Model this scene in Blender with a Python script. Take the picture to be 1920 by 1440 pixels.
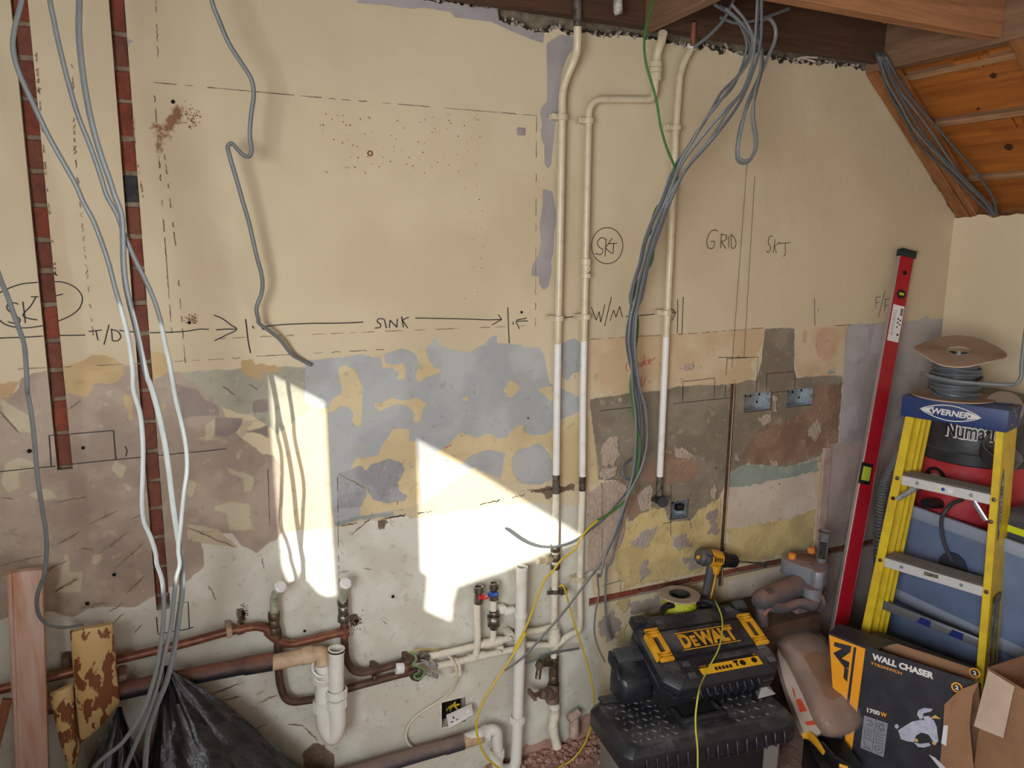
import bpy, bmesh, math, random
import numpy as np
from mathutils import Vector, Matrix, Quaternion

for _o in list(bpy.data.objects):
    bpy.data.objects.remove(_o)
SC = bpy.context.scene
COL = SC.collection
R = math.radians

# ------------------------------------------------------------------ camera
# wall_back lies in the plane y = 0, the room at y < 0, the floor at z = 0.
CAM_D, CAM_H, FPX = 2.045, 1.675, 1440.0
AX = Vector((0.90772952, -0.06617363, 0.41430444))       # world +x seen from the camera (right, down, forward)
AY = Vector((-0.41940143, -0.16990732, 0.89175890))      # world +y
AZ = Vector((0.01138244, -0.98323576, -0.18198320))      # world +z
cam_d = bpy.data.cameras.new('camera')
cam = bpy.data.objects.new('camera', cam_d)
COL.objects.link(cam)
cam_d.sensor_width = 36.0
cam_d.lens = 36.0 * FPX / 1920.0
cam_d.clip_start = 0.02
_rot = Matrix(((AX[0], -AX[1], -AX[2]), (AY[0], -AY[1], -AY[2]), (AZ[0], -AZ[1], -AZ[2])))
cam.matrix_world = Matrix.Translation((0, -CAM_D, CAM_H)) @ _rot.to_4x4()
SC.camera = cam

# ------------------------------------------------------------------ world, sun, window light, exposure
SC.view_settings.view_transform = 'Standard'
SC.view_settings.look = 'None'
SC.view_settings.gamma = 1.0
SC.view_settings.use_curve_mapping = False
SC.view_settings.exposure = 0.06
SC.cycles.use_denoising = True
SC.cycles.max_bounces = 6
SC.cycles.diffuse_bounces = 3
SC.cycles.adaptive_threshold = 0.075
SC.cycles.adaptive_min_samples = 14
SC.cycles.sample_clamp_indirect = 6.0
world = bpy.data.worlds.new('sky')
SC.world = world
world.use_nodes = True
world.node_tree.nodes['Background'].inputs[0].default_value = (0.62, 0.78, 1.0, 1)
world.node_tree.nodes['Background'].inputs[1].default_value = 1.5

SUN_DIR = Vector((0.324, 0.450, -0.227)).normalized()    # the way the sunlight travels

def add_light(name, kind, loc, direction, energy, color, **kw):
    d = bpy.data.lights.new(name, kind)
    o = bpy.data.objects.new(name, d)
    COL.objects.link(o)
    o.location = loc
    o.rotation_euler = Vector(direction).to_track_quat('-Z', 'Y').to_euler()
    d.energy = energy
    d.color = color
    for k, v in kw.items():
        setattr(d, k, v)
    return o
add_light('sun', 'SUN', (-3, -4, 4), SUN_DIR, 8.0, (1.0, 0.965, 0.91), angle=R(0.35))
# area lamps standing in for daylight from the rear opening and the left window
add_light('rear_door_daylight', 'AREA', (0.25, -3.28, 1.15), (0.12, 1.0, -0.02), 16.0, (0.90, 0.95, 1.0),
          shape='RECTANGLE', size=1.8, size_y=1.5)
add_light('left_window_daylight', 'AREA', (-0.72, -2.32, 1.50), (1.0, 0.32, -0.18), 68.0, (0.92, 0.96, 1.0),
          shape='RECTANGLE', size=0.95, size_y=0.7)

# ------------------------------------------------------------------ photograph to place
def ray(u, v):
    r = Vector(((u - 960) / FPX, (v - 720) / FPX, 1.0))
    return Vector((r.dot(AX), r.dot(AY), r.dot(AZ)))
CAM = Vector((0, -CAM_D, CAM_H))
def W(u, v, off=0.0):
    """point seen at (u, v), off metres in front of wall_back"""
    r = ray(u, v)
    return CAM + r * ((CAM_D - off) / r.y)
def G(u, v, z):
    """point seen at (u, v) at height z"""
    r = ray(u, v)
    return CAM + r * ((z - CAM_H) / r.z)
def RX(u, v, x):
    """point seen at (u, v) on the plane x"""
    r = ray(u, v)
    return CAM + r * (x / r.x)
def C(x0, y0, pts, s=3.6923):
    return [(x0 + p[0] / s, y0 + p[1] / s) for p in pts]
def WL(pts, off=0.0):
    return [W(u, v, off) for u, v in pts]

# ------------------------------------------------------------------ materials
def lin(c):
    out = []
    for v in c[:3]:
        v = v / 255.0
        out.append(v / 12.92 if v <= 0.04045 else ((v + 0.055) / 1.055) ** 2.4)
    return (out[0], out[1], out[2], 1.0)
MATS = {}
def mat(name, col, rough=0.6, metal=0.0, col2=None, scale=20.0, detail=4.0, lo=0.4, hi=0.65, bump=0.0, bscale=60.0,
        dust=None, dust_amt=0.0, dust_lo=0.45, dust_hi=0.95, alpha=1.0, trans=0.0, stretch=None, spec=0.5, coords='Object'):
    if name in MATS:
        return MATS[name]
    m = bpy.data.materials.new(name)
    m.use_nodes = True
    nt = m.node_tree
    N, L = nt.nodes, nt.links
    b = N['Principled BSDF']
    b.inputs['Base Color'].default_value = lin(col)
    b.inputs['Roughness'].default_value = rough
    b.inputs['Metallic'].default_value = metal
    b.inputs['Specular IOR Level'].default_value = spec
    if trans:
        b.inputs['Transmission Weight'].default_value = trans
    if alpha < 1:
        b.inputs['Alpha'].default_value = alpha
    vec = None
    if col2 or bump or dust:
        tc = N.new('ShaderNodeTexCoord')
        vec = tc.outputs[coords]
        if stretch:
            mp = N.new('ShaderNodeMapping')
            mp.inputs['Scale'].default_value = stretch
            L.new(vec, mp.inputs[0])
            vec = mp.outputs[0]
    cur = None
    if col2:
        n = N.new('ShaderNodeTexNoise')
        n.inputs['Scale'].default_value = scale
        n.inputs['Detail'].default_value = detail
        n.inputs['Roughness'].default_value = 0.65
        L.new(vec, n.inputs['Vector'])
        mr = N.new('ShaderNodeMapRange')
        mr.inputs[1].default_value = lo
        mr.inputs[2].default_value = hi
        L.new(n.outputs['Fac'], mr.inputs[0])
        mx = N.new('ShaderNodeMix')
        mx.data_type = 'RGBA'
        mx.inputs[6].default_value = lin(col)
        mx.inputs[7].default_value = lin(col2)
        L.new(mr.outputs[0], mx.inputs[0])
        cur = mx.outputs[2]
    if dust:
        n2 = N.new('ShaderNodeTexNoise')
        n2.inputs['Scale'].default_value = 9.0
        n2.inputs['Detail'].default_value = 7.0
        n2.inputs['Roughness'].default_value = 0.7
        L.new(vec, n2.inputs['Vector'])
        ge = N.new('ShaderNodeNewGeometry')
        sx = N.new('ShaderNodeSeparateXYZ')
        L.new(ge.outputs['Normal'], sx.inputs[0])
        ad = N.new('ShaderNodeMath')
        ad.operation = 'MULTIPLY_ADD'
        ad.inputs[1].default_value = 0.35
        L.new(sx.outputs[2], ad.inputs[0])
        L.new(n2.outputs['Fac'], ad.inputs[2])
        mr2 = N.new('ShaderNodeMapRange')
        mr2.inputs[1].default_value = dust_lo
        mr2.inputs[2].default_value = dust_hi
        mr2.inputs[4].default_value = dust_amt
        L.new(ad.outputs[0], mr2.inputs[0])
        mx2 = N.new('ShaderNodeMix')
        mx2.data_type = 'RGBA'
        if cur:
            L.new(cur, mx2.inputs[6])
        else:
            mx2.inputs[6].default_value = lin(col)
        mx2.inputs[7].default_value = lin(dust)
        L.new(mr2.outputs[0], mx2.inputs[0])
        cur = mx2.outputs[2]
    if cur:
        L.new(cur, b.inputs['Base Color'])
    if bump:
        n3 = N.new('ShaderNodeTexNoise')
        n3.inputs['Scale'].default_value = bscale
        n3.inputs['Detail'].default_value = 5.0
        L.new(vec, n3.inputs['Vector'])
        bp = N.new('ShaderNodeBump')
        bp.inputs['Strength'].default_value = 1.0
        bp.inputs['Distance'].default_value = bump
        L.new(n3.outputs['Fac'], bp.inputs['Height'])
        L.new(bp.outputs[0], b.inputs['Normal'])
    MATS[name] = m
    return m

DUST = (176, 140, 120)
M = dict(
    cable=mat('grey pvc cable', (112, 117, 116), 0.42, col2=(104, 108, 108), scale=15),
    cable_dark=mat('dark grey pvc cable', (86, 90, 94), 0.42),
    cable_white=mat('pale grey pvc cable', (190, 188, 186), 0.35),
    earth=mat('yellow earth sleeve', (196, 168, 30), 0.45),
    earth_green=mat('green earth sleeve', (58, 112, 44), 0.45),
    copper_tip=mat('bare copper', (160, 90, 55), 0.35, 1.0),
    pipe_cream=mat('cream gloss painted pipe', (208, 194, 162), 0.35, col2=(188, 172, 140), scale=30, lo=0.5, hi=0.75, bump=0.0006, bscale=90),
    pipe_white=mat('white painted pipe', (228, 226, 220), 0.35, col2=(216, 210, 198), scale=30, lo=0.5, hi=0.75),
    pipe_low=mat('off-white painted pipe', (220, 213, 194), 0.38, col2=(200, 190, 168), scale=30, lo=0.5, hi=0.75, bump=0.0006, bscale=90),
    pipe_dark=mat('black stained pipe', (52, 46, 40), 0.6, col2=(110, 100, 86), scale=60),
    copper=mat('dull copper pipe', (146, 94, 70), 0.42, 0.4, col2=(110, 70, 54), scale=28),
    copper_dark=mat('dark tarnished copper', (104, 78, 64), 0.5, 0.3, col2=(70, 52, 44), scale=30),
    brass=mat('tarnished brass', (118, 104, 82), 0.45, 0.7, col2=(80, 74, 62), scale=60),
    nickel=mat('plated fitting', (142, 138, 128), 0.32, 0.85, col2=(96, 92, 84), scale=50),
    white_pvc=mat('white waste pipe plastic', (222, 220, 210), 0.38, col2=(204, 196, 178), scale=14, lo=0.5, hi=0.8),
    white_cap=mat('white push fit cap', (226, 226, 222), 0.35),
    black_pipe=mat('black waste pipe with pink dust', (36, 37, 42), 0.55, dust=(150, 100, 78), dust_amt=0.95),
    tan_pipe=mat('dust stained pipe', (200, 176, 144), 0.55, col2=(172, 138, 108), scale=18),
    wood_dark=mat('old dark joist timber', (186, 130, 86), 0.75, col2=(138, 92, 58), scale=9, lo=0.3, hi=0.7, bump=0.002, bscale=30, stretch=(0.35, 4, 4)),
    wood_y=mat('old timber running to the wall', (146, 112, 82), 0.8, col2=(112, 82, 58), scale=9, lo=0.3, hi=0.7, bump=0.002, bscale=30, stretch=(4, 0.35, 4)),
    board=mat('orange pine roof board', (180, 108, 40), 0.6, col2=(142, 78, 26), scale=5, lo=0.3, hi=0.7, bump=0.001, bscale=20, stretch=(7, 0.6, 7)),
    rafter=mat('pine rafter', (160, 106, 58), 0.65, col2=(118, 72, 38), scale=8, lo=0.3, hi=0.7, stretch=(1.5, 6, 1.5)),
    brick=mat('red brick', (138, 70, 48), 0.9, col2=(104, 50, 36), scale=26, lo=0.35, hi=0.7, bump=0.004, bscale=90),
    brick_brown=mat('brown brick', (122, 70, 52), 0.9, col2=(96, 54, 42), scale=26, lo=0.35, hi=0.7, bump=0.004, bscale=90),
    brick_black=mat('blackened brick', (62, 58, 58), 0.9, col2=(40, 38, 40), scale=40, bump=0.004, bscale=90),
    mortar=mat('lime mortar', (140, 124, 102), 0.95, col2=(112, 96, 78), scale=40, bump=0.004, bscale=120),
    ink=mat('black marker ink', (38, 32, 30), 0.7),
    pencil=mat('pencil line', (84, 72, 60), 0.8),
    red_ink=mat('red pencil', (190, 74, 58), 0.8),
    scar=mat('brown score in plaster', (160, 136, 116), 0.9, col2=(124, 98, 80), scale=60),
    grime=mat('dark grime', (64, 52, 42), 0.95, col2=(40, 32, 26), scale=90),
    rust=mat('rust speck', (128, 82, 48), 0.9),
    cream_solid=mat('cream paint', (206, 186, 146), 0.6),
    steel=mat('galvanised steel', (178, 186, 190), 0.34, 0.6, col2=(140, 150, 156), scale=50),
    alu=mat('aluminium', (224, 224, 222), 0.40, 0.3, col2=(204, 204, 202), scale=40, stretch=(1, 1, 20)),
    alu_dusty=mat('ribbed tread aluminium', (140, 130, 120), 0.5, 0.5),
    black=mat('black plastic', (30, 31, 36), 0.40, col2=(40, 41, 46), scale=30, dust=(150, 146, 140), dust_amt=0.55, dust_lo=0.78, dust_hi=1.15),
    black_clean=mat('plain black plastic', (24, 24, 27), 0.45),
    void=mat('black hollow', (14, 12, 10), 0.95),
    charcoal=mat('dark grey moulding', (60, 62, 66), 0.42, dust=(156, 152, 148), dust_amt=0.5, dust_lo=0.7, dust_hi=1.1),
    tool_yellow=mat('tool yellow', (226, 166, 40), 0.45, col2=(204, 144, 30), scale=30),
    silver_paint=mat('grey toolbox body', (120, 116, 110), 0.5),
)

# ------------------------------------------------------------------ mesh helpers
def smooth_path(pts, sub=6):
    P = [Vector(p) for p in pts]
    if len(P) < 3:
        return P
    out = []
    for i in range(len(P) - 1):
        p1, p2 = P[i], P[i + 1]
        p0 = P[i - 1] if i > 0 else p1 * 2 - p2
        p3 = P[i + 2] if i + 2 < len(P) else p2 * 2 - p1
        t0 = 0.0
        t1 = t0 + max((p1 - p0).length, 1e-5) ** 0.5
        t2 = t1 + max((p2 - p1).length, 1e-5) ** 0.5
        t3 = t2 + max((p3 - p2).length, 1e-5) ** 0.5
        for k in range(sub):
            t = t1 + (t2 - t1) * k / sub
            a1 = p0 * ((t1 - t) / (t1 - t0)) + p1 * ((t - t0) / (t1 - t0))
            a2 = p1 * ((t2 - t) / (t2 - t1)) + p2 * ((t - t1) / (t2 - t1))
            a3 = p2 * ((t3 - t) / (t3 - t2)) + p3 * ((t - t2) / (t3 - t2))
            b1 = a1 * ((t2 - t) / (t2 - t0)) + a2 * ((t - t0) / (t2 - t0))
            b2 = a2 * ((t3 - t) / (t3 - t1)) + a3 * ((t - t1) / (t3 - t1))
            out.append(b1 * ((t2 - t) / (t2 - t1)) + b2 * ((t - t1) / (t2 - t1)))
    out.append(P[-1])
    return out

def round_corners(pts, rad, n=6):
    """polyline with its inner corners turned into arcs (pipe bends)"""
    P = [Vector(p) for p in pts]
    out = [P[0]]
    for i in range(1, len(P) - 1):
        a, b, c = P[i - 1], P[i], P[i + 1]
        d1, d2 = (a - b), (c - b)
        r = min(rad, d1.length * 0.49, d2.length * 0.49)
        s, e = b + d1.normalized() * r, b + d2.normalized() * r
        for k in range(n + 1):
            t = k / n
            out.append(s * (1 - t) ** 2 + b * (2 * t * (1 - t)) + e * t ** 2)
    out.append(P[-1])
    return out

class MB:
    def __init__(self):
        self.v = []
        self.f = []
        self.mi = []
        self.cur = 0
    def face(self, f):
        self.f.append(f)
        self.mi.append(self.cur)
    def box(self, c, s, rot=None):
        c = Vector(c)
        n = len(self.v)
        for dx in (-.5, .5):
            for dy in (-.5, .5):
                for dz in (-.5, .5):
                    p = Vector((dx * s[0], dy * s[1], dz * s[2]))
                    if rot is not None:
                        p = rot @ p
                    self.v.append(c + p)
        for q in ((0, 1, 3, 2), (4, 6, 7, 5), (0, 4, 5, 1), (2, 3, 7, 6), (0, 2, 6, 4), (1, 5, 7, 3)):
            self.face([n + i for i in q])
        return self
    def hexa(self, pts):
        """8 corners: bottom loop of four, top loop of four"""
        n = len(self.v)
        self.v += [Vector(p) for p in pts]
        for q in ((3, 2, 1, 0), (4, 5, 6, 7), (0, 1, 5, 4), (1, 2, 6, 5), (2, 3, 7, 6), (3, 0, 4, 7)):
            self.face([n + i for i in q])
        return self
    def beam(self, p0, p1, w, h, up=(0, 0, 1)):
        p0, p1 = Vector(p0), Vector(p1)
        d = (p1 - p0).normalized()
        s = d.cross(Vector(up)).normalized() * (w / 2)
        u = s.cross(d).normalized() * (h / 2)
        return self.hexa([p0 - s - u, p0 + s - u, p1 + s - u, p1 - s - u, p0 - s + u, p0 + s + u, p1 + s + u, p1 - s + u])
    def tube(self, pts, r, n=10, flat=1.0, side=None, caps=True):
        """swept tube; r may be a list; flat < 1 squashes it along the side vector"""
        P = [Vector(p) for p in pts]
        k0 = len(self.v)
        if side is None:
            d = (P[1] - P[0]).normalized()
            side = Vector((0, 0, 1)).cross(d)
            if side.length < 1e-3:
                side = Vector((1, 0, 0))
        nrm = Vector(side)
        for i, p in enumerate(P):
            d = (P[min(i + 1, len(P) - 1)] - P[max(i - 1, 0)])
            if d.length < 1e-9:
                d = Vector((0, 0, 1))
            d.normalize()
            nrm = nrm - d * nrm.dot(d)
            if nrm.length < 1e-6:
                nrm = d.orthogonal()
            nrm.normalize()
            b = d.cross(nrm)
            rr = r[i] if isinstance(r, (list, tuple)) else r
            for k in range(n):
                a = 2 * math.pi * k / n
                self.v.append(p + nrm * (math.cos(a) * rr * flat) + b * (math.sin(a) * rr))
        for i in range(len(P) - 1):
            for k in range(n):
                a, b_ = k0 + i * n + k, k0 + i * n + (k + 1) % n
                self.face([a, b_, b_ + n, a + n])
        if caps:
            self.face([k0 + k for k in range(n - 1, -1, -1)])
            e = k0 + (len(P) - 1) * n
            self.face([e + k for k in range(n)])
        return self
    def cyl(self, p0, p1, r0, r1=None, n=16, caps=True):
        return self.tube([p0, p1], [r0, r0 if r1 is None else r1], n, caps=caps)
    def lathe(self, prof, o=(0, 0, 0), axis=(0, 0, 1), n=24):
        """profile of (radius, height) turned about the axis; closed where the radius is 0"""
        ax = Vector(axis).normalized()
        q = ax.to_track_quat('Z', 'Y').to_matrix()
        o = Vector(o)
        k0 = len(self.v)
        for (r, h) in prof:
            for k in range(n):
                a = 2 * math.pi * k / n
                self.v.append(o + q @ Vector((math.cos(a) * r, math.sin(a) * r, h)))
        for i in range(len(prof) - 1):
            for k in range(n):
                a, b = k0 + i * n + k, k0 + i * n + (k + 1) % n
                self.face([a, b, b + n, a + n])
        return self
    def prism(self, poly, lo, hi, o=(0, 0, 0), ux=(1, 0, 0), uy=(0, 1, 0), uz=(0, 0, 1)):
        """polygon in (ux, uy) extruded along uz"""
        o, ux, uy, uz = Vector(o), Vector(ux), Vector(uy), Vector(uz)
        n = len(poly)
        k0 = len(self.v)
        for h in (lo, hi):
            for (a, b) in poly:
                self.v.append(o + ux * a + uy * b + uz * h)
        self.face([k0 + i for i in range(n - 1, -1, -1)])
        self.face([k0 + n + i for i in range(n)])
        for i in range(n):
            j = (i + 1) % n
            self.face([k0 + i, k0 + j, k0 + n + j, k0 + n + i])
        return self
    def ribbon(self, pts, w, nrm=(0, -1, 0), lift=0.0006):
        """flat stroke on a surface with the given normal"""
        nv = Vector(nrm).normalized()
        P = [Vector(p) + nv * lift for p in pts]
        k0 = len(self.v)
        for i, p in enumerate(P):
            d = P[min(i + 1, len(P) - 1)] - P[max(i - 1, 0)]
            s = d.cross(nv)
            s = s.normalized() * (w / 2) if s.length > 1e-9 else Vector((w / 2, 0, 0))
            self.v += [p + s, p - s]
        for i in range(len(P) - 1):
            a = k0 + 2 * i
            self.face([a, a + 1, a + 3, a + 2])
        return self
    def disc(self, c, r, nrm=(0, -1, 0), n=8, lift=0.0006, ry=None):
        q = Vector(nrm).to_track_quat('Z', 'Y').to_matrix()
        c = Vector(c) + Vector(nrm).normalized() * lift
        k0 = len(self.v)
        for k in range(n):
            a = 2 * math.pi * k / n
            self.v.append(c + q @ Vector((math.cos(a) * r, math.sin(a) * (ry or r), 0)))
        self.face([k0 + k for k in range(n)])
        return self
    def text(self, s, o, ux, uy, h, spacing=1.0, bold=0.0, depth=0.0008, shear=0.0, width=None, align='LEFT'):
        """lettering: glyphs laid out from o along ux, cap height h, raised by depth"""
        cu = bpy.data.curves.new('t', 'FONT')
        cu.body = s
        cu.size = 1.0
        cu.space_character = spacing
        cu.offset = bold
        cu.shear = shear
        cu.align_x = align
        cu.resolution_u = 3
        ob = bpy.data.objects.new('t', cu)
        COL.objects.link(ob)
        dg = bpy.context.evaluated_depsgraph_get()
        me = bpy.data.meshes.new_from_object(ob.evaluated_get(dg))
        bpy.data.objects.remove(ob)
        bpy.data.curves.remove(cu)
        ux, uy = Vector(ux).normalized(), Vector(uy).normalized()
        uz = ux.cross(uy)
        o = Vector(o)
        xs = [v.co.x for v in me.vertices] or [0, 1]
        k = h / 0.70
        kx = k if width is None else width / max(max(xs) - min(xs), 1e-4)
        x0 = min(xs) if align == 'LEFT' else 0.0
        n = len(self.v)
        for v in me.vertices:
            self.v.append(o + ux * ((v.co.x - x0) * kx) + uy * (v.co.y * k) + uz * depth)
        for p in me.polygons:
            self.face([n + i for i in p.vertices])
        bpy.data.meshes.remove(me)
        return self
    def build(self, name, material, parent=None, bevel=0.0, seg=2, smooth=True, angle=35, local=False, weld=False):
        """ONE mesh object. Points are world points unless local; with a parent they are carried into its frame."""
        vs = self.v
        if parent is not None and not local:
            inv = WM[parent.name].inverted()
            vs = [inv @ Vector(p) for p in vs]
        origin = None
        if parent is None and not local:
            xs = [p[0] for p in vs]; ys = [p[1] for p in vs]; zs = [p[2] for p in vs]
            origin = Vector(((min(xs) + max(xs)) / 2, (min(ys) + max(ys)) / 2, min(zs)))
            vs = [Vector(p) - origin for p in vs]
        me = bpy.data.meshes.new(name)
        me.from_pydata([tuple(p) for p in vs], [], self.f)
        mats_ = material if isinstance(material, (list, tuple)) else [material]
        for m_ in mats_:
            me.materials.append(m_)
        if len(mats_) > 1:
            me.polygons.foreach_set('material_index', self.mi)
        bm = bmesh.new()
        bm.from_mesh(me)
        if weld:
            bmesh.ops.remove_doubles(bm, verts=bm.verts, dist=1e-5)
        bmesh.ops.recalc_face_normals(bm, faces=bm.faces)
        if bevel > 0:
            ed = [e for e in bm.edges if len(e.link_faces) == 2 and e.calc_face_angle(0) > R(28)]
            bmesh.ops.bevel(bm, geom=ed, offset=bevel, offset_type='OFFSET', segments=seg, profile=0.5, affect='EDGES', clamp_overlap=True)
        bm.to_mesh(me)
        bm.free()
        if smooth:
            me.polygons.foreach_set('use_smooth', [True] * len(me.polygons))
            me.set_sharp_from_angle(angle=R(angle))
        me.validate()
        o = bpy.data.objects.new(name, me)
        COL.objects.link(o)
        if parent is not None:
            o.parent = parent
            WM[o.name] = WM[parent.name].copy()
        elif origin is not None:
            o.location = origin
            WM[o.name] = Matrix.Translation(origin)
        else:
            WM[o.name] = Matrix.Identity(4)
        return o

WM = {}
def tag(o, label, cat, group=None):
    o['label'] = label
    o['category'] = cat
    if group:
        o['group'] = group
    return o
def thing(name, label, cat, loc, rotz=0.0, group=None, mtx=None):
    o = bpy.data.objects.new(name, None)
    o.empty_display_size = 0.05
    COL.objects.link(o)
    m_ = mtx if mtx is not None else Matrix.Translation(Vector(loc)) @ Matrix.Rotation(rotz, 4, 'Z')
    o.matrix_world = m_
    WM[o.name] = m_.copy()
    return tag(o, label, cat, group)
def struct(o):
    o['kind'] = 'structure'
    return o

# ------------------------------------------------------------------ the setting: wall_back
ROOM_L, ROOM_R, ROOM_B, CEIL = -0.78, 2.835, -3.35, 2.275
PLX = 0.018                      # plaster thickness
rng = np.random.RandomState(7)
def pxrect(u0, v0, u1, v1):
    a, b = W(u0, v0), W(u1, v1)
    return (a.x, b.x, b.z, a.z)
CHASES = [(-0.238, -0.206, 1.129, 2.4), (-0.050, -0.0185, 0.733, 2.4),      # two brick chases for cable drops
          (1.783, 1.803, 0.455, 1.202), (1.242, 2.60, 0.486, 0.514)]        # cable groove, long low chase
BOXES = [(1.846, 1.972, 1.095, 1.163), (2.044, 2.174, 1.097, 1.163), (1.553, 1.628, 0.742, 0.808), (0.722, 0.800, 0.185, 0.270)]
CUTS = CHASES + BOXES

def top_line(x):
    """ragged upper edge of the plaster"""
    base = np.where(x < 0.9, CEIL + 0.02, np.interp(x, [0.9, 1.0, 1.12, 1.3, 2.0, 2.28], [2.262, 2.252, 2.262, 2.268, 2.272, 2.278]))
    sl = np.interp(x, [2.24, 2.29, 2.36, 2.84], [2.285, 2.272, 2.215, 1.786])
    t = np.minimum(base, np.where(x > 2.24, sl, 9))
    return t + 0.005 * np.sin(x * 37.7 + 3 * np.sin(x * 11.3)) + 0.003 * np.sin(x * 97 + 4 * np.sin(x * 19)) + 0.002 * np.sin(x * 233 + 3 * np.sin(x * 41))

# painted and plastered patches: outlines in the wall plane
LAY = []
def layer(name, col, col2, polys, amp=0.012, nscale=14, h=0.0, edge=0.002, bumpn=0.0, cn=9.0, clo=0.35, chi=0.65, rough=0.75, cover=None):
    LAY.append(dict(name=name, col=col, col2=col2, polys=polys, amp=amp, nscale=nscale, h=h, edge=edge, cn=cn, clo=clo, chi=chi, bumpn=bumpn, cover=cover))
layer('low_lit_cream', (214, 212, 198), (200, 196, 180), [  # same cream as above; its cooler, brighter light is put into the colour
    [(640, 985), (560, 992), (520, 1005), (430, 960), (390, 960), (300, 1000), (80, 1040), (-90, 1060), (-90, 1560), (1130, 1560),
     (1108, 950), (1000, 940), (900, 955), (760, 970)]], amp=0.03)
layer('mauve', (174, 157, 139), (154, 137, 120), [
    [(-90, 735), (15, 728), (30, 703), (75, 697), (120, 702), (230, 690), (330, 700), (400, 735), (420, 790), (520, 850), (530, 1000), (480, 1040),
     (430, 1005), (390, 1010), (385, 1060), (300, 1110), (255, 1130), (190, 1140), (140, 1150), (90, 1150), (-90, 1175)],
    C(0, 1050, [(540, 180), (620, 130), (760, 250), (700, 330), (560, 300)]), C(0, 1050, [(890, 110), (960, 90), (1060, 240), (870, 230)])],
    amp=0.05, nscale=9, h=-0.4)
layer('mauve_flakes', (194, 182, 154), (180, 166, 138), [
    C(0, 720, [(770, 590), (800, 540), (870, 580), (840, 660)]), C(0, 720, [(30, 550), (130, 515), (230, 540), (240, 590), (120, 610), (130, 720), (60, 760), (10, 700)]),
    C(0, 720, [(850, 680), (920, 720), (880, 750)]), C(0, 720, [(680, 90), (760, 140), (730, 165)]), C(0, 720, [(700, 70), (780, 40), (780, 95)]),
    C(0, 720, [(1560, 570), (1640, 600), (1760, 650), (1740, 740), (1690, 740), (1690, 650), (1600, 620)]),
    C(0, 720, [(1480, 850), (1600, 820), (1730, 830), (1740, 1000), (1590, 1020), (1570, 890), (1480, 880)]),
    C(0, 720, [(1340, 380), (1420, 360), (1430, 290), (1490, 240), (1480, 370), (1550, 380), (1430, 400)]),
    C(0, 720, [(1620, 470), (1680, 490), (1640, 540)]), C(0, 720, [(1660, 260), (1790, 240), (1720, 300), (1690, 370), (1650, 370)]),
    C(0, 720, [(440, 1140), (490, 1200), (480, 1310), (570, 1300), (560, 1440), (380, 1440), (420, 1330)]),
    C(0, 720, [(640, 1190), (700, 1180), (690, 1240), (640, 1260)]), C(0, 720, [(1290, 970), (1500, 1000), (1650, 1130), (1290, 1080)]),
    C(0, 720, [(0, 100), (80, 160), (220, 230), (220, 330), (120, 330), (40, 210)]), C(0, 720, [(1310, 660), (1360, 690), (1330, 790), (1290, 760)]),
    C(0, 720, [(210, 770), (320, 740), (390, 790), (300, 800)])], amp=0.012, h=0.6)
layer('green_grey', (170, 166, 146), (156, 152, 134), [
    [(345, 702), (450, 693), (500, 690), (576, 684), (582, 770), (520, 815), (470, 780), (445, 775), (412, 762), (385, 740)]], amp=0.02, h=-0.2)
layer('mauve_dark', (150, 136, 126), (130, 118, 110), [
    C(0, 720, [(1190, 0), (1370, 30), (1420, 110), (1520, 150), (1510, 210), (1380, 210), (1250, 240), (1240, 120)]),
    C(0, 720, [(1740, 110), (1860, 90), (1870, 200), (1740, 210)]), C(0, 720, [(1500, 240), (1680, 240), (1650, 330), (1580, 370), (1500, 350)]),
    C(0, 720, [(1700, 330), (1870, 260), (1870, 380)])], amp=0.02, h=-0.3)
layer('ochre', (196, 170, 122), (180, 152, 108), [
    C(0, 370, [(440, 1170), (580, 1130), (640, 1085), (720, 1090), (820, 1140), (830, 1200), (790, 1270), (640, 1290), (540, 1370), (460, 1330)]),
    C(0, 370, [(1055, 1090), (1120, 1100), (1150, 1160), (1100, 1230), (1060, 1240)]), C(0, 370, [(-200, 1310), (40, 1290), (150, 1270), (60, 1370), (-200, 1400)]),
    C(0, 720, [(450, 0), (660, 10), (620, 100), (470, 60)]), C(0, 720, [(840, 70), (930, 60), (930, 300), (880, 250)]),
    C(0, 720, [(1110, 130), (1160, 110), (1160, 160), (1120, 170)]),
    C(0, 370, [(1680, 1140), (1740, 1120), (1760, 1170), (1900, 1160), (1960, 1210), (1800, 1210), (1830, 1260), (1780, 1270), (1690, 1210)])],
    amp=0.025, nscale=16, h=-0.2)
layer('blue_grey', (178, 180, 177), (164, 166, 164), [
    C(480, 370, [(340, 1260), (345, 1130), (540, 1110), (700, 1095), (735, 1085), (800, 1110), (850, 1105), (890, 1090), (960, 1060), (1010, 1045), (1060, 1060),
                 (1110, 1090), (1130, 1140), (1150, 1110), (1180, 1120), (1180, 1040), (1215, 1010), (1245, 960), (1280, 1030), (1350, 1050), (1465, 1080), (1540, 1035),
                 (1590, 1015), (1620, 970), (1670, 955), (1670, 1010), (1760, 1015), (1820, 1020), (1920, 1040)])
    + C(960, 370, [(50, 1015), (80, 1040), (190, 1040), (225, 1100), (240, 1180), (265, 1290), (290, 1300)])
    + C(960, 720, [(290, 30), (285, 330), (230, 350), (150, 358), (100, 340), (80, 285), (0, 340)])
    + C(480, 720, [(1850, 350), (1130, 840), (1060, 860), (720, 930), (540, 960), (520, 860), (500, 200), (330, 120)])],
    amp=0.006, nscale=30, h=-0.5, edge=0.0012)
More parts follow.
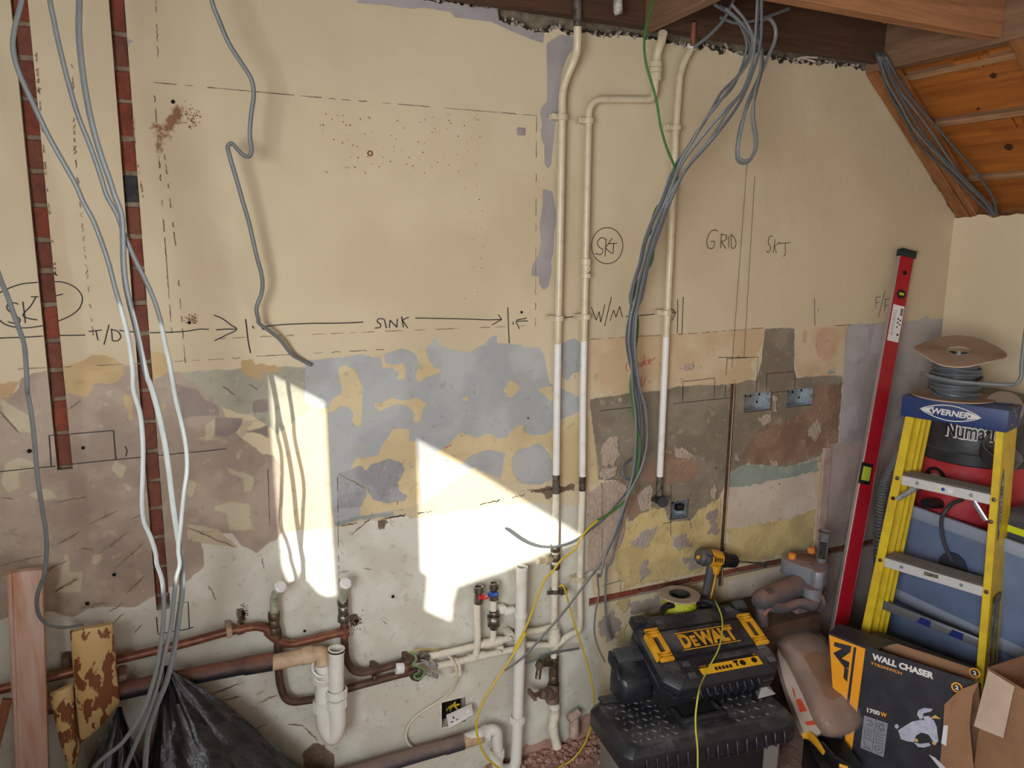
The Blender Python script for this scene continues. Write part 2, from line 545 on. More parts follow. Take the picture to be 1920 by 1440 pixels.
layer('blue_grey_more', (178, 180, 177), (164, 166, 164), [
    C(960, 370, [(340, 1010), (430, 975), (480, 1010), (490, 1200), (420, 1220), (390, 1270), (350, 1250)]),
    C(960, 720, [(330, 30), (400, 60), (480, 100), (480, 190), (330, 250)]),
    C(960, 720, [(0, 520), (60, 430), (130, 415), (200, 415), (260, 480), (290, 560), (280, 660), (200, 700), (80, 690), (10, 600)]),
    C(960, 370, [(640, 1340), (670, 1325), (690, 1360), (650, 1380)]),
    C(480, 720, [(1770, 560), (1800, 470), (1850, 430), (1960, 430), (1960, 700), (1840, 690), (1790, 640)]),
    C(480, 720, [(1470, 550), (1510, 480), (1640, 460), (1730, 480), (1700, 660), (1600, 620)])], amp=0.006, nscale=30, h=-0.5, edge=0.0012)
layer('grey_drips', (168, 161, 160), (156, 149, 148), [
    C(960, 0, [(240, 300), (330, 240), (420, 250), (430, 330), (380, 400), (340, 520), (335, 780), (300, 850), (290, 980), (270, 1150), (245, 1165), (225, 1130),
               (225, 1010), (205, 960), (200, 900), (210, 860), (195, 780), (205, 740), (245, 700)]),
    C(960, 370, [(215, -60), (280, -40), (300, 60), (310, 140), (290, 260), (285, 380), (270, 440), (275, 520), (250, 620), (215, 640), (185, 600), (185, 550), (130, 540),
                 (140, 470), (180, 400), (200, 310), (190, 200), (210, 60)]),
    C(0, 0, [(870, 255), (935, 285), (900, 290), (890, 340), (875, 335)]),
    C(480, 0, [(700, 20), (850, 30), (1100, 60), (1150, 50), (1350, 80), (1380, 120), (1560, 140), (1630, 150), (1700, 180), (1780, 220), (1900, 270), (1990, 300), (2000, 150), (1400, -30), (700, -40)])],
    amp=0.004, nscale=30, h=-0.5, edge=0.0012)
layer('cream_flakes', (212, 194, 152), (198, 178, 136), [
    C(480, 370, [(570, 1180), (620, 1160), (680, 1190), (710, 1240), (740, 1330), (735, 1440), (500, 1440), (535, 1390), (620, 1350), (580, 1270)]),
    C(480, 720, [(500, 170), (540, 110), (600, 60), (590, 0), (735, 0), (735, 180), (730, 290), (690, 290), (660, 250), (680, 210), (640, 160), (580, 150), (540, 190), (420, 200), (415, 170)]),
    C(480, 370, [(865, 1090), (890, 1090), (900, 1150), (960, 1160), (1020, 1145), (1040, 1190), (1030, 1260), (980, 1260), (990, 1210), (940, 1175), (880, 1185)]),
    C(480, 370, [(1110, 1060), (1175, 1050), (1190, 1110), (1230, 1175), (1280, 1190), (1270, 1220), (1180, 1245), (1135, 1285), (1100, 1240), (1130, 1180), (1130, 1120)]),
    C(480, 720, [(810, 140), (870, 130), (940, 95), (1020, 115), (1120, 95), (1185, 140), (1150, 180), (1135, 265), (1090, 260), (1095, 200), (1050, 150), (975, 135), (880, 180), (860, 195)]),
    C(480, 720, [(1710, 50), (1740, 10), (1785, -20), (1835, 25), (1775, 90), (1750, 65)]), C(480, 720, [(1425, 100), (1470, 85), (1478, 112), (1430, 120)]),
    C(480, 720, [(1060, 310), (950, 305), (920, 365), (870, 420), (850, 490), (780, 505), (690, 515), (650, 595), (710, 565), (750, 570), (740, 600), (760, 740), (725, 830),
                 (720, 930), (860, 890), (1070, 855), (1140, 830), (1110, 400), (1060, 390)]),
    C(480, 720, [(1920, 350), (1870, 345), (1850, 290), (1820, 285), (1770, 330), (1740, 370), (1660, 380), (1630, 345), (1590, 345), (1540, 375), (1490, 360), (1420, 335), (1370, 375),
                 (1340, 420), (1250, 470), (1420, 560), (1480, 500), (1600, 455), (1730, 470), (1700, 660), (1840, 700), (1790, 640), (1765, 560), (1800, 460), (1920, 430)]),
    C(960, 720, [(-20, 330), (70, 285), (100, 345), (160, 358), (240, 345), (300, 300), (480, 190), (540, 250), (600, 480), (600, 690), (420, 700), (290, 700), (290, 560), (260, 470),
                 (200, 412), (130, 410), (60, 425), (-20, 500)]),
    C(960, 720, [(175, 40), (220, 25), (290, 10), (290, 130)]), C(960, 370, [(-30, 1270), (15, 1275), (60, 1325), (0, 1385), (-40, 1380)])],
    amp=0.005, nscale=30, h=0.5, edge=0.0012)
layer('grey_island', (166, 166, 166), (146, 146, 146), [
    C(480, 720, [(760, 600), (790, 555), (850, 540), (920, 515), (1000, 540), (1030, 590), (1010, 640), (980, 680), (990, 740), (1045, 770), (1030, 810), (960, 815), (920, 830),
                 (860, 810), (810, 800), (770, 740), (750, 660)]),
    C(480, 720, [(650, 590), (720, 560), (755, 600), (750, 720), (770, 760), (720, 850), (560, 860), (560, 620)])], amp=0.006, nscale=40, h=-1.0, bumpn=1.0, edge=0.0012)
layer('tan_band', (212, 192, 158), (200, 174, 136), [
    C(960, 370, [(530, 985), (700, 970), (860, 955), (1040, 950), (1290, 940), (1500, 925), (1745, 905), (1740, 1000), (1700, 1080), (1650, 1160), (1690, 1230), (1600, 1290), (1480, 1310),
                 (1300, 1300), (1160, 1310), (1100, 1330), (830, 1370), (690, 1380), (540, 1390)]),
    C(1400, 370, [(330, 905), (470, 890), (690, 880), (685, 1000), (665, 1230), (560, 1240), (360, 1240), (330, 1140)]), ], amp=0.008, nscale=20, h=-0.3, cn=5)
layer('tan_pink', (206, 172, 142), (196, 160, 128), [
    C(1400, 370, [(520, 900), (600, 900), (630, 980), (620, 1080), (560, 1135), (500, 1110), (470, 1030), (490, 950)]), C(1400, 370, [(390, 920), (420, 930), (410, 1020), (385, 1000)])],
    amp=0.006, h=0.4)
layer('cement', (142, 132, 114), (126, 116, 98), [
    C(960, 720, [(540, 110), (600, 95), (700, 85), (830, 62), (1050, 45), (1160, 10)]) + C(960, 370, [(1160, 1310), (1290, 1300), (1400, 1300), (1500, 1290), (1560, 1290), (1640, 1260), (1690, 1270),
                 (1730, 1130), (1750, 910), (1830, 905)])
    + C(1400, 370, [(200, 905), (330, 905), (330, 1200), (350, 1250), (470, 1240), (665, 1230), (655, 1440)])
    + C(1400, 720, [(640, 300), (640, 410), (540, 470), (490, 520), (270, 580), (0, 550)])
    + C(960, 720, [(1550, 590), (1480, 690), (1440, 780), (1400, 840), (1290, 880), (1240, 945), (1090, 955), (1050, 860), (880, 900), (800, 960), (790, 780), (720, 670), (600, 660),
                   (590, 500), (560, 300)])], amp=0.012, nscale=22, h=-1.2, bumpn=0.35, cn=12)
layer('cement_brown', (152, 124, 102), (132, 106, 86), [
    C(960, 720, [(1000, 500), (1050, 420), (1150, 480), (1290, 530), (1280, 640), (1200, 680), (1060, 700), (940, 700), (900, 600)]),
    C(1400, 720, [(480, 10), (660, 0), (640, 400), (520, 470), (280, 560), (0, 540), (20, 400), (120, 290), (300, 240), (460, 160)]),
    C(960, 720, [(1600, 440), (1700, 400), (1920, 300), (1960, 540), (1600, 560)]), C(960, 720, [(800, 800), (880, 700), (860, 820), (900, 880), (820, 960)])], amp=0.06, nscale=30, h=-0.2, cn=16, bumpn=0.6)
layer('mortar_rough', (192, 174, 156), (170, 150, 132), [
    C(960, 720, [(630, 420), (680, 365), (730, 370), (740, 440), (755, 490), (700, 560), (630, 570), (620, 480)]), C(960, 720, [(600, 590), (730, 575), (725, 640), (650, 660), (610, 650)]),
    C(960, 720, [(620, 690), (740, 665), (800, 720), (790, 900), (770, 1080), (640, 1270), (520, 1300), (530, 760)]), C(960, 720, [(1120, 430), (1200, 450), (1290, 510), (1200, 530), (1130, 500)]),
    C(960, 720, [(860, 770), (960, 690), (980, 780), (960, 870), (890, 885)]), C(960, 720, [(1380, 740), (1415, 680), (1410, 800), (1380, 790)]),
    C(960, 720, [(1700, 240), (1780, 210), (1800, 270), (1740, 290)]), C(1400, 720, [(440, 300), (500, 230), (530, 330), (480, 390), (430, 360)]),
    C(1400, 720, [(70, 240), (160, 210), (180, 270), (110, 280)]), C(1400, 720, [(180, 80), (210, 80), (210, 190), (185, 180)]), C(960, 720, [(1540, 480), (1570, 470), (1570, 530), (1540, 530)]),
    C(960, 720, [(740, 95), (770, 95), (780, 120), (745, 125)]), C(960, 370, [(1150, 1190), (1220, 1150), (1290, 1180), (1210, 1200)]),
    C(1400, 720, [(170, 530), (210, 530), (225, 575), (185, 580)]), C(1400, 720, [(430, 520), (510, 500), (510, 540), (440, 550)])], amp=0.035, nscale=30, h=0.6, bumpn=1.6, cn=40)
layer('yellow', (206, 186, 130), (186, 166, 116), [
    C(960, 720, [(880, 905), (940, 870), (1050, 860), (1092, 960), (1240, 945), (1290, 885), (1350, 840), (1440, 790), (1455, 1150), (1330, 1290), (1100, 1340), (780, 1410), (750, 1330),
                 (700, 1280), (760, 1090), (800, 980)]),
    C(1400, 720, [(-130, 1000), (0, 985), (300, 930), (475, 865), (450, 1110), (200, 1190), (-130, 1260)]),
    C(960, 1050, [(730, 300), (800, 200), (820, 340), (770, 370)]), C(960, 1050, [(740, 480), (800, 430), (790, 580), (740, 560)])], amp=0.06, nscale=30, h=0.2, bumpn=0.8, cn=18)
layer('yellow_grey', (170, 160, 150), (150, 138, 128), [
    C(960, 720, [(820, 1080), (900, 1020), (1010, 990), (960, 1110), (880, 1140)]), C(960, 720, [(1110, 1060), (1200, 1040), (1250, 1100), (1160, 1150), (1110, 1120)]),
    C(960, 720, [(880, 1280), (940, 1220), (960, 1300), (900, 1360)]), C(960, 720, [(1180, 1200), (1330, 1180), (1330, 1270), (1220, 1290)]), C(960, 1050, [(600, 420), (700, 350), (760, 450), (680, 580), (600, 500)]),
    C(960, 1050, [(800, 300), (1020, 250), (1030, 330), (860, 380)]), C(960, 720, [(1340, 900), (1420, 860), (1420, 1040), (1380, 1040)])], amp=0.07, nscale=30, h=-0.4, bumpn=0.8)
layer('pale_pink', (208, 195, 178), (198, 182, 164), [
    C(1400, 720, [(-125, 715), (0, 700), (300, 650), (470, 615), (480, 860), (300, 930), (0, 980), (-130, 1005)]), C(960, 1050, [(1500, 150), (1960, 20), (1960, 160), (1700, 250), (1500, 260)])], amp=0.012, h=0.2)
layer('teal', (152, 160, 150), (136, 146, 140), [
    C(1400, 720, [(-125, 610), (0, 555), (270, 580), (490, 525), (500, 600), (330, 640), (0, 705), (-130, 718)]), C(1400, 370, [(545, 1210), (590, 1195), (615, 1215), (570, 1228)]),
    C(480, 720, [(540, 960), (720, 910), (800, 905), (950, 880), (960, 915), (700, 945), (560, 985)])], amp=0.018, nscale=24, h=0.1)
layer('lavender_skim', (180, 173, 171), (164, 156, 155), [
    C(1400, 370, [(690, 890), (740, 880), (1000, 868), (1200, 848), (1240, 815), (1270, 840), (1420, 835)]) + [(1800, 590), (1800, 840), (1575, 832)] + C(1400, 370, [(655, 1440), (670, 1230), (680, 1000)])],
    amp=0.006, nscale=20, h=0.2, cn=6)
layer('lavender_pale', (188, 182, 182), (176, 170, 170), [
    C(1400, 370, [(700, 900), (790, 880), (840, 900), (850, 1000), (830, 1090), (760, 1130), (690, 1110)]), C(1400, 370, [(880, 890), (960, 885), (940, 1100), (860, 1080)]),
    C(1400, 720, [(660, 200), (720, 200), (710, 300), (780, 300), (770, 150), (720, 160), (700, 380), (640, 380)])], amp=0.02, nscale=20, h=0.3, cn=6)
layer('pink_board', (186, 168, 160), (172, 154, 146), [
    [(1545, 838), (1575, 830), (1800, 822), (1800, 1100), (1520, 1180), (1528, 1050)]], amp=0.004, h=0.5)
layer('skirting_dust', (194, 158, 140), (172, 134, 116), [
    [(960, 1500), (985, 1400), (1020, 1385), (1060, 1395), (1090, 1340), (1120, 1335), (1300, 1300), (1300, 1560), (960, 1560)]], amp=0.03, nscale=20, h=-0.6, bumpn=1.0)
layer('bare_dark', (126, 106, 88), (100, 82, 66), [
    C(480, 1050, [(330, 1330), (400, 1260), (480, 1280), (540, 1360), (555, 1500), (330, 1500)]), C(480, 720, [(835, 935), (890, 935), (910, 960), (890, 1000), (850, 995)]),
    C(480, 1050, [(640, 380), (700, 370), (720, 430), (660, 450)]), C(960, 720, [(60, 745), (290, 705), (430, 700), (430, 730), (330, 760), (240, 800), (220, 760)]),
    C(0, 1050, [(1650, 330), (1700, 340), (1700, 400), (1680, 460), (1640, 440)])], amp=0.03, nscale=40, h=-1.5, bumpn=1.4, cn=40)
layer('rust_stain', (140, 98, 62), (120, 80, 48), [
    C(0, 0, [(1085, 860), (1130, 880), (1180, 800), (1230, 720), (1255, 760), (1240, 860), (1170, 960), (1110, 1080), (1095, 1000)])], amp=0.075, nscale=150, h=0.0, edge=0.006)

def sdf(px, pz, polys):
    out = np.full(px.shape, 0.08)
    for poly in polys:
        q = [W(u, v) for u, v in poly]
        q = np.array([(p.x, p.z) for p in q])
        x0, z0 = q.min(0) - 0.08
        x1, z1 = q.max(0) + 0.08
        idx = np.nonzero((px > x0) & (px < x1) & (pz > z0) & (pz < z1))[0]
        if not len(idx):
            continue
        X, Z = px[idx], pz[idx]
        d = np.full(X.shape, 9.0)
        ins = np.zeros(X.shape, bool)
        n = len(q)
        for i in range(n):
            ax, az = q[i]
            bx, bz = q[(i + 1) % n]
            ex, ez = bx - ax, bz - az
            L2 = ex * ex + ez * ez + 1e-12
            t = np.clip(((X - ax) * ex + (Z - az) * ez) / L2, 0, 1)
            d = np.minimum(d, (X - ax - t * ex) ** 2 + (Z - az - t * ez) ** 2)
            if abs(ez) > 1e-12:
                cr = ((az > Z) != (bz > Z)) & (X < ex * (Z - az) / ez + ax)
                ins ^= cr
        d = np.sqrt(d)
        d = np.where(ins, -d, d)
        out[idx] = np.minimum(out[idx], d)
    return np.clip(out, -0.08, 0.08)

def vnoise(x, z, scale, seed, octaves=4):
    r_ = np.random.RandomState(seed)
    out = np.zeros_like(x)
    amp, tot = 1.0, 0.0
    for o in range(octaves):
        g = r_.rand(257, 257)
        X, Z = (x + 3.0) * scale, (z + 3.0) * scale
        xi, zi = np.floor(X).astype(int), np.floor(Z).astype(int)
        fx, fz = X - xi, Z - zi
        fx, fz = fx * fx * (3 - 2 * fx), fz * fz * (3 - 2 * fz)
        xi, zi = xi % 256, zi % 256
        v = (g[xi, zi] * (1 - fx) + g[xi + 1, zi] * fx) * (1 - fz) + (g[xi, zi + 1] * (1 - fx) + g[xi + 1, zi + 1] * fx) * fz
        out += amp * v
        tot += amp
        amp *= 0.55
        scale *= 2.1
    return np.clip((out / tot - 0.5) * 1.35 + 0.5, 0, 1)
NOISE_ATTR = (3.0, 6.0, 9.0, 14.0)

def wall_material():
    m = bpy.data.materials.new('stripped cream wall')
    m.use_nodes = True
    nt = m.node_tree
    N, L = nt.nodes, nt.links
    b = N['Principled BSDF']
    b.inputs['Roughness'].default_value = 0.62
    b.inputs['Specular IOR Level'].default_value = 0.35
    tc = N.new('ShaderNodeTexCoord')
    co = tc.outputs['Object']
    def noise(scale, detail=5.0, rough=0.6):
        n = N.new('ShaderNodeTexNoise')
        n.inputs['Scale'].default_value = scale
        n.inputs['Detail'].default_value = detail
        n.inputs['Roughness'].default_value = rough
        L.new(co, n.inputs['Vector'])
        return n.outputs['Fac']
    def math_(op, a, b_=None, c=None):
        n = N.new('ShaderNodeMath')
        n.operation = op
        for i, x in enumerate((a, b_, c)):
            if x is None:
                continue
            if isinstance(x, (int, float)):
                n.inputs[i].default_value = x
            else:
                L.new(x, n.inputs[i])
        return n.outputs[0]
    def rng_(x, a, b_, c=0.0, d=1.0, smooth=False):
        n = N.new('ShaderNodeMapRange')
        if smooth:
            n.interpolation_type = 'SMOOTHSTEP'
        for i, v in enumerate((a, b_, c, d)):
            n.inputs[i + 1].default_value = v
        L.new(x, n.inputs[0])
        return n.outputs[0]
    def mix(f, a, b_):
        n = N.new('ShaderNodeMix')
        n.data_type = 'RGBA'
        L.new(f, n.inputs[0]) if not isinstance(f, float) else setattr(n.inputs[0], 'default_value', f)
        for i, x in ((6, a), (7, b_)):
            if isinstance(x, tuple):
                n.inputs[i].default_value = lin(x)
            else:
                L.new(x, n.inputs[i])
        return n.outputs[2]
    nz = {}
    def cached(s):
        s = min((3.0, 6.0, 9.0, 14.0, 32.0), key=lambda k_: abs(math.log(k_ / s)))
        if s not in nz:
            if s in NOISE_ATTR:
                a_ = N.new('ShaderNodeAttribute')
                a_.attribute_name = 'N%d' % int(s)
                nz[s] = a_.outputs['Fac']
            else:
                nz[s] = noise(s, 3.0, 0.65)
        return nz[s]
    col = mix(rng_(cached(3.0), 0.35, 0.7), (208, 192, 159), (200, 183, 150))
    fine = noise(85.0, 2.0, 0.65)
    hgt = math_('MULTIPLY', cached(9.0), 1.7)
    hgt = math_('ADD', hgt, math_('MULTIPLY', fine, 0.2))
    for i, la in enumerate(LAY):
        at = N.new('ShaderNodeAttribute')
        at.attribute_name = 'L%d' % i
        s = math_('MULTIPLY_ADD', math_('SUBTRACT', cached(la['nscale']), 0.5), la['amp'], at.outputs['Fac'])
        mk = rng_(s, -la['edge'], la['edge'], 1.0, 0.0)
        c = mix(rng_(cached(la['cn']), la['clo'], la['chi']), la['col'], la['col2'])
        col = mix(mk, col, c)
        if la['h']:
            hgt = math_('ADD', hgt, math_('MULTIPLY', mk, la['h'] * 0.6))
        if la['bumpn']:
            hgt = math_('ADD', hgt, math_('MULTIPLY', math_('MULTIPLY', fine, mk), la['bumpn'] * 2.0))
    # flecks where the top coat has come away on the lower, stripped half
    sep = N.new('ShaderNodeSeparateXYZ')
    L.new(co, sep.inputs[0])
    low = rng_(sep.outputs[2], 1.32, 1.38, 1.0, 0.0)
    fl = math_('MULTIPLY', rng_(cached(32.0), 0.615, 0.635), low)
    col = mix(math_('MULTIPLY', fl, 0.32), col, (196, 178, 148))
    fl2 = math_('MULTIPLY', rng_(cached(32.0), 0.39, 0.36), low)
    col = mix(math_('MULTIPLY', fl2, 0.26), col, (120, 104, 90))
    L.new(col, b.inputs['Base Color'])
    bp = N.new('ShaderNodeBump')
    bp.inputs['Strength'].default_value = 0.75
    bp.inputs['Distance'].default_value = 0.0022
    L.new(hgt, bp.inputs['Height'])
    L.new(bp.outputs[0], b.inputs['Normal'])
    return m

def axis_lines(lo, hi, step, marks):
    xs = list(np.arange(lo, hi + 1e-6, step))
    for k in marks:
        if lo < k < hi:
            j = int(np.argmin([abs(x - k) for x in xs]))
            xs[j] = k
    xs[-1] = hi
    return np.array(sorted(set(xs)))

def make_wall_back():
    xs = axis_lines(ROOM_L, ROOM_R, 0.006, [c for r in CUTS for c in r[:2]])
    zs = axis_lines(0.0, 2.30, 0.006, [c for r in CUTS for c in r[2:]])
    nx, nz_ = len(xs), len(zs)
    GX, GZ = np.meshgrid(xs, zs)
    cx, cz = (xs[:-1] + xs[1:]) / 2, (zs[:-1] + zs[1:]) / 2
    CX, CZ = np.meshgrid(cx, cz)
    top = top_line(xs)
    keep = zs[:-1][:, None] < np.maximum(top[:-1], top[1:])[None, :]
    for (a, b, c, d) in CUTS:
        keep &= ~((CX > a) & (CX < b) & (CZ > c) & (CZ < d))
    GZ = np.minimum(GZ, top[None, :])
    # the plaster is not flat: slow hollows and a lip where coats end
    Y = 0.0025 * np.sin(GX * 5.1 + 1.3 * np.sin(GZ * 3.7)) * np.sin(GZ * 4.3 + 0.7)
    co = np.stack([GX, Y, GZ], -1).reshape(-1, 3)
    idx = (np.arange(nz_ - 1)[:, None] * nx + np.arange(nx - 1)[None, :])
    q = np.stack([idx, idx + 1, idx + 1 + nx, idx + nx], -1)[keep]
    me = bpy.data.meshes.new('wall_back')
    # edges of the cuts: reveals running back into the masonry
    ev, ef = [], []
    base = len(co)
    for k, (a, b, c, d) in enumerate(CUTS):
        dep = 0.045 if k >= len(CHASES) else PLX + 0.012
        ring = [(a, c), (b, c), (b, d), (a, d)]
        s = base + len(ev)
        for (x, z) in ring:
            ev.append((x, 0.002, z))
        for (x, z) in ring:
            ev.append((x, dep, z))
        for i in range(4):
            j = (i + 1) % 4
            ef.append((s + i, s + j, s + 4 + j, s + 4 + i))
    # broken upper edge: the thickness of the plaster
    tx = xs[::2]
    s = base + len(ev)
    for x in tx:
        z = float(top_line(np.array([x]))[0])
        ev.append((x, 0.0, z))
        ev.append((x, PLX, z + 0.004))
    for i in range(len(tx) - 1):
        ef.append((s + 2 * i, s + 2 * i + 2, s + 2 * i + 3, s + 2 * i + 1))
    allv = np.concatenate([co, np.array(ev)])
    me.from_pydata(allv.tolist(), [], q.tolist() + ef)
    px, pz = allv[:, 0].copy(), allv[:, 2].copy()
    for i, la in enumerate(LAY):
        a = me.attributes.new('L%d' % i, 'FLOAT', 'POINT')
        a.data.foreach_set('value', sdf(px, pz, la['polys']).astype(np.float32))
    for k_, sc_ in enumerate(NOISE_ATTR):
        a = me.attributes.new('N%d' % int(sc_), 'FLOAT', 'POINT')
        a.data.foreach_set('value', vnoise(px, pz, sc_, 20 + k_, 4).astype(np.float32))
    me.materials.append(wall_material())
    me.update()
    o = bpy.data.objects.new('wall_back', me)
    COL.objects.link(o)
    WM[o.name] = Matrix.Identity(4)
    return struct(o)
wall_back = make_wall_back()

# masonry behind the plaster: a mortar bed and the bricks the chases lay bare
MB().box(((ROOM_L + ROOM_R) / 2, PLX + 0.028 + 0.06, 1.2), (ROOM_R - ROOM_L + 0.2, 0.12, 2.4)).build('masonry', M['mortar'], wall_back, smooth=False)
rnd = random.Random(3)
for (x0_, x1_, z0_, z1_) in CHASES[:2]:
    MB().box(((x0_ + x1_) / 2, PLX + 0.004 + 0.01, (z0_ + min(z1_, 2.32)) / 2), (x1_ - x0_ + 0.004, 0.02, min(z1_, 2.32) - z0_)).build('mortar_bed', M['mortar'], wall_back, smooth=False)
def brick(x0, x1, z0, z1, m, y=PLX):
    j = lambda s: rnd.uniform(-s, s)
    pts = []
    for z in (z0, z1):
        for (x, yy) in ((x0, y + j(0.004)), (x1, y + j(0.004)), (x1, y + 0.04), (x0, y + 0.04)):
            pts.append((x + j(0.001), yy, z + j(0.0015)))
    return MB().hexa(pts).build('brick', m, wall_back, bevel=0.0018, seg=1)
def course_z(n0, n1):
    return range(n0, n1)
MORT = [W(226, y).z for y in (60, 126, 188, 259, 324, 383, 443, 503, 569, 626, 680, 733, 793, 849, 903, 956, 1010, 1066, 1120)]
z_hi = 2.30
for i, zm in enumerate([2.258] + [1.675 + W(0, 0).z * 0 + (W(226 + 0.08 * y, y).z - 1.675) for y in (60, 126, 188, 259, 324, 383, 443, 503, 569, 626, 680, 733, 793, 849, 903, 956, 1010, 1066, 1120)]):
    zt = z_hi if i == 0 else last - 0.005
    zb = zm + 0.005
    if zt - zb > 0.02:
        m_ = M['brick_black'] if i == 6 else (M['brick_brown'] if i > 8 or i % 5 == 2 else M['brick'])
        brick(-0.049, -0.0195, zb, zt, m_)
    last = zm
brick(-0.049, -0.0195, 0.74, last - 0.005, M['brick_brown'])
last = 2.40
for i, y in enumerate((40, 105, 183, 255, 320, 385, 450, 508, 573, 640, 695, 750, 815)):
    zm = W(38 + 0.0957 * y, y).z
    brick(-0.237, -0.207, zm + 0.005, min(last - 0.005, 2.32), M['brick_brown'] if i % 3 else M['brick'])
    last = zm
brick(-0.237, -0.207, 1.135, last - 0.005, M['brick_brown'])
# brown backs: the narrow groove's shade is put into its colour; then the low chase
MB().box((1.793, 0.012, 0.8285), (0.020, 0.01, 0.747)).build('groove_back', mat('dark brown groove', (96, 62, 48), 0.95, col2=(66, 42, 34), scale=30), wall_back, smooth=False)
xb = 1.245
k = 0
while xb < 2.58:
    wb = min(0.205, 2.58 - xb)
    brick(xb, xb + wb, 0.487, 0.513, M['brick_brown'] if k % 2 else M['brick'], y=0.012)
    xb += wb + 0.009
    k += 1

# right wall, left wall with its window, rear wall with the glazed door opening, floor
cream_r = mat('cream side wall', (226, 208, 174), 0.6, col2=(218, 200, 164), scale=3, bump=0.0015, bscale=8)
def right_wall():
    ys = np.linspace(0.02, -3.4, 120)
    v, f = [], []
    for i, y in enumerate(ys):
        zt = 1.790 + 0.006 * math.sin(y * 47) + 0.004 * math.sin(y * 131)
        v += [(ROOM_R, y, 0), (ROOM_R, y, zt), (ROOM_R + 0.1, y, zt + 0.004), (ROOM_R + 0.1, y, 0)]
    for i in range(len(ys) - 1):
        a = 4 * i
        f += [(a, a + 4, a + 5, a + 1), (a + 1, a + 5, a + 6, a + 2), (a + 2, a + 6, a + 7, a + 3)]
    b = MB()
    b.v, b.f, b.mi = [Vector(p) for p in v], f, [0] * len(f)
    return struct(b.build('wall_right', cream_r))
right_wall()
floor_m = mat('dusty concrete floor', (162, 126, 110), 0.95, col2=(132, 102, 90), scale=14, bump=0.006, bscale=40)
struct(MB().box(((ROOM_L + ROOM_R) / 2, -1.65, -0.05), (ROOM_R - ROOM_L + 0.3, 3.5, 0.1)).build('floor', floor_m, smooth=False))
# left wall: openings follow the window; an added unseen sheet masks the sun into two patches
wl = MB()
WY0, WY1, WZ0, WZ1 = -2.95, -1.20, 1.30, 2.20
for (y0, y1, z0, z1) in ((-3.4, WY0, 0, 2.5), (WY1, 0.05, 0, 2.5), (WY0, WY1, 0, WZ0), (WY0, WY1, WZ1, 2.5)):
    wl.box((ROOM_L - 0.05, (y0 + y1) / 2, (z0 + z1) / 2), (0.1, y1 - y0, z1 - z0))
struct(wl.build('wall_left', cream_r, smooth=False))
struct(MB().box(((ROOM_L - 0.32) / 2, -1.34, 0.625), (-0.32 - ROOM_L, 0.10, 1.25)).build('wall_shade_block', cream_r, smooth=False))  # added out of view to shade the lower left of the back wall
def through(u, v, x):
    """where the sun ray that ends at (u, v) on wall_back passes the plane x"""
    p = W(u, v)
    t = (p.x - x) / SUN_DIR.x
    q = p - SUN_DIR * t
    return (q.y, q.z)
PATCH1 = [(505, 698), (560, 726), (613, 753), (618, 850), (624, 950), (630, 1060), (634, 1116), (612, 1118), (598, 1112), (575, 1085), (566, 1072), (558, 1092), (540, 1090), (530, 1060), (524, 990), (516, 900), (511, 830), (508, 770)]
PATCH2 = [(783, 822), (900, 885), (1000, 938), (1117, 1000), (1000, 1050), (905, 1085), (860, 1100), (852, 1130), (849, 1166), (820, 1155), (796, 1143), (800, 1105), (802, 1080), (789, 1070), (786, 950)]
def sun_mask():
    """added unseen sheet over the window; its gaps shape the sun patches"""
    x = ROOM_L - 0.06
    me = bpy.data.meshes.new('sun_mask_mesh')
    bm = bmesh.new()
    loops = [[(WY0 - .02, WZ0 - .02), (WY1 + .02, WZ0 - .02), (WY1 + .02, WZ1 + .02), (WY0 - .02, WZ1 + .02)]]
    for P in (PATCH1, PATCH2):
        loops.append([through(u, v, x) for u, v in P])
    edges = []
    for lp in loops:
        vs = [bm.verts.new((x, y, z)) for y, z in lp]
        for i in range(len(vs)):
            edges.append(bm.edges.new((vs[i], vs[(i + 1) % len(vs)])))
    bmesh.ops.triangle_fill(bm, use_beauty=True, use_dissolve=False, edges=edges, normal=(1, 0, 0))
    bm.to_mesh(me)
    bm.free()
    me.materials.append(mat('sun mask sheet', (150, 120, 84), 0.8))
    o = bpy.data.objects.new('window_sun_mask', me)
    so_ = o.modifiers.new('thickness', 'SOLIDIFY')
    so_.thickness = 0.006
    COL.objects.link(o)
    WM[o.name] = Matrix.Identity(4)
    return struct(o)
sun_mask()
wr = MB()
for (x0, x1, z0, z1) in ((ROOM_L - 0.1, -0.55, 0, 2.5), (1.65, ROOM_R + 0.1, 0, 2.5), (-0.55, 1.65, 2.15, 2.5), (-0.55, 1.65, 0, 0.35)):
    wr.box(((x0 + x1) / 2, ROOM_B - 0.05, (z0 + z1) / 2), (x1 - x0, 0.1, z1 - z0))
struct(wr.build('wall_rear', cream_r, smooth=False))
struct(MB().box((0.35, -3.95, 1.25), (2.9, 0.1, 2.5)).build('wall_sun_block', M['brick'], smooth=False))  # unseen, added to keep the sun out of the rear opening

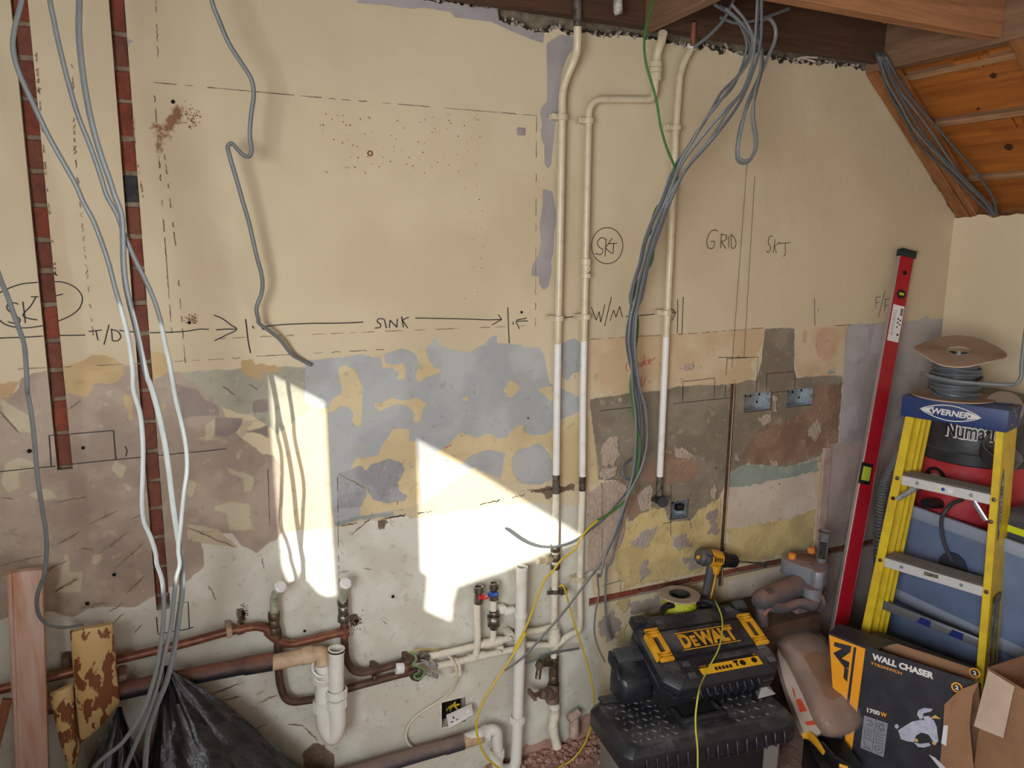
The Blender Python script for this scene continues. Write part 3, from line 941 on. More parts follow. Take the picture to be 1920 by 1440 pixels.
# ------------------------------------------------------------------ the setting: ceiling timbers and roof boards
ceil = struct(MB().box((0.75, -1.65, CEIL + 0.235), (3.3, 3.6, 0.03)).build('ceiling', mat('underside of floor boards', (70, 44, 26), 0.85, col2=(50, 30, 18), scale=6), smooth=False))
JH = 0.20
def joist(y, x0=ROOM_L, x1=2.285, z=CEIL, m='wood_dark', th=0.048):
    return MB().box(((x0 + x1) / 2, y, z + JH / 2), (x1 - x0, th, JH)).build('joist', M[m], ceil, bevel=0.003, seg=1)
MATS_J = mat('blackened joist timber', (88, 57, 36), 0.8, col2=(60, 38, 25), scale=9, lo=0.3, hi=0.7, bump=0.002, bscale=30, stretch=(0.35, 4, 4))
M['wood_black'] = MATS_J
joist(-0.052, z=CEIL + 0.012, m='wood_black')
for y in (-0.455, -0.86, -1.27, -1.67, -2.08, -2.5):
    joist(y)
# short timber between the first two joists, and the trimmer the joists end on
MB().hexa([(1.315, -0.08, CEIL - 0.005), (1.345, -0.08, CEIL - 0.005), (1.335, -0.43, CEIL), (1.295, -0.43, CEIL),
           (1.315, -0.08, CEIL + 0.10), (1.345, -0.08, CEIL + 0.10), (1.335, -0.43, CEIL + 0.11), (1.295, -0.43, CEIL + 0.11)]).build('noggin', M['wood_y'], ceil, bevel=0.004, seg=1)
trim_z = CEIL - 0.012
MB().hexa([(2.285, 0.0, trim_z), (2.335, 0.0, trim_z), (2.335, -3.3, trim_z), (2.285, -3.3, trim_z),
           (2.285, 0.0, CEIL + 0.22), (2.335, 0.0, CEIL + 0.22), (2.335, -3.3, CEIL + 0.22), (2.285, -3.3, CEIL + 0.22)]).build('trimmer', M['wood_y'], ceil, bevel=0.003, seg=1)
# the roof slope: rafters, then boards lying across them
S0, S1 = Vector((2.30, 0, 2.245)), Vector((2.90, 0, 1.735))
SD = (S1 - S0).normalized()
SN = Vector((-SD.z, 0, SD.x))
if SN.z < 0:
    SN = -SN
def rafter(y, th=0.045, dep=0.085, name='rafter'):
    a, b = S0 - SD * 0.02, S1 + SD * 0.06
    p = []
    for h in (0.0, dep):
        p += [a + SN * h + Vector((0, y - th / 2, 0)), b + SN * h + Vector((0, y - th / 2, 0)), b + SN * h + Vector((0, y + th / 2, 0)), a + SN * h + Vector((0, y + th / 2, 0))]
    return MB().hexa(p).build(name, M['rafter'], ceil, bevel=0.003, seg=1)
rafter(-0.028, 0.05, 0.075)
rafter(-0.075, 0.026, 0.055, 'rafter_batten')
for y in (-0.52, -0.95, -1.4, -1.85):
    rafter(y, 0.042, 0.07)
nb = 6
for i in range(-2, nb + 1):
    a = S0 + SD * (0.005 + i * 0.142)
    p0, p1 = a, a + SD * 0.150
    lo0, lo1 = 0.120, 0.098                          # each board laps over the next one down
    pts = []
    for (pp, h) in ((p0, lo0), (p1, lo1)):
        pass
    q = [p0 + SN * 0.120, p1 + SN * 0.096, p1 + SN * 0.114, p0 + SN * 0.138]
    MB().hexa([Vector((v.x, 0.0, v.z)) for v in q] + [Vector((v.x, -3.3, v.z)) for v in q]).build('roof_board', M['board'], ceil, bevel=0.002, seg=1)

def slope_hit(u, v, h=0.0):
    r = ray(u, v)
    o_ = S0 + SN * h
    return CAM + r * ((o_ - CAM).dot(SN) / r.dot(SN))
batten_m = mat('pale sawn batten', (176, 136, 98), 0.7, col2=(150, 110, 76), scale=8, stretch=(6, 0.6, 6))
for (cx_, cy_) in ((1600, 425), (1600, 812), (1760, 1215)):
    s_ = (slope_hit(1400 + cx_ / 3.6923, cy_ / 3.6923, 0.085) - S0).dot(SD)
    c0 = S0 + SD * s_
    q = [c0 + SN * 0.086, c0 + SD * 0.022 + SN * 0.086, c0 + SD * 0.022 + SN * 0.118, c0 + SN * 0.118]
    MB().hexa([Vector((v.x, -0.05, v.z)) for v in q] + [Vector((v.x, -3.3, v.z)) for v in q]).build('roof_batten', batten_m, ceil, bevel=0.002, seg=1)
for (cx_, cy_) in ((1525, 455), (1760, 870)):
    p = slope_hit(1400 + cx_ / 3.6923, cy_ / 3.6923, 0.09)
    for (yo, w_, hh_) in ((0.0, 0.085, 0.05), (-0.062, 0.022, 0.05)):
        q = [p + SD * (-hh_ / 2) + SN * 0.0, p + SD * (hh_ / 2) + SN * 0.0, p + SD * (hh_ / 2) + SN * 0.03, p - SD * (hh_ / 2) + SN * 0.03]
        MB().hexa([Vector((v.x, p.y + yo - w_ / 2, v.z)) for v in q] + [Vector((v.x, p.y + yo + w_ / 2, v.z)) for v in q]).build('roof_block', M['board'], ceil, bevel=0.002, seg=1)
for (cx_, cy_, r_) in ((1710, 520, 0.010), (1815, 1015, 0.014), (1605, 750, 0.004)):
    p = slope_hit(1400 + cx_ / 3.6923, cy_ / 3.6923, 0.097)
    MB().lathe([(0.0, 0.006), (r_, 0.004), (r_ * 0.9, 0.0)], p, -SN, 14).build('board_knot', mat('dark knot', (66, 38, 22), 0.8), ceil)
struct(MB().box((2.99, -1.65, 1.70), (0.04, 3.5, 0.60)).build('trim_leak_block', M['rafter'], smooth=False))  # added behind the eaves to block sky light leaking through the gap

# ------------------------------------------------------------------ writing and marks on wall_back
K0, K1, K3 = (0, 0), (0, 370), (0, 720)
def strokes(name, m, w, items, sub=4, curve=True):
    b = MB()
    for (x0, y0, pts) in items:
        P = WL(C(x0, y0, pts))
        if curve and len(P) > 2:
            P = smooth_path(P, sub)
        b.ribbon(P, w, lift=0.0032)
    return b.build(name, m, wall_back, smooth=False)
INK, PEN = M['ink'], M['pencil']
strokes('circled_socket_lettering', INK, 0.0026, [
    (0, 370, [(-60, 700), (0, 660), (60, 630), (150, 600), (262, 588)]), (0, 370, [(378, 584), (430, 586), (490, 605), (540, 640), (570, 690), (555, 760), (500, 812), (402, 858)]),
    (0, 370, [(-40, 800), (0, 852), (40, 880), (100, 897), (180, 903), (300, 888)]),
    (0, 370, [(130, 740), (100, 730), (60, 735), (50, 770), (110, 820), (140, 845), (130, 870), (90, 870), (55, 860)]),
    (0, 370, [(158, 720), (168, 790), (176, 870)]), (0, 370, [(248, 692), (215, 750), (160, 818), (200, 838), (260, 848)]), (0, 370, [(215, 688), (268, 688)]), (0, 370, [(386, 682), (437, 668)])])
strokes('run_line_lettering', INK, 0.0026, [
    (0, 370, [(-80, 980), (30, 972), (160, 968), (300, 960)]), (0, 370, [(415, 955), (590, 953)]),
    (0, 370, [(615, 928), (705, 918)]), (0, 370, [(665, 925), (672, 960), (680, 990)]), (0, 370, [(755, 880), (720, 1020)]), (0, 370, [(772, 915), (778, 990)]),
    (0, 370, [(765, 912), (815, 928), (836, 965), (815, 992), (778, 992)]),
    (0, 370, [(825, 920), (870, 926), (932, 932)]), (0, 370, [(1038, 937), (1180, 933), (1300, 925), (1380, 912), (1445, 913)]), (0, 370, [(1495, 917), (1560, 912), (1638, 912)]),
    (0, 370, [(1480, 815), (1540, 840), (1600, 885), (1638, 912), (1560, 955), (1485, 992)])])
strokes('divider_bar', INK, 0.0028, [(0, 370, [(1698, 842), (1706, 900), (1716, 990), (1733, 1078)]), (0, 370, [(1745, 890), (1756, 908)]), (0, 370, [(1816, 908), (1830, 916)])])
strokes('sink_lettering', INK, 0.0026, [
    (480, 370, [(55, 915), (40, 905), (75, 893), (200, 880), (400, 872), (600, 870), (740, 864)]),
    (480, 370, [(882, 842), (845, 840), (836, 860), (860, 880), (855, 900), (820, 905)]), (480, 370, [(885, 845), (900, 905)]),
    (480, 370, [(920, 905), (925, 850)]), (480, 370, [(925, 850), (972, 900)]), (480, 370, [(972, 900), (976, 840)]),
    (480, 370, [(1005, 825), (1010, 860), (1018, 900)]), (480, 370, [(1055, 828), (1010, 850)]), (480, 370, [(1010, 850), (1048, 905)]),
    (480, 370, [(1100, 835), (1250, 838), (1450, 842), (1600, 848), (1695, 845)]), (480, 370, [(1675, 810), (1698, 845)]), (480, 370, [(1698, 845), (1630, 883)])])
strokes('divider_bar', INK, 0.0028, [(480, 370, [(1740, 760), (1745, 900), (1750, 1010)]), (480, 370, [(1775, 860), (1780, 882)]), (480, 370, [(1800, 850), (1870, 836)]),
                                     (480, 370, [(1797, 858), (1880, 855)]), (480, 370, [(1797, 858), (1820, 910)])])
strokes('washing_machine_lettering', INK, 0.0026, [
    (960, 370, [(545, 760), (580, 850)]), (960, 370, [(580, 850), (600, 790)]), (960, 370, [(600, 790), (610, 865)]), (960, 370, [(610, 865), (640, 740)]), (960, 370, [(685, 690), (637, 893)]),
    (960, 370, [(675, 855), (700, 780)]), (960, 370, [(700, 780), (715, 830)]), (960, 370, [(715, 830), (742, 755)]), (960, 370, [(742, 755), (760, 830)]),
    (960, 370, [(785, 825), (880, 818), (1020, 805)]), (960, 370, [(1060, 800), (1130, 798)]), (960, 370, [(1100, 770), (1130, 798)]), (960, 370, [(1130, 798), (1105, 852)]),
    (960, 370, [(235, 845), (300, 838), (430, 825)])])
strokes('divider_bar', INK, 0.0026, [(960, 370, [(1143, 705), (1143, 820), (1140, 940)]), (960, 370, [(1182, 690), (1178, 790), (1173, 945)])])
circ = [(655 + 108 * math.cos(t), 335 + 125 * math.sin(t)) for t in [math.pi * 2 * k / 26 - 0.6 for k in range(27)]]
strokes('circled_socket_lettering', INK, 0.0022, [
    (960, 370, circ), (960, 370, [(650, 292), (610, 280), (587, 320), (600, 345), (625, 365), (612, 395), (570, 388)]), (960, 370, [(648, 290), (640, 410)]),
    (960, 370, [(690, 285), (642, 350)]), (960, 370, [(642, 350), (688, 392)]), (960, 370, [(660, 322), (725, 318)]), (960, 370, [(700, 318), (695, 392)])])
strokes('grid_lettering', INK, 0.0022, [
    (960, 370, [(1422, 236), (1400, 226), (1370, 240), (1345, 300), (1355, 350), (1388, 350), (1396, 305), (1372, 308)]), (960, 370, [(1445, 250), (1440, 350)]),
    (960, 370, [(1440, 258), (1476, 262), (1480, 290), (1445, 308)]), (960, 370, [(1445, 308), (1476, 356)]), (960, 370, [(1495, 268), (1495, 350)]),
    (960, 370, [(1512, 256), (1514, 350)]), (960, 370, [(1508, 256), (1536, 280), (1546, 325), (1535, 350), (1514, 352)])])
strokes('socket_lettering', INK, 0.0022, [
    (960, 370, [(1802, 268), (1778, 272), (1770, 315), (1786, 350), (1772, 380), (1755, 372)]), (960, 370, [(1817, 290), (1805, 385)]), (960, 370, [(1852, 308), (1812, 340)]),
    (960, 370, [(1812, 340), (1827, 388)]), (960, 370, [(1842, 320), (1920, 314)]), (960, 370, [(1886, 318), (1886, 400), (1874, 408)])])
strokes('fridge_lettering', INK, 0.0022, [
    (1400, 370, [(892, 690), (888, 770)]), (1400, 370, [(890, 692), (922, 688)]), (1400, 370, [(889, 730), (912, 725)]), (1400, 370, [(953, 645), (907, 830)]),
    (1400, 370, [(957, 705), (948, 790)]), (1400, 370, [(952, 706), (986, 703)]), (1400, 370, [(951, 752), (974, 742)])])
strokes('divider_bar', INK, 0.0022, [(1400, 370, [(465, 695), (468, 890)]), (1400, 370, [(490, 768), (490, 790)])])
strokes('socket_outline', INK, 0.0020, [
    (0, 720, [(340, 355), (376, 352)]), (0, 720, [(340, 355), (355, 568)]), (0, 720, [(486, 345), (785, 320)]), (0, 720, [(785, 320), (800, 522)]), (0, 720, [(865, 430), (880, 462), (868, 500)]),
    (0, 720, [(-100, 615), (0, 605), (235, 580), (384, 568)]), (0, 720, [(500, 552), (800, 522), (1012, 502)]), (0, 720, [(1096, 494), (1280, 475), (1430, 462), (1565, 445)])], curve=False)
strokes('socket_outline', INK, 0.0024, [(0, 1050, [(1083, 390), (1092, 500)]), (0, 1050, [(1092, 510), (1300, 475), (1340, 460)]), (0, 1050, [(1310, 472), (1302, 287), (1225, 297)]),
                                        (0, 1050, [(1170, 225), (1173, 312)])], curve=False)
strokes('socket_outline', INK, 0.0018, [
    (960, 370, [(1485, 1117), (1700, 1105), (1690, 1282)]), (960, 370, [(1485, 1117), (1478, 1230)]), (960, 370, [(1180, 1275), (1400, 1250)]), (960, 370, [(1400, 1250), (1394, 1392)]),
    (960, 370, [(1180, 1275), (1178, 1415)]), (960, 370, [(1475, 1300), (1470, 1380)]), (960, 370, [(1112, 1427), (1500, 1387)]), (960, 370, [(1562, 1095), (1566, 1112)]),
    (1400, 370, [(135, 1220), (330, 1205), (328, 1330)]), (1400, 370, [(135, 1220), (135, 1340)]), (1400, 370, [(-30, 1382), (60, 1368)]), (1400, 370, [(180, 1350), (285, 1340)]),
    (1400, 370, [(65, 1280), (62, 1350)]), (960, 720, [(600, 185), (830, 160), (940, 150)]), (960, 720, [(1098, 700), (1097, 800)]), (960, 720, [(1096, 860), (1095, 1050)]),
    (960, 720, [(1060, 780), (1095, 772)]), (960, 720, [(1040, 965), (1100, 955)]), (960, 720, [(1215, 930), (1232, 960), (1238, 1000)]), (960, 1050, [(622, 178), (750, 140), (748, 215)]),
    (1400, 370, [(-200, 1108), (0, 1107)]), (1400, 370, [(610, 888), (720, 881)])], curve=False)
strokes('drop_line', PEN, 0.0016, [(0, 0, [(u * 3.6923, v * 3.6923) for u, v in P]) for P in (
    [(1400, 300), (1371, 690)], [(1414, 330), (1394, 668)])], curve=False)
strokes('red_cooker_lettering', M['red_ink'], 0.0022, [
    (960, 370, [(812, 1138), (790, 1155), (783, 1180), (800, 1205)]), (960, 370, [(852, 1165), (862, 1145), (878, 1158), (866, 1176), (852, 1165)]),
    (960, 370, [(884, 1163), (894, 1143), (908, 1156), (896, 1172), (884, 1163)]), (960, 370, [(915, 1090), (905, 1160)]), (960, 370, [(935, 1125), (910, 1140), (930, 1160)]),
    (960, 370, [(936, 1145), (956, 1130), (948, 1120), (940, 1150), (962, 1152)]), (960, 370, [(962, 1130), (975, 1120), (990, 1108)]), (960, 370, [(890, 1240), (898, 1310), (925, 1245)]),
    (960, 370, [(868, 1300), (872, 1345)]), (480, 720, [(1300, 445), (1352, 418)]), (480, 720, [(975, 810), (978, 835)])])
# cupboard outline left in the paint
def broken(pts, w, m, name, seed, keep=0.6, sub=14, jit=0.0012):
    r_ = random.Random(seed)
    P = WL(pts)
    b = MB()
    for i in range(len(P) - 1):
        for k in range(sub):
            if r_.random() < keep:
                a, c = P[i].lerp(P[i + 1], k / sub), P[i].lerp(P[i + 1], (k + 1) / sub)
                j = Vector((r_.uniform(-jit, jit), 0, r_.uniform(-jit, jit)))
                b.ribbon([a + j, (a + c) / 2 + j * -1, c + j], w * r_.uniform(0.5, 1.3), lift=0.0032)
    return b.build(name, m, wall_back, smooth=False)
broken([(288, 155), (640, 187), (1005, 217)], 0.0016, PEN, 'cupboard_outline', 1, 0.72, 26)
broken([(288, 155), (305, 400), (322, 625)], 0.0014, PEN, 'cupboard_outline', 2, 0.6, 20)
broken([(308, 290), (330, 470), (348, 690)], 0.0014, PEN, 'cupboard_outline', 3, 0.45, 20)
broken([(1005, 217), (1003, 610)], 0.0014, PEN, 'cupboard_outline', 4, 0.6, 26)
broken([(330, 638), (700, 622), (1003, 610)], 0.0020, M['scar'], 'cupboard_outline', 5, 0.6, 30)
broken([(0, 693), (230, 683), (450, 671)], 0.0022, M['scar'], 'old_edge_line', 6, 0.5, 14)
broken([(480, 668), (720, 655)], 0.0018, PEN, 'old_edge_line', 7, 0.6, 14)
broken([(1105, 636), (1300, 625), (1430, 615)], 0.0026, M['scar'], 'old_edge_line', 8, 0.6, 18)
broken([(135, 115), (140, 280), (160, 480), (175, 630)], 0.0026, M['scar'], 'paint_run', 9, 0.42, 22, 0.003)
broken([(66, 80), (80, 260), (95, 420), (105, 520)], 0.0030, M['scar'], 'paint_run', 10, 0.4, 26, 0.003)
broken([(246, 180), (255, 290), (268, 370)], 0.0020, M['scar'], 'paint_run', 11, 0.4, 16, 0.002)
broken([(292, 0), (296, 110)], 0.0020, M['scar'], 'paint_run', 12, 0.6, 10, 0.002)
broken([(1128, 905), (1128, 1070)], 0.0016, PEN, 'old_edge_line', 13, 0.85, 14, 0.001)
broken([(502, 880), (506, 1000)], 0.0016, PEN, 'old_edge_line', 14, 0.7, 8, 0.002)
broken([(632, 880), (634, 1040), (636, 1115)], 0.0014, PEN, 'old_edge_line', 15, 0.7, 12, 0.001)
broken([(640, 985), (760, 965), (900, 945), (1040, 915)], 0.0030, M['grime'], 'old_edge_line', 16, 0.45, 12, 0.003)
# gouges hacked into the old plaster: shallow lens shaped cuts
def gouges():
    r_ = random.Random(5)
    b = MB()
    G_ = [(0, 720, (395, 1115), (550, 1020)), (0, 720, (615, 965), (820, 878)), (0, 720, (-60, 1270), (300, 1180)), (0, 720, (280, 1310), (470, 1220)), (0, 720, (800, 1280), (1000, 1090)),
          (0, 720, (375, 1440), (540, 1350)), (0, 720, (1290, 990), (1630, 1130)), (0, 720, (910, 935), (975, 905)), (0, 1050, (380, 220), (540, 125)), (0, 1050, (1460, 930), (1690, 840)),
          (0, 1050, (1530, 970), (1670, 940)), (0, 1050, (1780, 990), (1920, 930)), (0, 1050, (1750, 1170), (1850, 1130)), (0, 720, (0, 190), (130, 340)), (0, 720, (1540, 10), (1630, 80)),
          (0, 720, (1720, 0), (1780, 40)), (0, 720, (470, 180), (560, 110)), (0, 720, (690, 1170), (890, 1020)), (0, 1050, (870, 230), (1000, 110)), (0, 1050, (750, 360), (860, 290)),
          (0, 1050, (560, 330), (740, 290)), (0, 1050, (780, 440), (860, 360)), (0, 1050, (930, 500), (980, 440)), (0, 720, (0, 790), (90, 790)), (0, 720, (380, 820), (600, 780)),
          (480, 720, (650, 1045), (800, 915)), (480, 720, (740, 1270), (800, 1285)), (480, 720, (580, 1300), (640, 1290)), (480, 1050, (220, 1130), (330, 1150)), (480, 1050, (330, 1150), (430, 1250)),
          (480, 1050, (0, 930), (60, 900)), (0, 1050, (1440, 170), (1500, 280)), (0, 720, (1810, 1200), (1830, 1280)), (0, 720, (560, 1130), (640, 1150)), (480, 720, (570, 620), (760, 720)),
          (1400, 720, (520, 40), (560, 20)), (960, 720, (1180, 400), (1195, 430)), (480, 1050, (820, 830), (920, 780)), (480, 1050, (870, 420), (905, 440))]
    for (x0, y0, p, q) in G_:
        a, c = WL(C(x0, y0, [p, q]))
        d = (c - a)
        n = Vector((-d.z, 0, d.x)).normalized()
        wmax = min(0.0038, d.length * 0.08)
        k0 = len(b.v)
        m_ = 9
        for i in range(m_ + 1):
            t = i / m_
            ww = wmax * math.sin(math.pi * t) ** 0.6 * r_.uniform(0.5, 1.1) + 0.0004
            cpt = a + d * t + n * r_.uniform(-0.002, 0.002) + Vector((0, -0.0034, 0))
            b.v += [cpt + n * ww * 0.5, cpt + Vector((0, 0.0006, 0)), cpt - n * ww * 0.5]
        for i in range(m_):
            s = k0 + 3 * i
            b.face([s, s + 1, s + 4, s + 3])
            b.face([s + 1, s + 2, s + 5, s + 4])
    o = b.build('gouge_marks', M['scar'], wall_back, smooth=False)
    o['kind'] = 'stuff'
gouges()
def spots():
    r_ = random.Random(11)
    b = MB()
    for i in range(120):
        u, v = r_.uniform(600, 905), r_.uniform(212, 325)
        if r_.random() < 0.5 and v > 270:
            continue
        b.disc(W(u, v), r_.uniform(0.0008, 0.0022), n=6, lift=0.0032)
    for i in range(26):
        b.disc(W(r_.uniform(870, 905), r_.uniform(220, 600)), r_.uniform(0.0008, 0.0018), n=6, lift=0.0032)
    for i in range(50):
        b.disc(W(r_.gauss(358, 7), r_.gauss(220, 12)), r_.uniform(0.0008, 0.002), n=6, lift=0.0032)
    for i in range(60):
        b.disc(W(r_.gauss(360, 6), r_.gauss(598, 5)), r_.uniform(0.0006, 0.0018), n=6, lift=0.0032)
    o = b.build('rust_specks', M['rust'], wall_back, smooth=False)
    o['kind'] = 'stuff'
    b = MB()
    for i in range(150):
        a = r_.random() * 6.28
        rr = abs(r_.gauss(0, 8))
        b.disc(W(456 + rr * 0.8 * math.cos(a), 1150 + rr * 1.5 * math.sin(a)), r_.uniform(0.0006, 0.0022), n=6, lift=0.0034)
        b.disc(W(668 + rr * math.cos(a), 1165 + rr * 1.1 * math.sin(a)), r_.uniform(0.0006, 0.0020), n=6, lift=0.0034)
    o = b.build('soot_specks', M['grime'], wall_back, smooth=False)
    o['kind'] = 'stuff'
spots()
for (x0, y0, x, y, r_) in ((0, 370, 1310, 867, 0.0042), (0, 0, 1197, 706, 0.0046), (480, 370, 1835, 795, 0.0042), (0, 1050, 605, 297, 0.005), (0, 1050, 790, 98, 0.0045), (480, 1050, 945, 250, 0.005),
                           (0, 720, 575, 440, 0.004), (960, 720, 108, 236, 0.0028), (480, 1050, 335, 488, 0.004), (0, 720, 205, 462, 0.005), (960, 720, 1405, 578, 0.003), (1400, 720, 222, 690, 0.003)):
    c = W(*C(x0, y0, [(x, y)])[0])
    MB().disc(c, r_, n=12, lift=0.0038).build('screw_hole', M['void'], wall_back, smooth=False)
pl = W(*C(480, 0, [(1832, 912)])[0])
MB().box(pl + Vector((0, -0.003, 0)), (0.024, 0.006, 0.020)).build('wall_plug', mat('grey plug', (150, 142, 140), 0.7), wall_back, bevel=0.002)
MB().lathe([(0.004, 0.0034), (0.0075, 0.0046), (0.0075, 0.0034)], W(*C(480, 0, [(787, 1063)])[0]), (0, -1, 0), 12).build('wall_plug', M['rust'], wall_back)
# crumbling rubble along the top of the wall
def crumbs():
    r_ = random.Random(8)
    for (m_, n_, tag_) in ((mat('plaster rubble', (176, 164, 146), 0.95, col2=(130, 116, 100), scale=60), 240, 'rubble_crumbs'), (M['grime'], 220, 'dark_rubble_crumbs')):
        b = MB()
        for i in range(n_):
            x = r_.uniform(0.72, 2.27)
            z = float(top_line(np.array([x]))[0]) + r_.uniform(-0.002, 0.010)
            s = r_.uniform(0.003, 0.010)
            rot = Quaternion((r_.random(), r_.random(), r_.random(), r_.random())).normalized().to_matrix()
            b.box((x, r_.uniform(0.0, 0.020), z), (s * r_.uniform(1, 2.4), s, s * 0.8), rot)
        o = b.build(tag_, m_, wall_back, smooth=False)
        o['kind'] = 'stuff'
crumbs()
for (u, v, a, L_) in ((1505, 108, 0.4, 0.05), (1515, 112, -0.3, 0.06), (1498, 112, 1.1, 0.04), (1524, 108, 0.1, 0.035)):
    p = W(u, v, 0.004)
    d = Vector((math.cos(a), -0.1, math.sin(a) * 0.5)) * L_ / 2
    MB().beam(p - d, p + d, 0.008, 0.005).build('plaster_splinter', mat('pale splinter', (206, 186, 166), 0.9), wall_back, bevel=0.001, seg=1)

# metal back boxes sunk in the wall
def back_box(rect, label, dep=0.045):
    a, b_, c, d = rect
    t = 0.002
    root = thing('metal_back_box', label, 'back box', ((a + b_) / 2, dep / 2, c), 0, 'metal back boxes sunk in the wall')
    st = MB()
    st.box(((a + b_) / 2, dep - 0.004, (c + d) / 2), (b_ - a, t, d - c))
    st.build('box_back', M['steel'], root, smooth=False)
    sd = MB()
    sd.box((a + t, dep / 2, (c + d) / 2), (t, dep - 0.01, d - c)).box((b_ - t, dep / 2, (c + d) / 2), (t, dep - 0.01, d - c))
    sd.box(((a + b_) / 2, dep / 2, c + t), (b_ - a, dep - 0.01, t)).box(((a + b_) / 2, dep / 2, d - t), (b_ - a, dep - 0.01, t))
    sd.build('box_side', M['steel'], root, smooth=False)
    for x in (a + 0.006, b_ - 0.006):
        MB().box((x, 0.006, (c + d) / 2), (0.010, 0.002, 0.014)).build('lug', M['steel'], root, smooth=False)
    for (fx, fz) in ((0.25, 0.3), (0.5, 0.7), (0.75, 0.35), (0.82, 0.75), (0.3, 0.75)):
        MB().disc((a + (b_ - a) * fx, dep - 0.0052, c + (d - c) * fz), 0.005, n=10).build('knockout', M['void'], root, smooth=False)
    return root
back_box(BOXES[0], 'galvanised double back box nearest the cable groove, sunk in grey cement')
back_box(BOXES[1], 'galvanised double back box sunk beside the lavender skim patch')
bb = back_box(BOXES[2], 'single galvanised back box below the capped pipe valve')
MB().box((1.600, 0.012, 0.778), (0.030, 0.02, 0.022)).build('terminal', M['black_clean'], bb, bevel=0.003)

# ------------------------------------------------------------------ plumbing
def P5(x0, y0, pts, off):
    """crop trace to points; off may be one value or a list"""
    pp = C(x0, y0, pts)
    return [W(u, v, off[i] if isinstance(off, (list, tuple)) else off) for i, (u, v) in enumerate(pp)]
def PX(pts):
    return [W(u, v, o) for (u, v, o) in pts]
def nut(b, p, d, r, L, n=6):
    d = Vector(d).normalized()
    b.cyl(Vector(p) - d * L / 2, Vector(p) + d * L / 2, r, r, n)
def collar(b, p, d, r, L, n=18):
    d = Vector(d).normalized()
    p = Vector(p)
    b.tube([p - d * L / 2, p - d * L * 0.42, p + d * L * 0.42, p + d * L / 2], [r * 0.9, r, r, r * 0.9], n)
def clip(parent, u, v, off, r, m=None, flip=1):
    """plastic pipe clip: ring round the pipe, stand-off and lug to the left"""
    p = W(u, v, off)
    b = MB()
    b.tube([p + Vector((0, 0, -0.008)), p + Vector((0, 0, 0.008))], r * 1.42, 16)
    b.box(p + Vector((0, off / 2, 0)), (r * 1.2, off, 0.013))
    b.box(p + Vector((-r * 1.7 * flip, off * 0.2, 0.001)), (r * 1.6, r * 1.9, 0.016))
    b.cyl(p + Vector((-r * 1.7 * flip, -r * 0.4, 0.001)), p + Vector((-r * 1.7 * flip, -r * 1.0, 0.001)), 0.0045, n=8)
    return b.build('pipe_clip', m or M['pipe_cream'], parent, bevel=0.0012, seg=1)
UP = Vector((0, 0, 1))

# riser pipe with a swan neck at the top
t1 = thing('riser_pipe', 'cream painted riser pipe nearest the grey drip stain, running floor to ceiling', 'pipe', (1.11, -0.04, 0.0))
top1 = PX([(1083, -40, 0.095), (1083, 50, 0.092), (1082, 92, 0.085), (1075, 116, 0.065), (1063, 144, 0.05), (1055.5, 173, 0.042), (1054, 217, 0.04), (1053.5, 250, 0.038)])
MB().tube(smooth_path(top1[1:], 6) + [W(1049, 500, 0.036), W(1046, 645, 0.036)], 0.0112, 14).build('pipe_run', M['pipe_cream'], t1)
MB().tube([W(1046, 645, 0.036), W(1044.5, 740, 0.036), W(1042.9, 890, 0.036)], 0.0111, 14).build('white_run', M['pipe_white'], t1)
MB().tube([top1[0], top1[1]], 0.0116, 14).build('bare_pipe', M['pipe_dark'], t1)
MB().tube([W(1042.9, 890, 0.036), W(1042.6, 925, 0.036)], 0.0115, 14).build('bare_pipe', M['pipe_dark'], t1)
low1 = [W(1042.6, 925, 0.036), W(1041, 1045, 0.036), W(1040, 1110, 0.036), W(1039, 1180, 0.036), W(1038, 1250, 0.036)]
MB().tube(low1, 0.0112, 14).build('pipe_run', M['pipe_low'], t1)
vb = MB()
for (v, r, L) in ((1195, 0.021, 0.03), (1212, 0.017, 0.03), (1182, 0.018, 0.02)):
    collar(vb, W(1039, v, 0.036), UP, r, L)
vb.build('compression_tee', M['pipe_low'], t1)
b = MB()
for (v, r, L, n_) in ((1240, 0.019, 0.030, 6), (1256, 0.0165, 0.035, 12), (1272, 0.017, 0.025, 8), (1290, 0.021, 0.035, 6)):
    nut(b, W(1038, v, 0.036), UP, r, L, n_)
b.build('stop_valve', M['brass'], t1, bevel=0.001, seg=1)
b = MB()
p = W(1038, 1242, 0.036)
q = W(1012, 1243, 0.075)
b.tube([p, p.lerp(q, 0.55), q], [0.011, 0.0135, 0.0135], 8)
b.cyl(q, q + Vector((-0.012, -0.012, -0.045)), 0.008, 0.010, 8)
b.lathe([(0.0, 0), (0.014, 0), (0.014, 0.010), (0.0, 0.010)], q + Vector((-0.004, -0.008, 0)), (-0.6, -0.8, 0.1), 8)
b.build('drain_tap', M['brass'], t1, bevel=0.001, seg=1)
b = MB()
p = W(1036, 1300, 0.04)
q = W(1002, 1303, 0.10)
b.tube([p + UP * 0.03, p - UP * 0.03], [0.019, 0.023], 12)
b.tube([p, p.lerp(q, 0.35), p.lerp(q, 0.4), p.lerp(q, 0.62), p.lerp(q, 0.66), q], [0.021, 0.020, 0.015, 0.015, 0.008, 0.008], 10)
b.box(q + Vector((-0.006, 0.004, 0)), (0.010, 0.050, 0.016))
b.build('stopcock', mat('old dusty brass', (140, 116, 100), 0.6, 0.4, col2=(110, 92, 80), scale=50), t1, bevel=0.0012, seg=1)
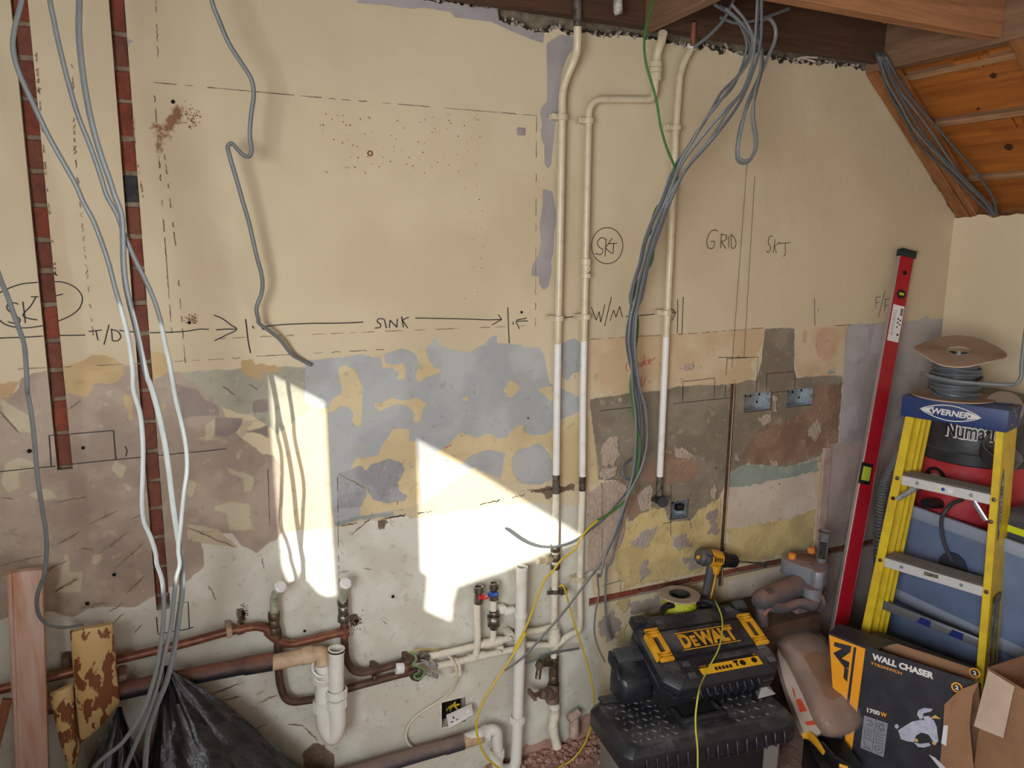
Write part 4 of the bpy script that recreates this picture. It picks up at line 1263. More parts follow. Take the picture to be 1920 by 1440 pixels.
MB().tube(smooth_path([W(1037, 1310, 0.036), W(1041, 1335, 0.034), W(1037, 1365, 0.036), W(1045, 1402, 0.05)], 5), [0.014, 0.016, 0.015, 0.019, 0.016, 0.015, 0.017, 0.016, 0.0155, 0.016, 0.018, 0.017, 0.016, 0.015, 0.016, 0.016], 12).build('floor_tail', M['pipe_low'], t1)
clip(t1, 1053, 220, 0.038, 0.0125)
clip(t1, 1046.5, 597, 0.036, 0.0125)
b = MB()                                  # lever valve with a white knob above the tee
for (v, r, L) in ((1028, 0.016, 0.02), (1045, 0.0175, 0.022), (1062, 0.016, 0.016)):
    nut(b, W(1041, v, 0.036), UP, r, L, 8)
b.build('valve_body', M['brass'], t1, bevel=0.001, seg=1)
p, q = W(1041, 1047, 0.036), W(1008, 1052, 0.055)
MB().tube([p, p.lerp(q, 0.4), p.lerp(q, 0.42), p.lerp(q, 0.62), p.lerp(q, 0.63), q], [0.008, 0.008, 0.014, 0.014, 0.010, 0.010], 12).build('valve_knob', M['pipe_cream'], t1)
b = MB()                                  # earth clamp
p = W(1040, 1108, 0.036)
b.tube([p - UP * 0.007, p + UP * 0.007], 0.0155, 14).box(p + Vector((0.022, -0.012, 0.002)), (0.024, 0.018, 0.022)).box(p + Vector((-0.02, -0.004, 0)), (0.016, 0.010, 0.012))
b.cyl(p + Vector((0.024, -0.014, 0.0)), p + Vector((0.024, -0.032, 0.0)), 0.005, n=8)
b.build('earth_clamp', M['nickel'], t1, bevel=0.001, seg=1)

# middle pipe: union under the joists, long offset, then straight down and back to the left
t2 = thing('offset_pipe', 'cream painted pipe with a sideways offset and a union nut near the ceiling', 'pipe', (1.195, -0.036, 0.45))
pth = PX([(1236, 92, 0.05), (1230, 118, 0.045), (1229, 150, 0.042), (1226, 170, 0.04)])
MB().tube(smooth_path(PX([(1243, 62, 0.09), (1240, 78, 0.065), (1234, 96, 0.048), (1230.5, 116, 0.044)]), 5), 0.013, 14).build('pipe_run', M['pipe_cream'], t2)
b = MB()
for (v, r, L) in ((121, 0.0195, 0.016), (132, 0.0195, 0.014), (141, 0.0185, 0.012), (148, 0.018, 0.010)):
    nut(b, W(1229.5, v, 0.043), UP, r, L, 10)
b.tube([W(1229.7, 118, 0.043), W(1229.3, 152, 0.042)], 0.0155, 12)
b.build('union_nut', M['pipe_cream'], t2, bevel=0.001, seg=1)
c = [W(1229, 150, 0.042), W(1227, 187, 0.04), W(1104.5, 186, 0.04), W(1103, 250, 0.038), W(1095, 640, 0.036)]
MB().tube([W(1095, 640, 0.036), W(1093, 740, 0.036), W(1092.2, 893, 0.036)], 0.0105, 14).build('white_run', M['pipe_white'], t2)
MB().tube(round_corners(c, 0.055, 8), 0.0106, 14).build('pipe_run', M['pipe_cream'], t2)
MB().tube([W(1092.3, 893, 0.036), W(1091.8, 920, 0.036)], 0.0110, 14).build('bare_pipe', M['pipe_dark'], t2)
c = [W(1091.8, 920, 0.036), W(1087, 1090, 0.036), W(1087, 1184, 0.036), W(1066, 1190, 0.04), W(1046, 1210, 0.042), W(995, 1210, 0.042)]
MB().tube(round_corners(c, 0.04, 8), 0.0106, 14).build('pipe_run', M['pipe_low'], t2)
b = MB()
for (v, r, L) in ((491, 0.0155, 0.02), (501, 0.013, 0.03), (517, 0.0155, 0.014)):
    collar(b, W(1098.5, v, 0.036), UP, r, L)
b.cyl(W(1098.5, 504, 0.036), W(1105, 504, 0.05), 0.006, n=8)
b.build('inline_valve', M['pipe_cream'], t2)
clip(t2, 1102.5, 227, 0.038, 0.012)
clip(t2, 1097, 594, 0.036, 0.012)
clip(t2, 1086.5, 1086, 0.036, 0.012)

# right pipe, cut and capped
t3 = thing('capped_pipe', 'cream painted pipe ending in a black valve above the single back box', 'pipe', (1.501, -0.036, 0.80))
c = [W(1297, 88, 0.05), W(1276, 128, 0.042), W(1268, 230, 0.038), W(1262, 370, 0.036), W(1249, 632, 0.036)]
MB().tube([W(1249, 632, 0.036), W(1243.2, 760, 0.036), W(1237, 893, 0.036)], 0.0111, 14).build('white_run', M['pipe_white'], t3)
MB().tube(round_corners(c, 0.06, 8), 0.0112, 14).build('pipe_run', M['pipe_cream'], t3)
MB().tube([W(1298, 85, 0.05), W(1297, 92, 0.05)], [0.016, 0.015], 12).build('pipe_collar', M['white_pvc'], t3)
MB().tube([W(1301, 40, 0.085), W(1299, 85, 0.06)], 0.009, 12).build('bare_pipe', M['copper'], t3)
MB().tube([W(1237, 893, 0.036), W(1236, 932, 0.036)], 0.0116, 14).build('bare_pipe', M['pipe_dark'], t3)
b = MB()
p = W(1236, 936, 0.036)
b.tube([p + UP * 0.014, p - UP * 0.012], 0.0155, 10)
q = W(1243, 942, 0.075)
b.tube([p, p.lerp(q, 0.3), p.lerp(q, 0.32), p.lerp(q, 0.7), p.lerp(q, 0.72), q], [0.012, 0.012, 0.0155, 0.0155, 0.018, 0.018], 12)
b.tube([p, W(1224, 936, 0.045)], [0.010, 0.009], 8)
b.build('black_valve', mat('black valve', (44, 42, 42), 0.45), t3, bevel=0.001, seg=1)
clip(t3, 1267, 240, 0.038, 0.0125)
clip(t3, 1249, 586, 0.036, 0.0125)

# pair of cream supply pipes along the wall, with their branch valves
sup = thing('supply_pipe_pair', 'pair of cream painted supply pipes along the wall with red and blue levers', 'pipes', (0.9, -0.04, 0.45))
u1 = P5(480, 1050, [(1180, 672), (1350, 636), (1500, 600), (1640, 568), (1790, 535)], 0.042) + P5(960, 1050, [(100, 500), (180, 490), (290, 462)], 0.042)
MB().tube(u1, 0.0105, 12).build('upper_pipe', M['pipe_low'], sup)
u2 = P5(480, 1050, [(1250, 735), (1390, 706), (1520, 672), (1640, 648), (1790, 618)], 0.042) + P5(960, 1050, [(60, 585), (160, 585)], 0.042)
MB().tube(u2, 0.0105, 12).build('lower_pipe', M['pipe_low'], sup)
b = MB()
for (x, y, r) in ((1600, 577, 0.014), (1680, 559, 0.0135), (1640, 568, 0.0145)):
    q = P5(480, 1050, [(x - 20, y + 4), (x + 20, y - 4)], 0.042)
    b.cyl(q[0], q[1], r, n=14)
for (x, y, r) in ((1370, 711, 0.0135), (1490, 680, 0.0135), (1560, 663, 0.0135)):
    q = P5(480, 1050, [(x - 22, y + 5), (x + 22, y - 5)], 0.042)
    b.cyl(q[0], q[1], r, n=14)
q = P5(480, 1050, [(1395, 705), (1400, 790)], 0.042)
b.cyl(q[0], q[1], 0.012, n=12)
q = P5(480, 1050, [(1350, 800), (1405, 770)], [0.055, 0.042])
b.cyl(q[0], q[1], 0.008, n=10)
b.build('tee_fitting', M['pipe_low'], sup)
for (x, y) in ((1690, 615), (1760, 520), (150, 0)):
    if x > 1000:
        p = P5(480, 1050, [(x, y)], 0.042)[0]
        MB().box(p + Vector((0, 0.016, 0)), (0.02, 0.045, 0.02)).cyl(p + Vector((-.008, -.01, 0)), p + Vector((-.008, -.022, 0)), 0.006, n=8).build('saddle_clip', M['pipe_low'], sup, bevel=0.002)
A = P5(480, 1050, [(1520, 668), (1536, 560), (1530, 300)], [0.042, 0.05, 0.05])
MB().tube(round_corners(A, 0.03), 0.0108, 12).build('branch_pipe', M['pipe_low'], sup)
B = P5(480, 1050, [(1640, 568), (1642, 480)], 0.045)
MB().tube(B, 0.0100, 12).build('branch_pipe', M['pipe_low'], sup)
B = P5(480, 1050, [(1643, 350), (1646, 260)], 0.045)
MB().tube(B, 0.0100, 12).build('branch_pipe', M['pipe_low'], sup)
b = MB()
for (y0, y1, r) in ((480, 440, 0.012), (455, 395, 0.0205), (395, 385, 0.022), (385, 355, 0.0155)):
    q = P5(480, 1050, [(1645, y0), (1645, y1)], 0.045)
    b.cyl(q[0], q[1], r, n=8)
b.build('check_valve', M['nickel'], sup, bevel=0.001, seg=1)
for (x, yt, m_, hx, hy, hx2, hy2) in ((1540, 195, mat('red lever', (196, 40, 52), 0.35), 1560, 262, 1612, 255), (1647, 170, mat('blue lever', (34, 84, 176), 0.35), 1632, 243, 1680, 232)):
    b = MB()
    for (d0, d1, r) in ((0, 28, 0.0155), (28, 50, 0.0115), (50, 75, 0.013), (75, 105, 0.0145)):
        q = P5(480, 1050, [(x, yt + d0), (x, yt + d1)], 0.05)
        b.cyl(q[0], q[1], r, n=10)
    q = P5(480, 1050, [(x, yt - 8), (x, yt + 2)], 0.05)
    b.lathe([(0.0145, 0.0), (0.0145, 0.006), (0.011, 0.006), (0.010, -0.004), (0.0, -0.004)], q[0] - UP * 0.004, UP, 14)
    vo = b.build('valve_body', M['nickel'], sup, bevel=0.0008, seg=1)
    q = P5(480, 1050, [(hx, hy), (hx2, hy2)], [0.068, 0.078])
    MB().beam(q[0], q[1], 0.013, 0.008).box(q[0] + Vector((0, 0.008, 0)), (0.014, 0.014, 0.014)).build('lever', m_, vo, bevel=0.002)
# dusty copper runs to the left of them
cop = thing('copper_tail_run', 'tarnished copper pipework with two white capped tap tails', 'pipes', (0.3, -0.04, 0.42))
MB().tube(round_corners(P5(480, 1050, [(612, 430), (612, 560), (620, 690), (690, 790), (820, 766), (1080, 692), (1180, 672)], 0.042), 0.05, 8), 0.0108, 14).build('copper_run', M['copper_dark'], cop)
MB().tube(round_corners(P5(480, 1050, [(150, 480), (153, 700), (165, 870), (215, 990), (440, 960), (640, 888), (1000, 792), (1110, 768)], 0.042), 0.07, 10), 0.0108, 14).build('copper_run', M['copper_dark'], cop)
for (x, y, x2, y2) in ((825, 766, 0, 0), (1050, 700, 0, 0)):
    p = P5(480, 1050, [(x, y)], 0.042)[0]
    b = MB()
    b.box(p + Vector((0, 0.018, 0)), (0.014, 0.045, 0.022)).box(p + Vector((-0.004, -0.004, -0.018)), (0.012, 0.02, 0.018))
    b.build('saddle_clip', M['copper_dark'], cop, bevel=0.002)
q = P5(480, 1050, [(965, 752), (1020, 745)], 0.05)
MB().cyl(q[0], q[1], 0.0165, n=16).build('push_fit_cap', M['white_cap'], cop, bevel=0.002)
q = P5(480, 1050, [(1022, 745), (1052, 742)], 0.05)
MB().cyl(q[0], q[1], 0.0150, n=16).build('compression_nut', M['copper'], cop, bevel=0.002)
for (cx, cy, dx, m1) in ((170, 185, -45, 'a'), (622, 162, -20, 'b')):
    p = P5(480, 1050, [(cx, cy), (cx + dx * 0.8, cy + 50), (cx + dx, cy + 110), (cx + dx + 5, cy + 215)], [0.085, 0.062, 0.048, 0.042])
    MB().tube(smooth_path(p, 5), 0.0112, 14).build('tap_tail', mat('verdigris painted tail', (186, 184, 160), 0.45, col2=(120, 132, 112), scale=30), cop)
    d = (p[0] - p[1]).normalized()
    d = Vector((d.x * 0.5, d.y, d.z * 0.6)).normalized()
    MB().lathe([(0.0, -0.020), (0.0135, -0.020), (0.0135, -0.008), (0.0155, -0.006), (0.0155, 0.004), (0.011, 0.007), (0.011, 0.012), (0.0, 0.013)], p[0], d, 18).build('push_fit_cap', M['white_cap'], cop)
    b = MB()
    e = P5(480, 1050, [(cx + dx, cy + 190 - (70 if m1 == 'b' else 0)), (cx + dx + 4, cy + 310 - (60 if m1 == 'b' else 0))], 0.042)
    dd = (e[1] - e[0]).normalized()
    for (t, r, L) in ((0.08, 0.0165, 0.02), (0.3, 0.0125, 0.02), (0.5, 0.0145, 0.02), (0.72, 0.0125, 0.02), (0.92, 0.0165, 0.02)):
        nut(b, e[0].lerp(e[1], t), dd, r, L, 8)
    b.build('isolating_valve', M['nickel'] if m1 == 'b' else M['brass'], cop, bevel=0.001, seg=1)
cl = thing('copper_branch_pipe', 'bare copper pipe sloping up behind the broken wood to the elbow', 'pipe', (-0.1, -0.04, 0.53))
pts = P5(0, 1050, [(-120, 920), (200, 850), (480, 780), (820, 690), (1100, 622), (1300, 572), (1560, 500), (1700, 470), (1780, 462), (1850, 480), (1920, 540)], 0.042) + \
    P5(480, 1050, [(70, 490), (140, 550), (200, 577), (270, 577), (400, 547), (520, 518), (600, 496)], 0.042)
MB().tube(smooth_path(pts, 4), 0.0112, 14).build('copper_run', M['copper'], cl)
for (x0, y0, q) in ((0, 1050, [(1640, 490), (1690, 474)]), (480, 1050, [(400, 547), (470, 530)]), (480, 1050, [(560, 506), (640, 488)]), (480, 1050, [(612, 460), (614, 530)])):
    q = P5(x0, y0, q, 0.042)
    MB().cyl(q[0], q[1], 0.0128, n=14).build('solder_joint', M['copper'], cl)
p = P5(0, 1050, [(1586, 495)], 0.042)[0]
MB().box(p + Vector((0, 0.016, 0)), (0.015, 0.056, 0.028)).build('saddle_clip', mat('clay stained clip', (176, 150, 130), 0.7), cl, bevel=0.003)
p = P5(0, 1050, [(462, 700)], 0.02)[0]
MB().box(p, (0.018, 0.04, 0.032)).build('saddle_clip', M['copper_dark'], cl, bevel=0.003)

# waste pipe to the bottle trap
ws = thing('waste_pipe', 'black waste pipe dusted pink, clipped to the wall left of the trap', 'pipe', (0.0, -0.075, 0.50))
wp = P5(0, 1050, [(300, 1010), (600, 960), (860, 905), (1120, 845), (1500, 770), (1690, 735), (1880, 705)], 0.075)
MB().tube(wp, 0.0215, 20).build('black_run', M['black_pipe'], ws)
q = P5(0, 1050, [(1690, 735), (1880, 705)], 0.075)
MB().tube(q, 0.0240, 20).build('joint_sleeve', M['black_pipe'], ws)
el = P5(480, 1050, [(95, 715), (320, 668), (400, 652), (455, 680), (462, 740)], [0.075, 0.075, 0.078, 0.09, 0.095])
MB().tube(round_corners(el[:2] + [P5(480, 1050, [(470, 640)], 0.08)[0], P5(480, 1050, [(462, 740)], 0.10)[0]], 0.05, 8), 0.0212, 20).build('elbow_run', M['tan_pipe'], ws)
q = P5(480, 1050, [(318, 668), (395, 652)], 0.076)
MB().tube(q, 0.0240, 20).build('joint_sleeve', M['tan_pipe'], ws)
b = MB()
p0, p1 = P5(0, 1050, [(850, 765), (855, 970)], 0.03)
b.beam(p0, p1, 0.018, 0.05, up=(0, 1, 0))
b.build('pipe_bracket', mat('pale dusty bracket', (176, 164, 152), 0.6, dust=(150, 96, 76), dust_amt=0.8), ws, bevel=0.003)
tr = thing('tubular_trap', 'white plastic tubular trap with an open inlet, hanging from the waste pipe', 'trap', tuple(P5(480, 1050, [(540, 1240)], 0.12)[0]))
inlet = P5(480, 1050, [(557, 612), (555, 1020)], [0.125, 0.125])
bo = P5(480, 1050, [(470, 1040), (475, 1130), (535, 1235), (556, 1130), (556, 1020)], [0.105, 0.105, 0.115, 0.125, 0.125])
ubend = smooth_path([P5(480, 1050, [(468, 850)], 0.10)[0], bo[0], P5(480, 1050, [(478, 1140)], 0.107)[0], P5(480, 1050, [(530, 1222)], 0.116)[0], P5(480, 1050, [(562, 1150)], 0.125)[0], P5(480, 1050, [(558, 1000)], 0.125)[0]], 8)
MB().tube(ubend, 0.0235, 22).build('u_bend', M['white_pvc'], tr)
i0, i1 = inlet
di = (i0 - i1).normalized()
L_ = (i0 - i1).length
MB().lathe([(0.0205, 0.0), (0.0205, L_ - 0.012), (0.0225, L_ - 0.012), (0.0225, L_), (0.0175, L_), (0.0175, L_ - 0.15), (0.0, L_ - 0.15)], i1, di, 24).build('inlet_tube', M['white_pvc'], tr)
MB().lathe([(0.0178, 0), (0.0178, 0.05), (0.0, 0.05)], i0 - di * 0.052, -di, 20).build('inlet_lining', mat('rusty inside', (110, 78, 62), 0.8), tr)
MB().lathe([(0.0215, 0.0), (0.0232, 0.0), (0.0232, 0.005), (0.0215, 0.005)], i0 - di * 0.007, di, 24).build('rubber_ring', M['grime'], tr)
def ring_nut(name, p, d, r, L, parent, ribs=18):
    b = MB()
    d = Vector(d).normalized()
    b.lathe([(r * 0.86, -L / 2), (r, -L / 2 + 0.002), (r, L / 2 - 0.002), (r * 0.86, L / 2)], p, d, 28)
    q_ = d.to_track_quat('Z', 'Y').to_matrix()
    for k in range(ribs):
        a = 2 * math.pi * k / ribs
        c_ = Vector(p) + q_ @ Vector((math.cos(a) * r, math.sin(a) * r, 0))
        rot = q_ @ Matrix.Rotation(a, 3, 'Z')
        b.box(c_, (0.003, 0.003, L * 0.8), rot)
    return b.build(name, M['white_pvc'], parent)
ring_nut('ring_nut', P5(480, 1050, [(556, 918)], 0.125)[0], UP, 0.0285, 0.024, tr)
ring_nut('ring_nut', P5(480, 1050, [(556, 985)], 0.125)[0], UP, 0.0280, 0.026, tr)
ring_nut('ring_nut', P5(480, 1050, [(466, 1005)], 0.103)[0], UP, 0.0265, 0.034, tr)
ring_nut('ring_nut', P5(480, 1050, [(450, 752)], 0.098)[0], Vector((0.15, -0.5, 0.6)), 0.0285, 0.022, tr, 22)
ring_nut('ring_nut', P5(480, 1050, [(455, 815)], 0.100)[0], Vector((0.1, -0.3, 0.8)), 0.0250, 0.022, tr, 22)
MB().tube(P5(480, 1050, [(460, 720), (468, 860)], [0.096, 0.10]), 0.0215, 20).build('outlet_tube', M['white_pvc'], tr)

# stand pipe with its trap, and the black pipe running along the foot of the wall
sp = thing('stand_pipe', 'tall white open-topped stand pipe with a U trap at its foot', 'pipe', tuple(P5(480, 1050, [(1780, 1420)], 0.075)[0]))
s0, s1 = P5(480, 1050, [(1843, 45), (1812, 1095)], 0.07)
ds = (s0 - s1).normalized()
L_ = (s0 - s1).length
MB().lathe([(0.0175, 0.0), (0.0175, L_), (0.0150, L_), (0.0150, L_ - 0.25), (0, L_ - 0.25)], s1, ds, 22).build('upright_pipe', M['white_pvc'], sp)
MB().lathe([(0.0152, 0), (0.0152, 0.1), (0.0, 0.1)], s0 - ds * 0.101, ds, 20).build('pipe_lining', mat('yellowed inside', (226, 196, 120), 0.6), sp) if False else None
U = [s1 + ds * 0.02, P5(480, 1050, [(1806, 1290)], 0.07)[0], P5(480, 1050, [(1770, 1425)], 0.072)[0], P5(480, 1050, [(1690, 1440)], 0.074)[0], P5(480, 1050, [(1662, 1300)], 0.074)[0], P5(480, 1050, [(1655, 1190)], 0.074)[0],
     P5(480, 1050, [(1560, 1200)], 0.072)[0], P5(480, 1050, [(1430, 1250)], 0.07)[0]]
U = [U[0], U[1], P5(480, 1050, [(1795, 1450)], 0.072)[0], P5(480, 1050, [(1672, 1460)], 0.074)[0], P5(480, 1050, [(1668, 1165)], 0.074)[0], U[6], U[7]]
MB().tube(round_corners(U, 0.055, 10), 0.0182, 20).build('u_bend', M['white_pvc'], sp)
ring_nut('ring_nut', P5(480, 1050, [(1810, 1105)], 0.07)[0], UP, 0.0225, 0.024, sp)
ring_nut('ring_nut', P5(480, 1050, [(1668, 1340)], 0.074)[0], UP, 0.0222, 0.03, sp)
ring_nut('ring_nut', P5(480, 1050, [(1588, 1200)], 0.073)[0], Vector((1, 0, 0.1)), 0.0222, 0.022, sp)
b = MB()
p = P5(480, 1050, [(1833, 385)], 0.07)[0]
b.tube([p - UP * 0.008, p + UP * 0.008], 0.0205, 20).box(p + Vector((-0.026, 0.03, 0.008)), (0.036, 0.02, 0.018)).box(p + Vector((-0.045, 0.045, 0.012)), (0.022, 0.03, 0.022))
b.build('pipe_bracket', M['white_pvc'], sp, bevel=0.002)
fb = thing('floor_waste_pipe', 'dusty black waste pipe running along the foot of the wall', 'pipe', (0.6, -0.07, 0.08))
MB().tube([W(560, 1480, 0.07)] + P5(480, 1050, [(800, 1440), (1120, 1345), (1425, 1258)], 0.07), 0.0225, 20).build('black_run', mat('greyish dusty black pipe', (58, 56, 62), 0.6, dust=(150, 126, 112), dust_amt=0.85), fb)
MB().tube(P5(480, 1050, [(1310, 1292), (1430, 1256)], 0.07), 0.0245, 20).build('joint_sleeve', mat('greyish dusty black pipe', (58, 56, 62)), fb)
MB().tube(P5(480, 1050, [(1425, 1258), (1560, 1216)], 0.07), 0.0222, 20).build('tan_run', M['tan_pipe'], fb)
# stub beside the riser
st = P5(960, 1050, [(460, 1050), (400, 1090), (430, 1190)], [0.03, 0.04, 0.05])
b = MB()
b.tube(P5(960, 1050, [(432, 1080), (430, 1215)], 0.045), [0.016, 0.018], 12).tube(P5(960, 1050, [(465, 1050), (390, 1105)], [0.05, 0.05]), [0.013, 0.016], 10)
tag(b.build('pipe_stub', mat('pink dusted stub', (190, 168, 152), 0.8, col2=(160, 130, 112), scale=40)), 'short dusty pipe stub at the floor beside the riser', 'pipe')
# stub hanging from above between the joists
b = MB()
b.tube([W(1157, -60, 0.16), W(1159, 22, 0.16), W(1160, 27, 0.16)], [0.011, 0.0125, 0.010], 12)
tag(b.build('hanging_pipe_end', mat('flaking white pipe', (190, 184, 176), 0.7, col2=(110, 100, 92), scale=60)), 'sawn-off pale pipe end hanging between the joists', 'pipe')

# electrical bits low on the wall
sk = P5(480, 1050, [(1315, 1072), (1492, 992), (1505, 1070), (1335, 1166)], [0.030, 0.045, 0.075, 0.06])
tl, tr_, br, bl = sk
cn = (tr_ - tl).cross(bl - tl).normalized()
if cn.y > 0:
    cn = -cn
so = thing('hanging_socket', 'white switched socket plate hanging by its wires from the wall hole', 'socket', tuple((tl + tr_ + br + bl) / 4))
MB().hexa([p - cn * 0.010 for p in (bl, br, tr_, tl)] + [bl, br, tr_, tl]).build('face_plate', mat('white socket plastic', (208, 202, 196), 0.35), so, bevel=0.002)
ux, uy = (tr_ - tl), (bl - tl)
def onp(a, b_):
    return tl + ux * a + uy * b_ + cn * 0.0005
b = MB()
for (a, b_, w, h) in ((0.25, 0.42, 0.05, 0.16), (0.16, 0.66, 0.08, 0.07), (0.36, 0.66, 0.08, 0.07)):
    c_ = onp(a, b_)
    b.hexa([c_ + ux * (sx * w / 2) + uy * (sy * h / 2) + cn * hz for hz in (0, 0.0012) for (sx, sy) in ((-1, 1), (1, 1), (1, -1), (-1, -1))])
b.build('pin_hole', M['void'], so, smooth=False)
c_ = onp(0.82, 0.35)
MB().hexa([c_ + ux * (sx * 0.09) + uy * (sy * 0.20) + cn * hz for hz in (0, 0.004) for (sx, sy) in ((-1, 1), (1, 1), (1, -1), (-1, -1))]).build('rocker_switch', mat('white socket plastic', (226, 220, 212)), so, bevel=0.001)
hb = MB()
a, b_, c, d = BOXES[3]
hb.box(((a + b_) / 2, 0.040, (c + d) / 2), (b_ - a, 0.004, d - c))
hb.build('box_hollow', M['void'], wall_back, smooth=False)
fr = MB()
fr.box((a - 0.003, -0.001, (c + d) / 2), (0.006, 0.006, d - c + 0.012)).box(((a + b_) / 2, -0.001, c - 0.003), (b_ - a, 0.006, 0.006)).box(((a + b_) / 2, -0.001, d + 0.003), (b_ - a, 0.006, 0.006))
fr.build('box_rim', M['pipe_low'], wall_back, bevel=0.003)
for i, (x1, y1, x2, y2, m_) in enumerate(((1330, 1030, 1410, 1000, 'earth'), (1345, 1045, 1380, 985, 'earth'), (1350, 1000, 1400, 1040, 'earth'), (1320, 1040, 1360, 1010, 'earth'))):
    q = P5(480, 1050, [(x1, y1), ((x1 + x2) / 2, (y1 + y2) / 2 - 8), (x2, y2)], [-0.02, 0.012, 0.02])
    MB().tube(smooth_path(q, 5), 0.0028, 8).build('core_wire', M[m_], so)
# earth bonding tags wired to the cream pipes
tg = thing('bonding_tag_set', 'printed metal earth bonding tags wired to the supply pipes', 'tags', tuple(P5(480, 1050, [(1180, 830)], 0.07)[0]))
tagm = mat('printed tag', (186, 184, 176), 0.5, 0.2, col2=(70, 70, 70), scale=420, detail=1, lo=0.5, hi=0.55)
for quad, o_ in (([(1135, 690), (1180, 690), (1262, 740), (1248, 778), (1180, 745), (1130, 720)], 0.068), ([(1150, 790), (1185, 765), (1268, 795), (1262, 832), (1180, 828), (1150, 815)], 0.066)):
    P = P5(480, 1050, quad, o_)
    MB().hexa([P[i] + Vector((0, 0.001 + i * 0.002, 0)) for i in (0, 1, 2, 3)] + [P[i] + Vector((0, -0.001 + i * 0.002, 0)) for i in (0, 1, 2, 3)]).build('tag_plate', tagm, tg, smooth=False)
q = P5(480, 1050, [(1060, 642), (1095, 650), (1110, 690), (1085, 725), (1130, 740), (1165, 765), (1150, 810), (1110, 822), (1095, 795), (1130, 780)], [0.05, 0.06, 0.07, 0.075, 0.08, 0.08, 0.08, 0.075, 0.065, 0.06])
MB().tube(smooth_path(q, 5), 0.0032, 8).build('earth_wire', mat('pale green sleeve', (104, 138, 84), 0.45), tg)
q = P5(480, 1050, [(1062, 640), (1110, 625), (1180, 618), (1240, 622), (1262, 632)], [0.05, 0.06, 0.06, 0.055, 0.05])
MB().tube(smooth_path(q, 5), 0.0026, 8).build('earth_wire', mat('dull yellow sleeve', (176, 156, 84), 0.5), tg)
b = MB()
for (x, y) in ((1160, 668), (1105, 800), (1130, 770)):
    p = P5(480, 1050, [(x, y)], 0.048)[0]
    b.box(p, (0.026, 0.024, 0.024), Matrix.Rotation(0.5, 3, 'Y')).cyl(p, p + Vector((0.005, -0.03, 0.005)), 0.0055, n=8)
b.build('pipe_clamp', M['nickel'], tg, bevel=0.002)
q = P5(480, 1050, [(1312, 655), (1350, 680), (1385, 740), (1390, 810), (1370, 875), (1300, 955), (1180, 1030), (1100, 1090), (1050, 1160), (1038, 1225), (1060, 1280), (1110, 1315)],
       [0.04, 0.05, 0.06, 0.05, 0.035, 0.02, 0.012, 0.012, 0.014, 0.02, 0.03, 0.045])
tag(MB().tube(smooth_path(q, 5), 0.0034, 8).build('cream_flex', mat('cream flex', (206, 196, 170), 0.5)), 'thin cream flex drooping from the supply pipes to the floor pipe', 'wire')

# ------------------------------------------------------------------ loose cables
def chain(*segs):
    out = []
    for (x0, y0, pts) in segs:
        out += C(x0, y0, pts)
    return out
def cable(name, label, px, offs, r=0.0045, flat=0.6, m='cable', group=None, sub=5, cat='cable', pre=None, post=None, side=(0, 1, 0.1), twist=None, tip=True):
    """px: traced points; offs: [(fraction, off), ...] distance in front of wall_back along the run"""
    n = len(px)
    fr = [i / (n - 1) for i in range(n)]
    ff, oo = [a for a, _ in offs], [b for _, b in offs]
    P = [W(u, v, float(np.interp(t, ff, oo))) for (u, v), t in zip(px, fr)]
    if pre:
        P = [Vector(p) for p in pre] + P
    if post:
        P = P + [Vector(p) for p in post]
    P = smooth_path(P, sub)
    o = MB().tube(P, r, 10, flat, side).build(name, M[m] if isinstance(m, str) else m)
    if tip and not post:
        d = (P[-1] - P[-2]).normalized()
        bb = MB()
        for s in (-0.5, 0.5):
            q = P[-1] + d.orthogonal().normalized() * (r * s * 0.8)
            bb.cyl(q - d * 0.002, q + d * 0.004, 0.0012, n=6)
        bb.build('copper_core', M['copper_tip'], o)
    return tag(o, label, cat, group)
GL = 'grey cables hanging at the left'
cable('grey_cable', 'thin grey cable furthest left, curling to a cut end above the broken wood', [(-30, 380), (-18, 460)] + chain(
    (0, 370, [(0, 560), (50, 680), (120, 880), (165, 1010), (180, 1150), (190, 1350)]), (0, 720, [(190, 60), (215, 200), (240, 420), (260, 650), (290, 850), (320, 1050), (320, 1200), (300, 1350)]),
    (0, 1050, [(290, 150), (262, 230), (255, 310), (275, 390), (330, 448), (430, 467), (565, 452)])), [(0, 0.3), (0.4, 0.22), (0.75, 0.17), (1, 0.13)], r=0.0048, group=GL,
    pre=[(-0.40, -0.40, 2.30), (-0.405, -0.36, 2.15)])
ofs = [(0, 0.45), (0.6, 0.44), (0.8, 0.45), (1, 0.50)]
def floor_end(px, off, z=0.02, dx=-0.1):
    p = W(px[0], px[1], off)
    return [(p.x + dx * 0.5, p.y - 0.02, p.z - 0.12), (p.x + dx, p.y - 0.08, max(z + 0.15, p.z - 0.3)), (p.x + dx * 1.6, p.y - 0.16, z)]
pxA = chain((0, 0, [(150, 0), (100, 200), (90, 330), (120, 470), (170, 590), (250, 760), (330, 930), (430, 1110), (530, 1290)]), (0, 370, [(575, 30), (640, 150), (700, 300), (750, 450), (800, 640), (840, 780), (890, 980), (920, 1200)]),
            (0, 720, [(925, 40), (970, 200), (990, 400), (990, 600), (985, 850), (1000, 960), (1040, 1050), (1080, 1180)]), (0, 1050, [(1085, 20), (1120, 130), (1135, 280), (1128, 450), (1105, 640), (1060, 850), (980, 1060), (850, 1260), (650, 1440)]))
cable('grey_cable', 'grey cable of the left hanging group that sweeps furthest left at the top', [(60, -160)] + pxA, ofs, group=GL, pre=[(-0.06, -0.56, 2.30)], post=floor_end((176, 1440), 0.5))
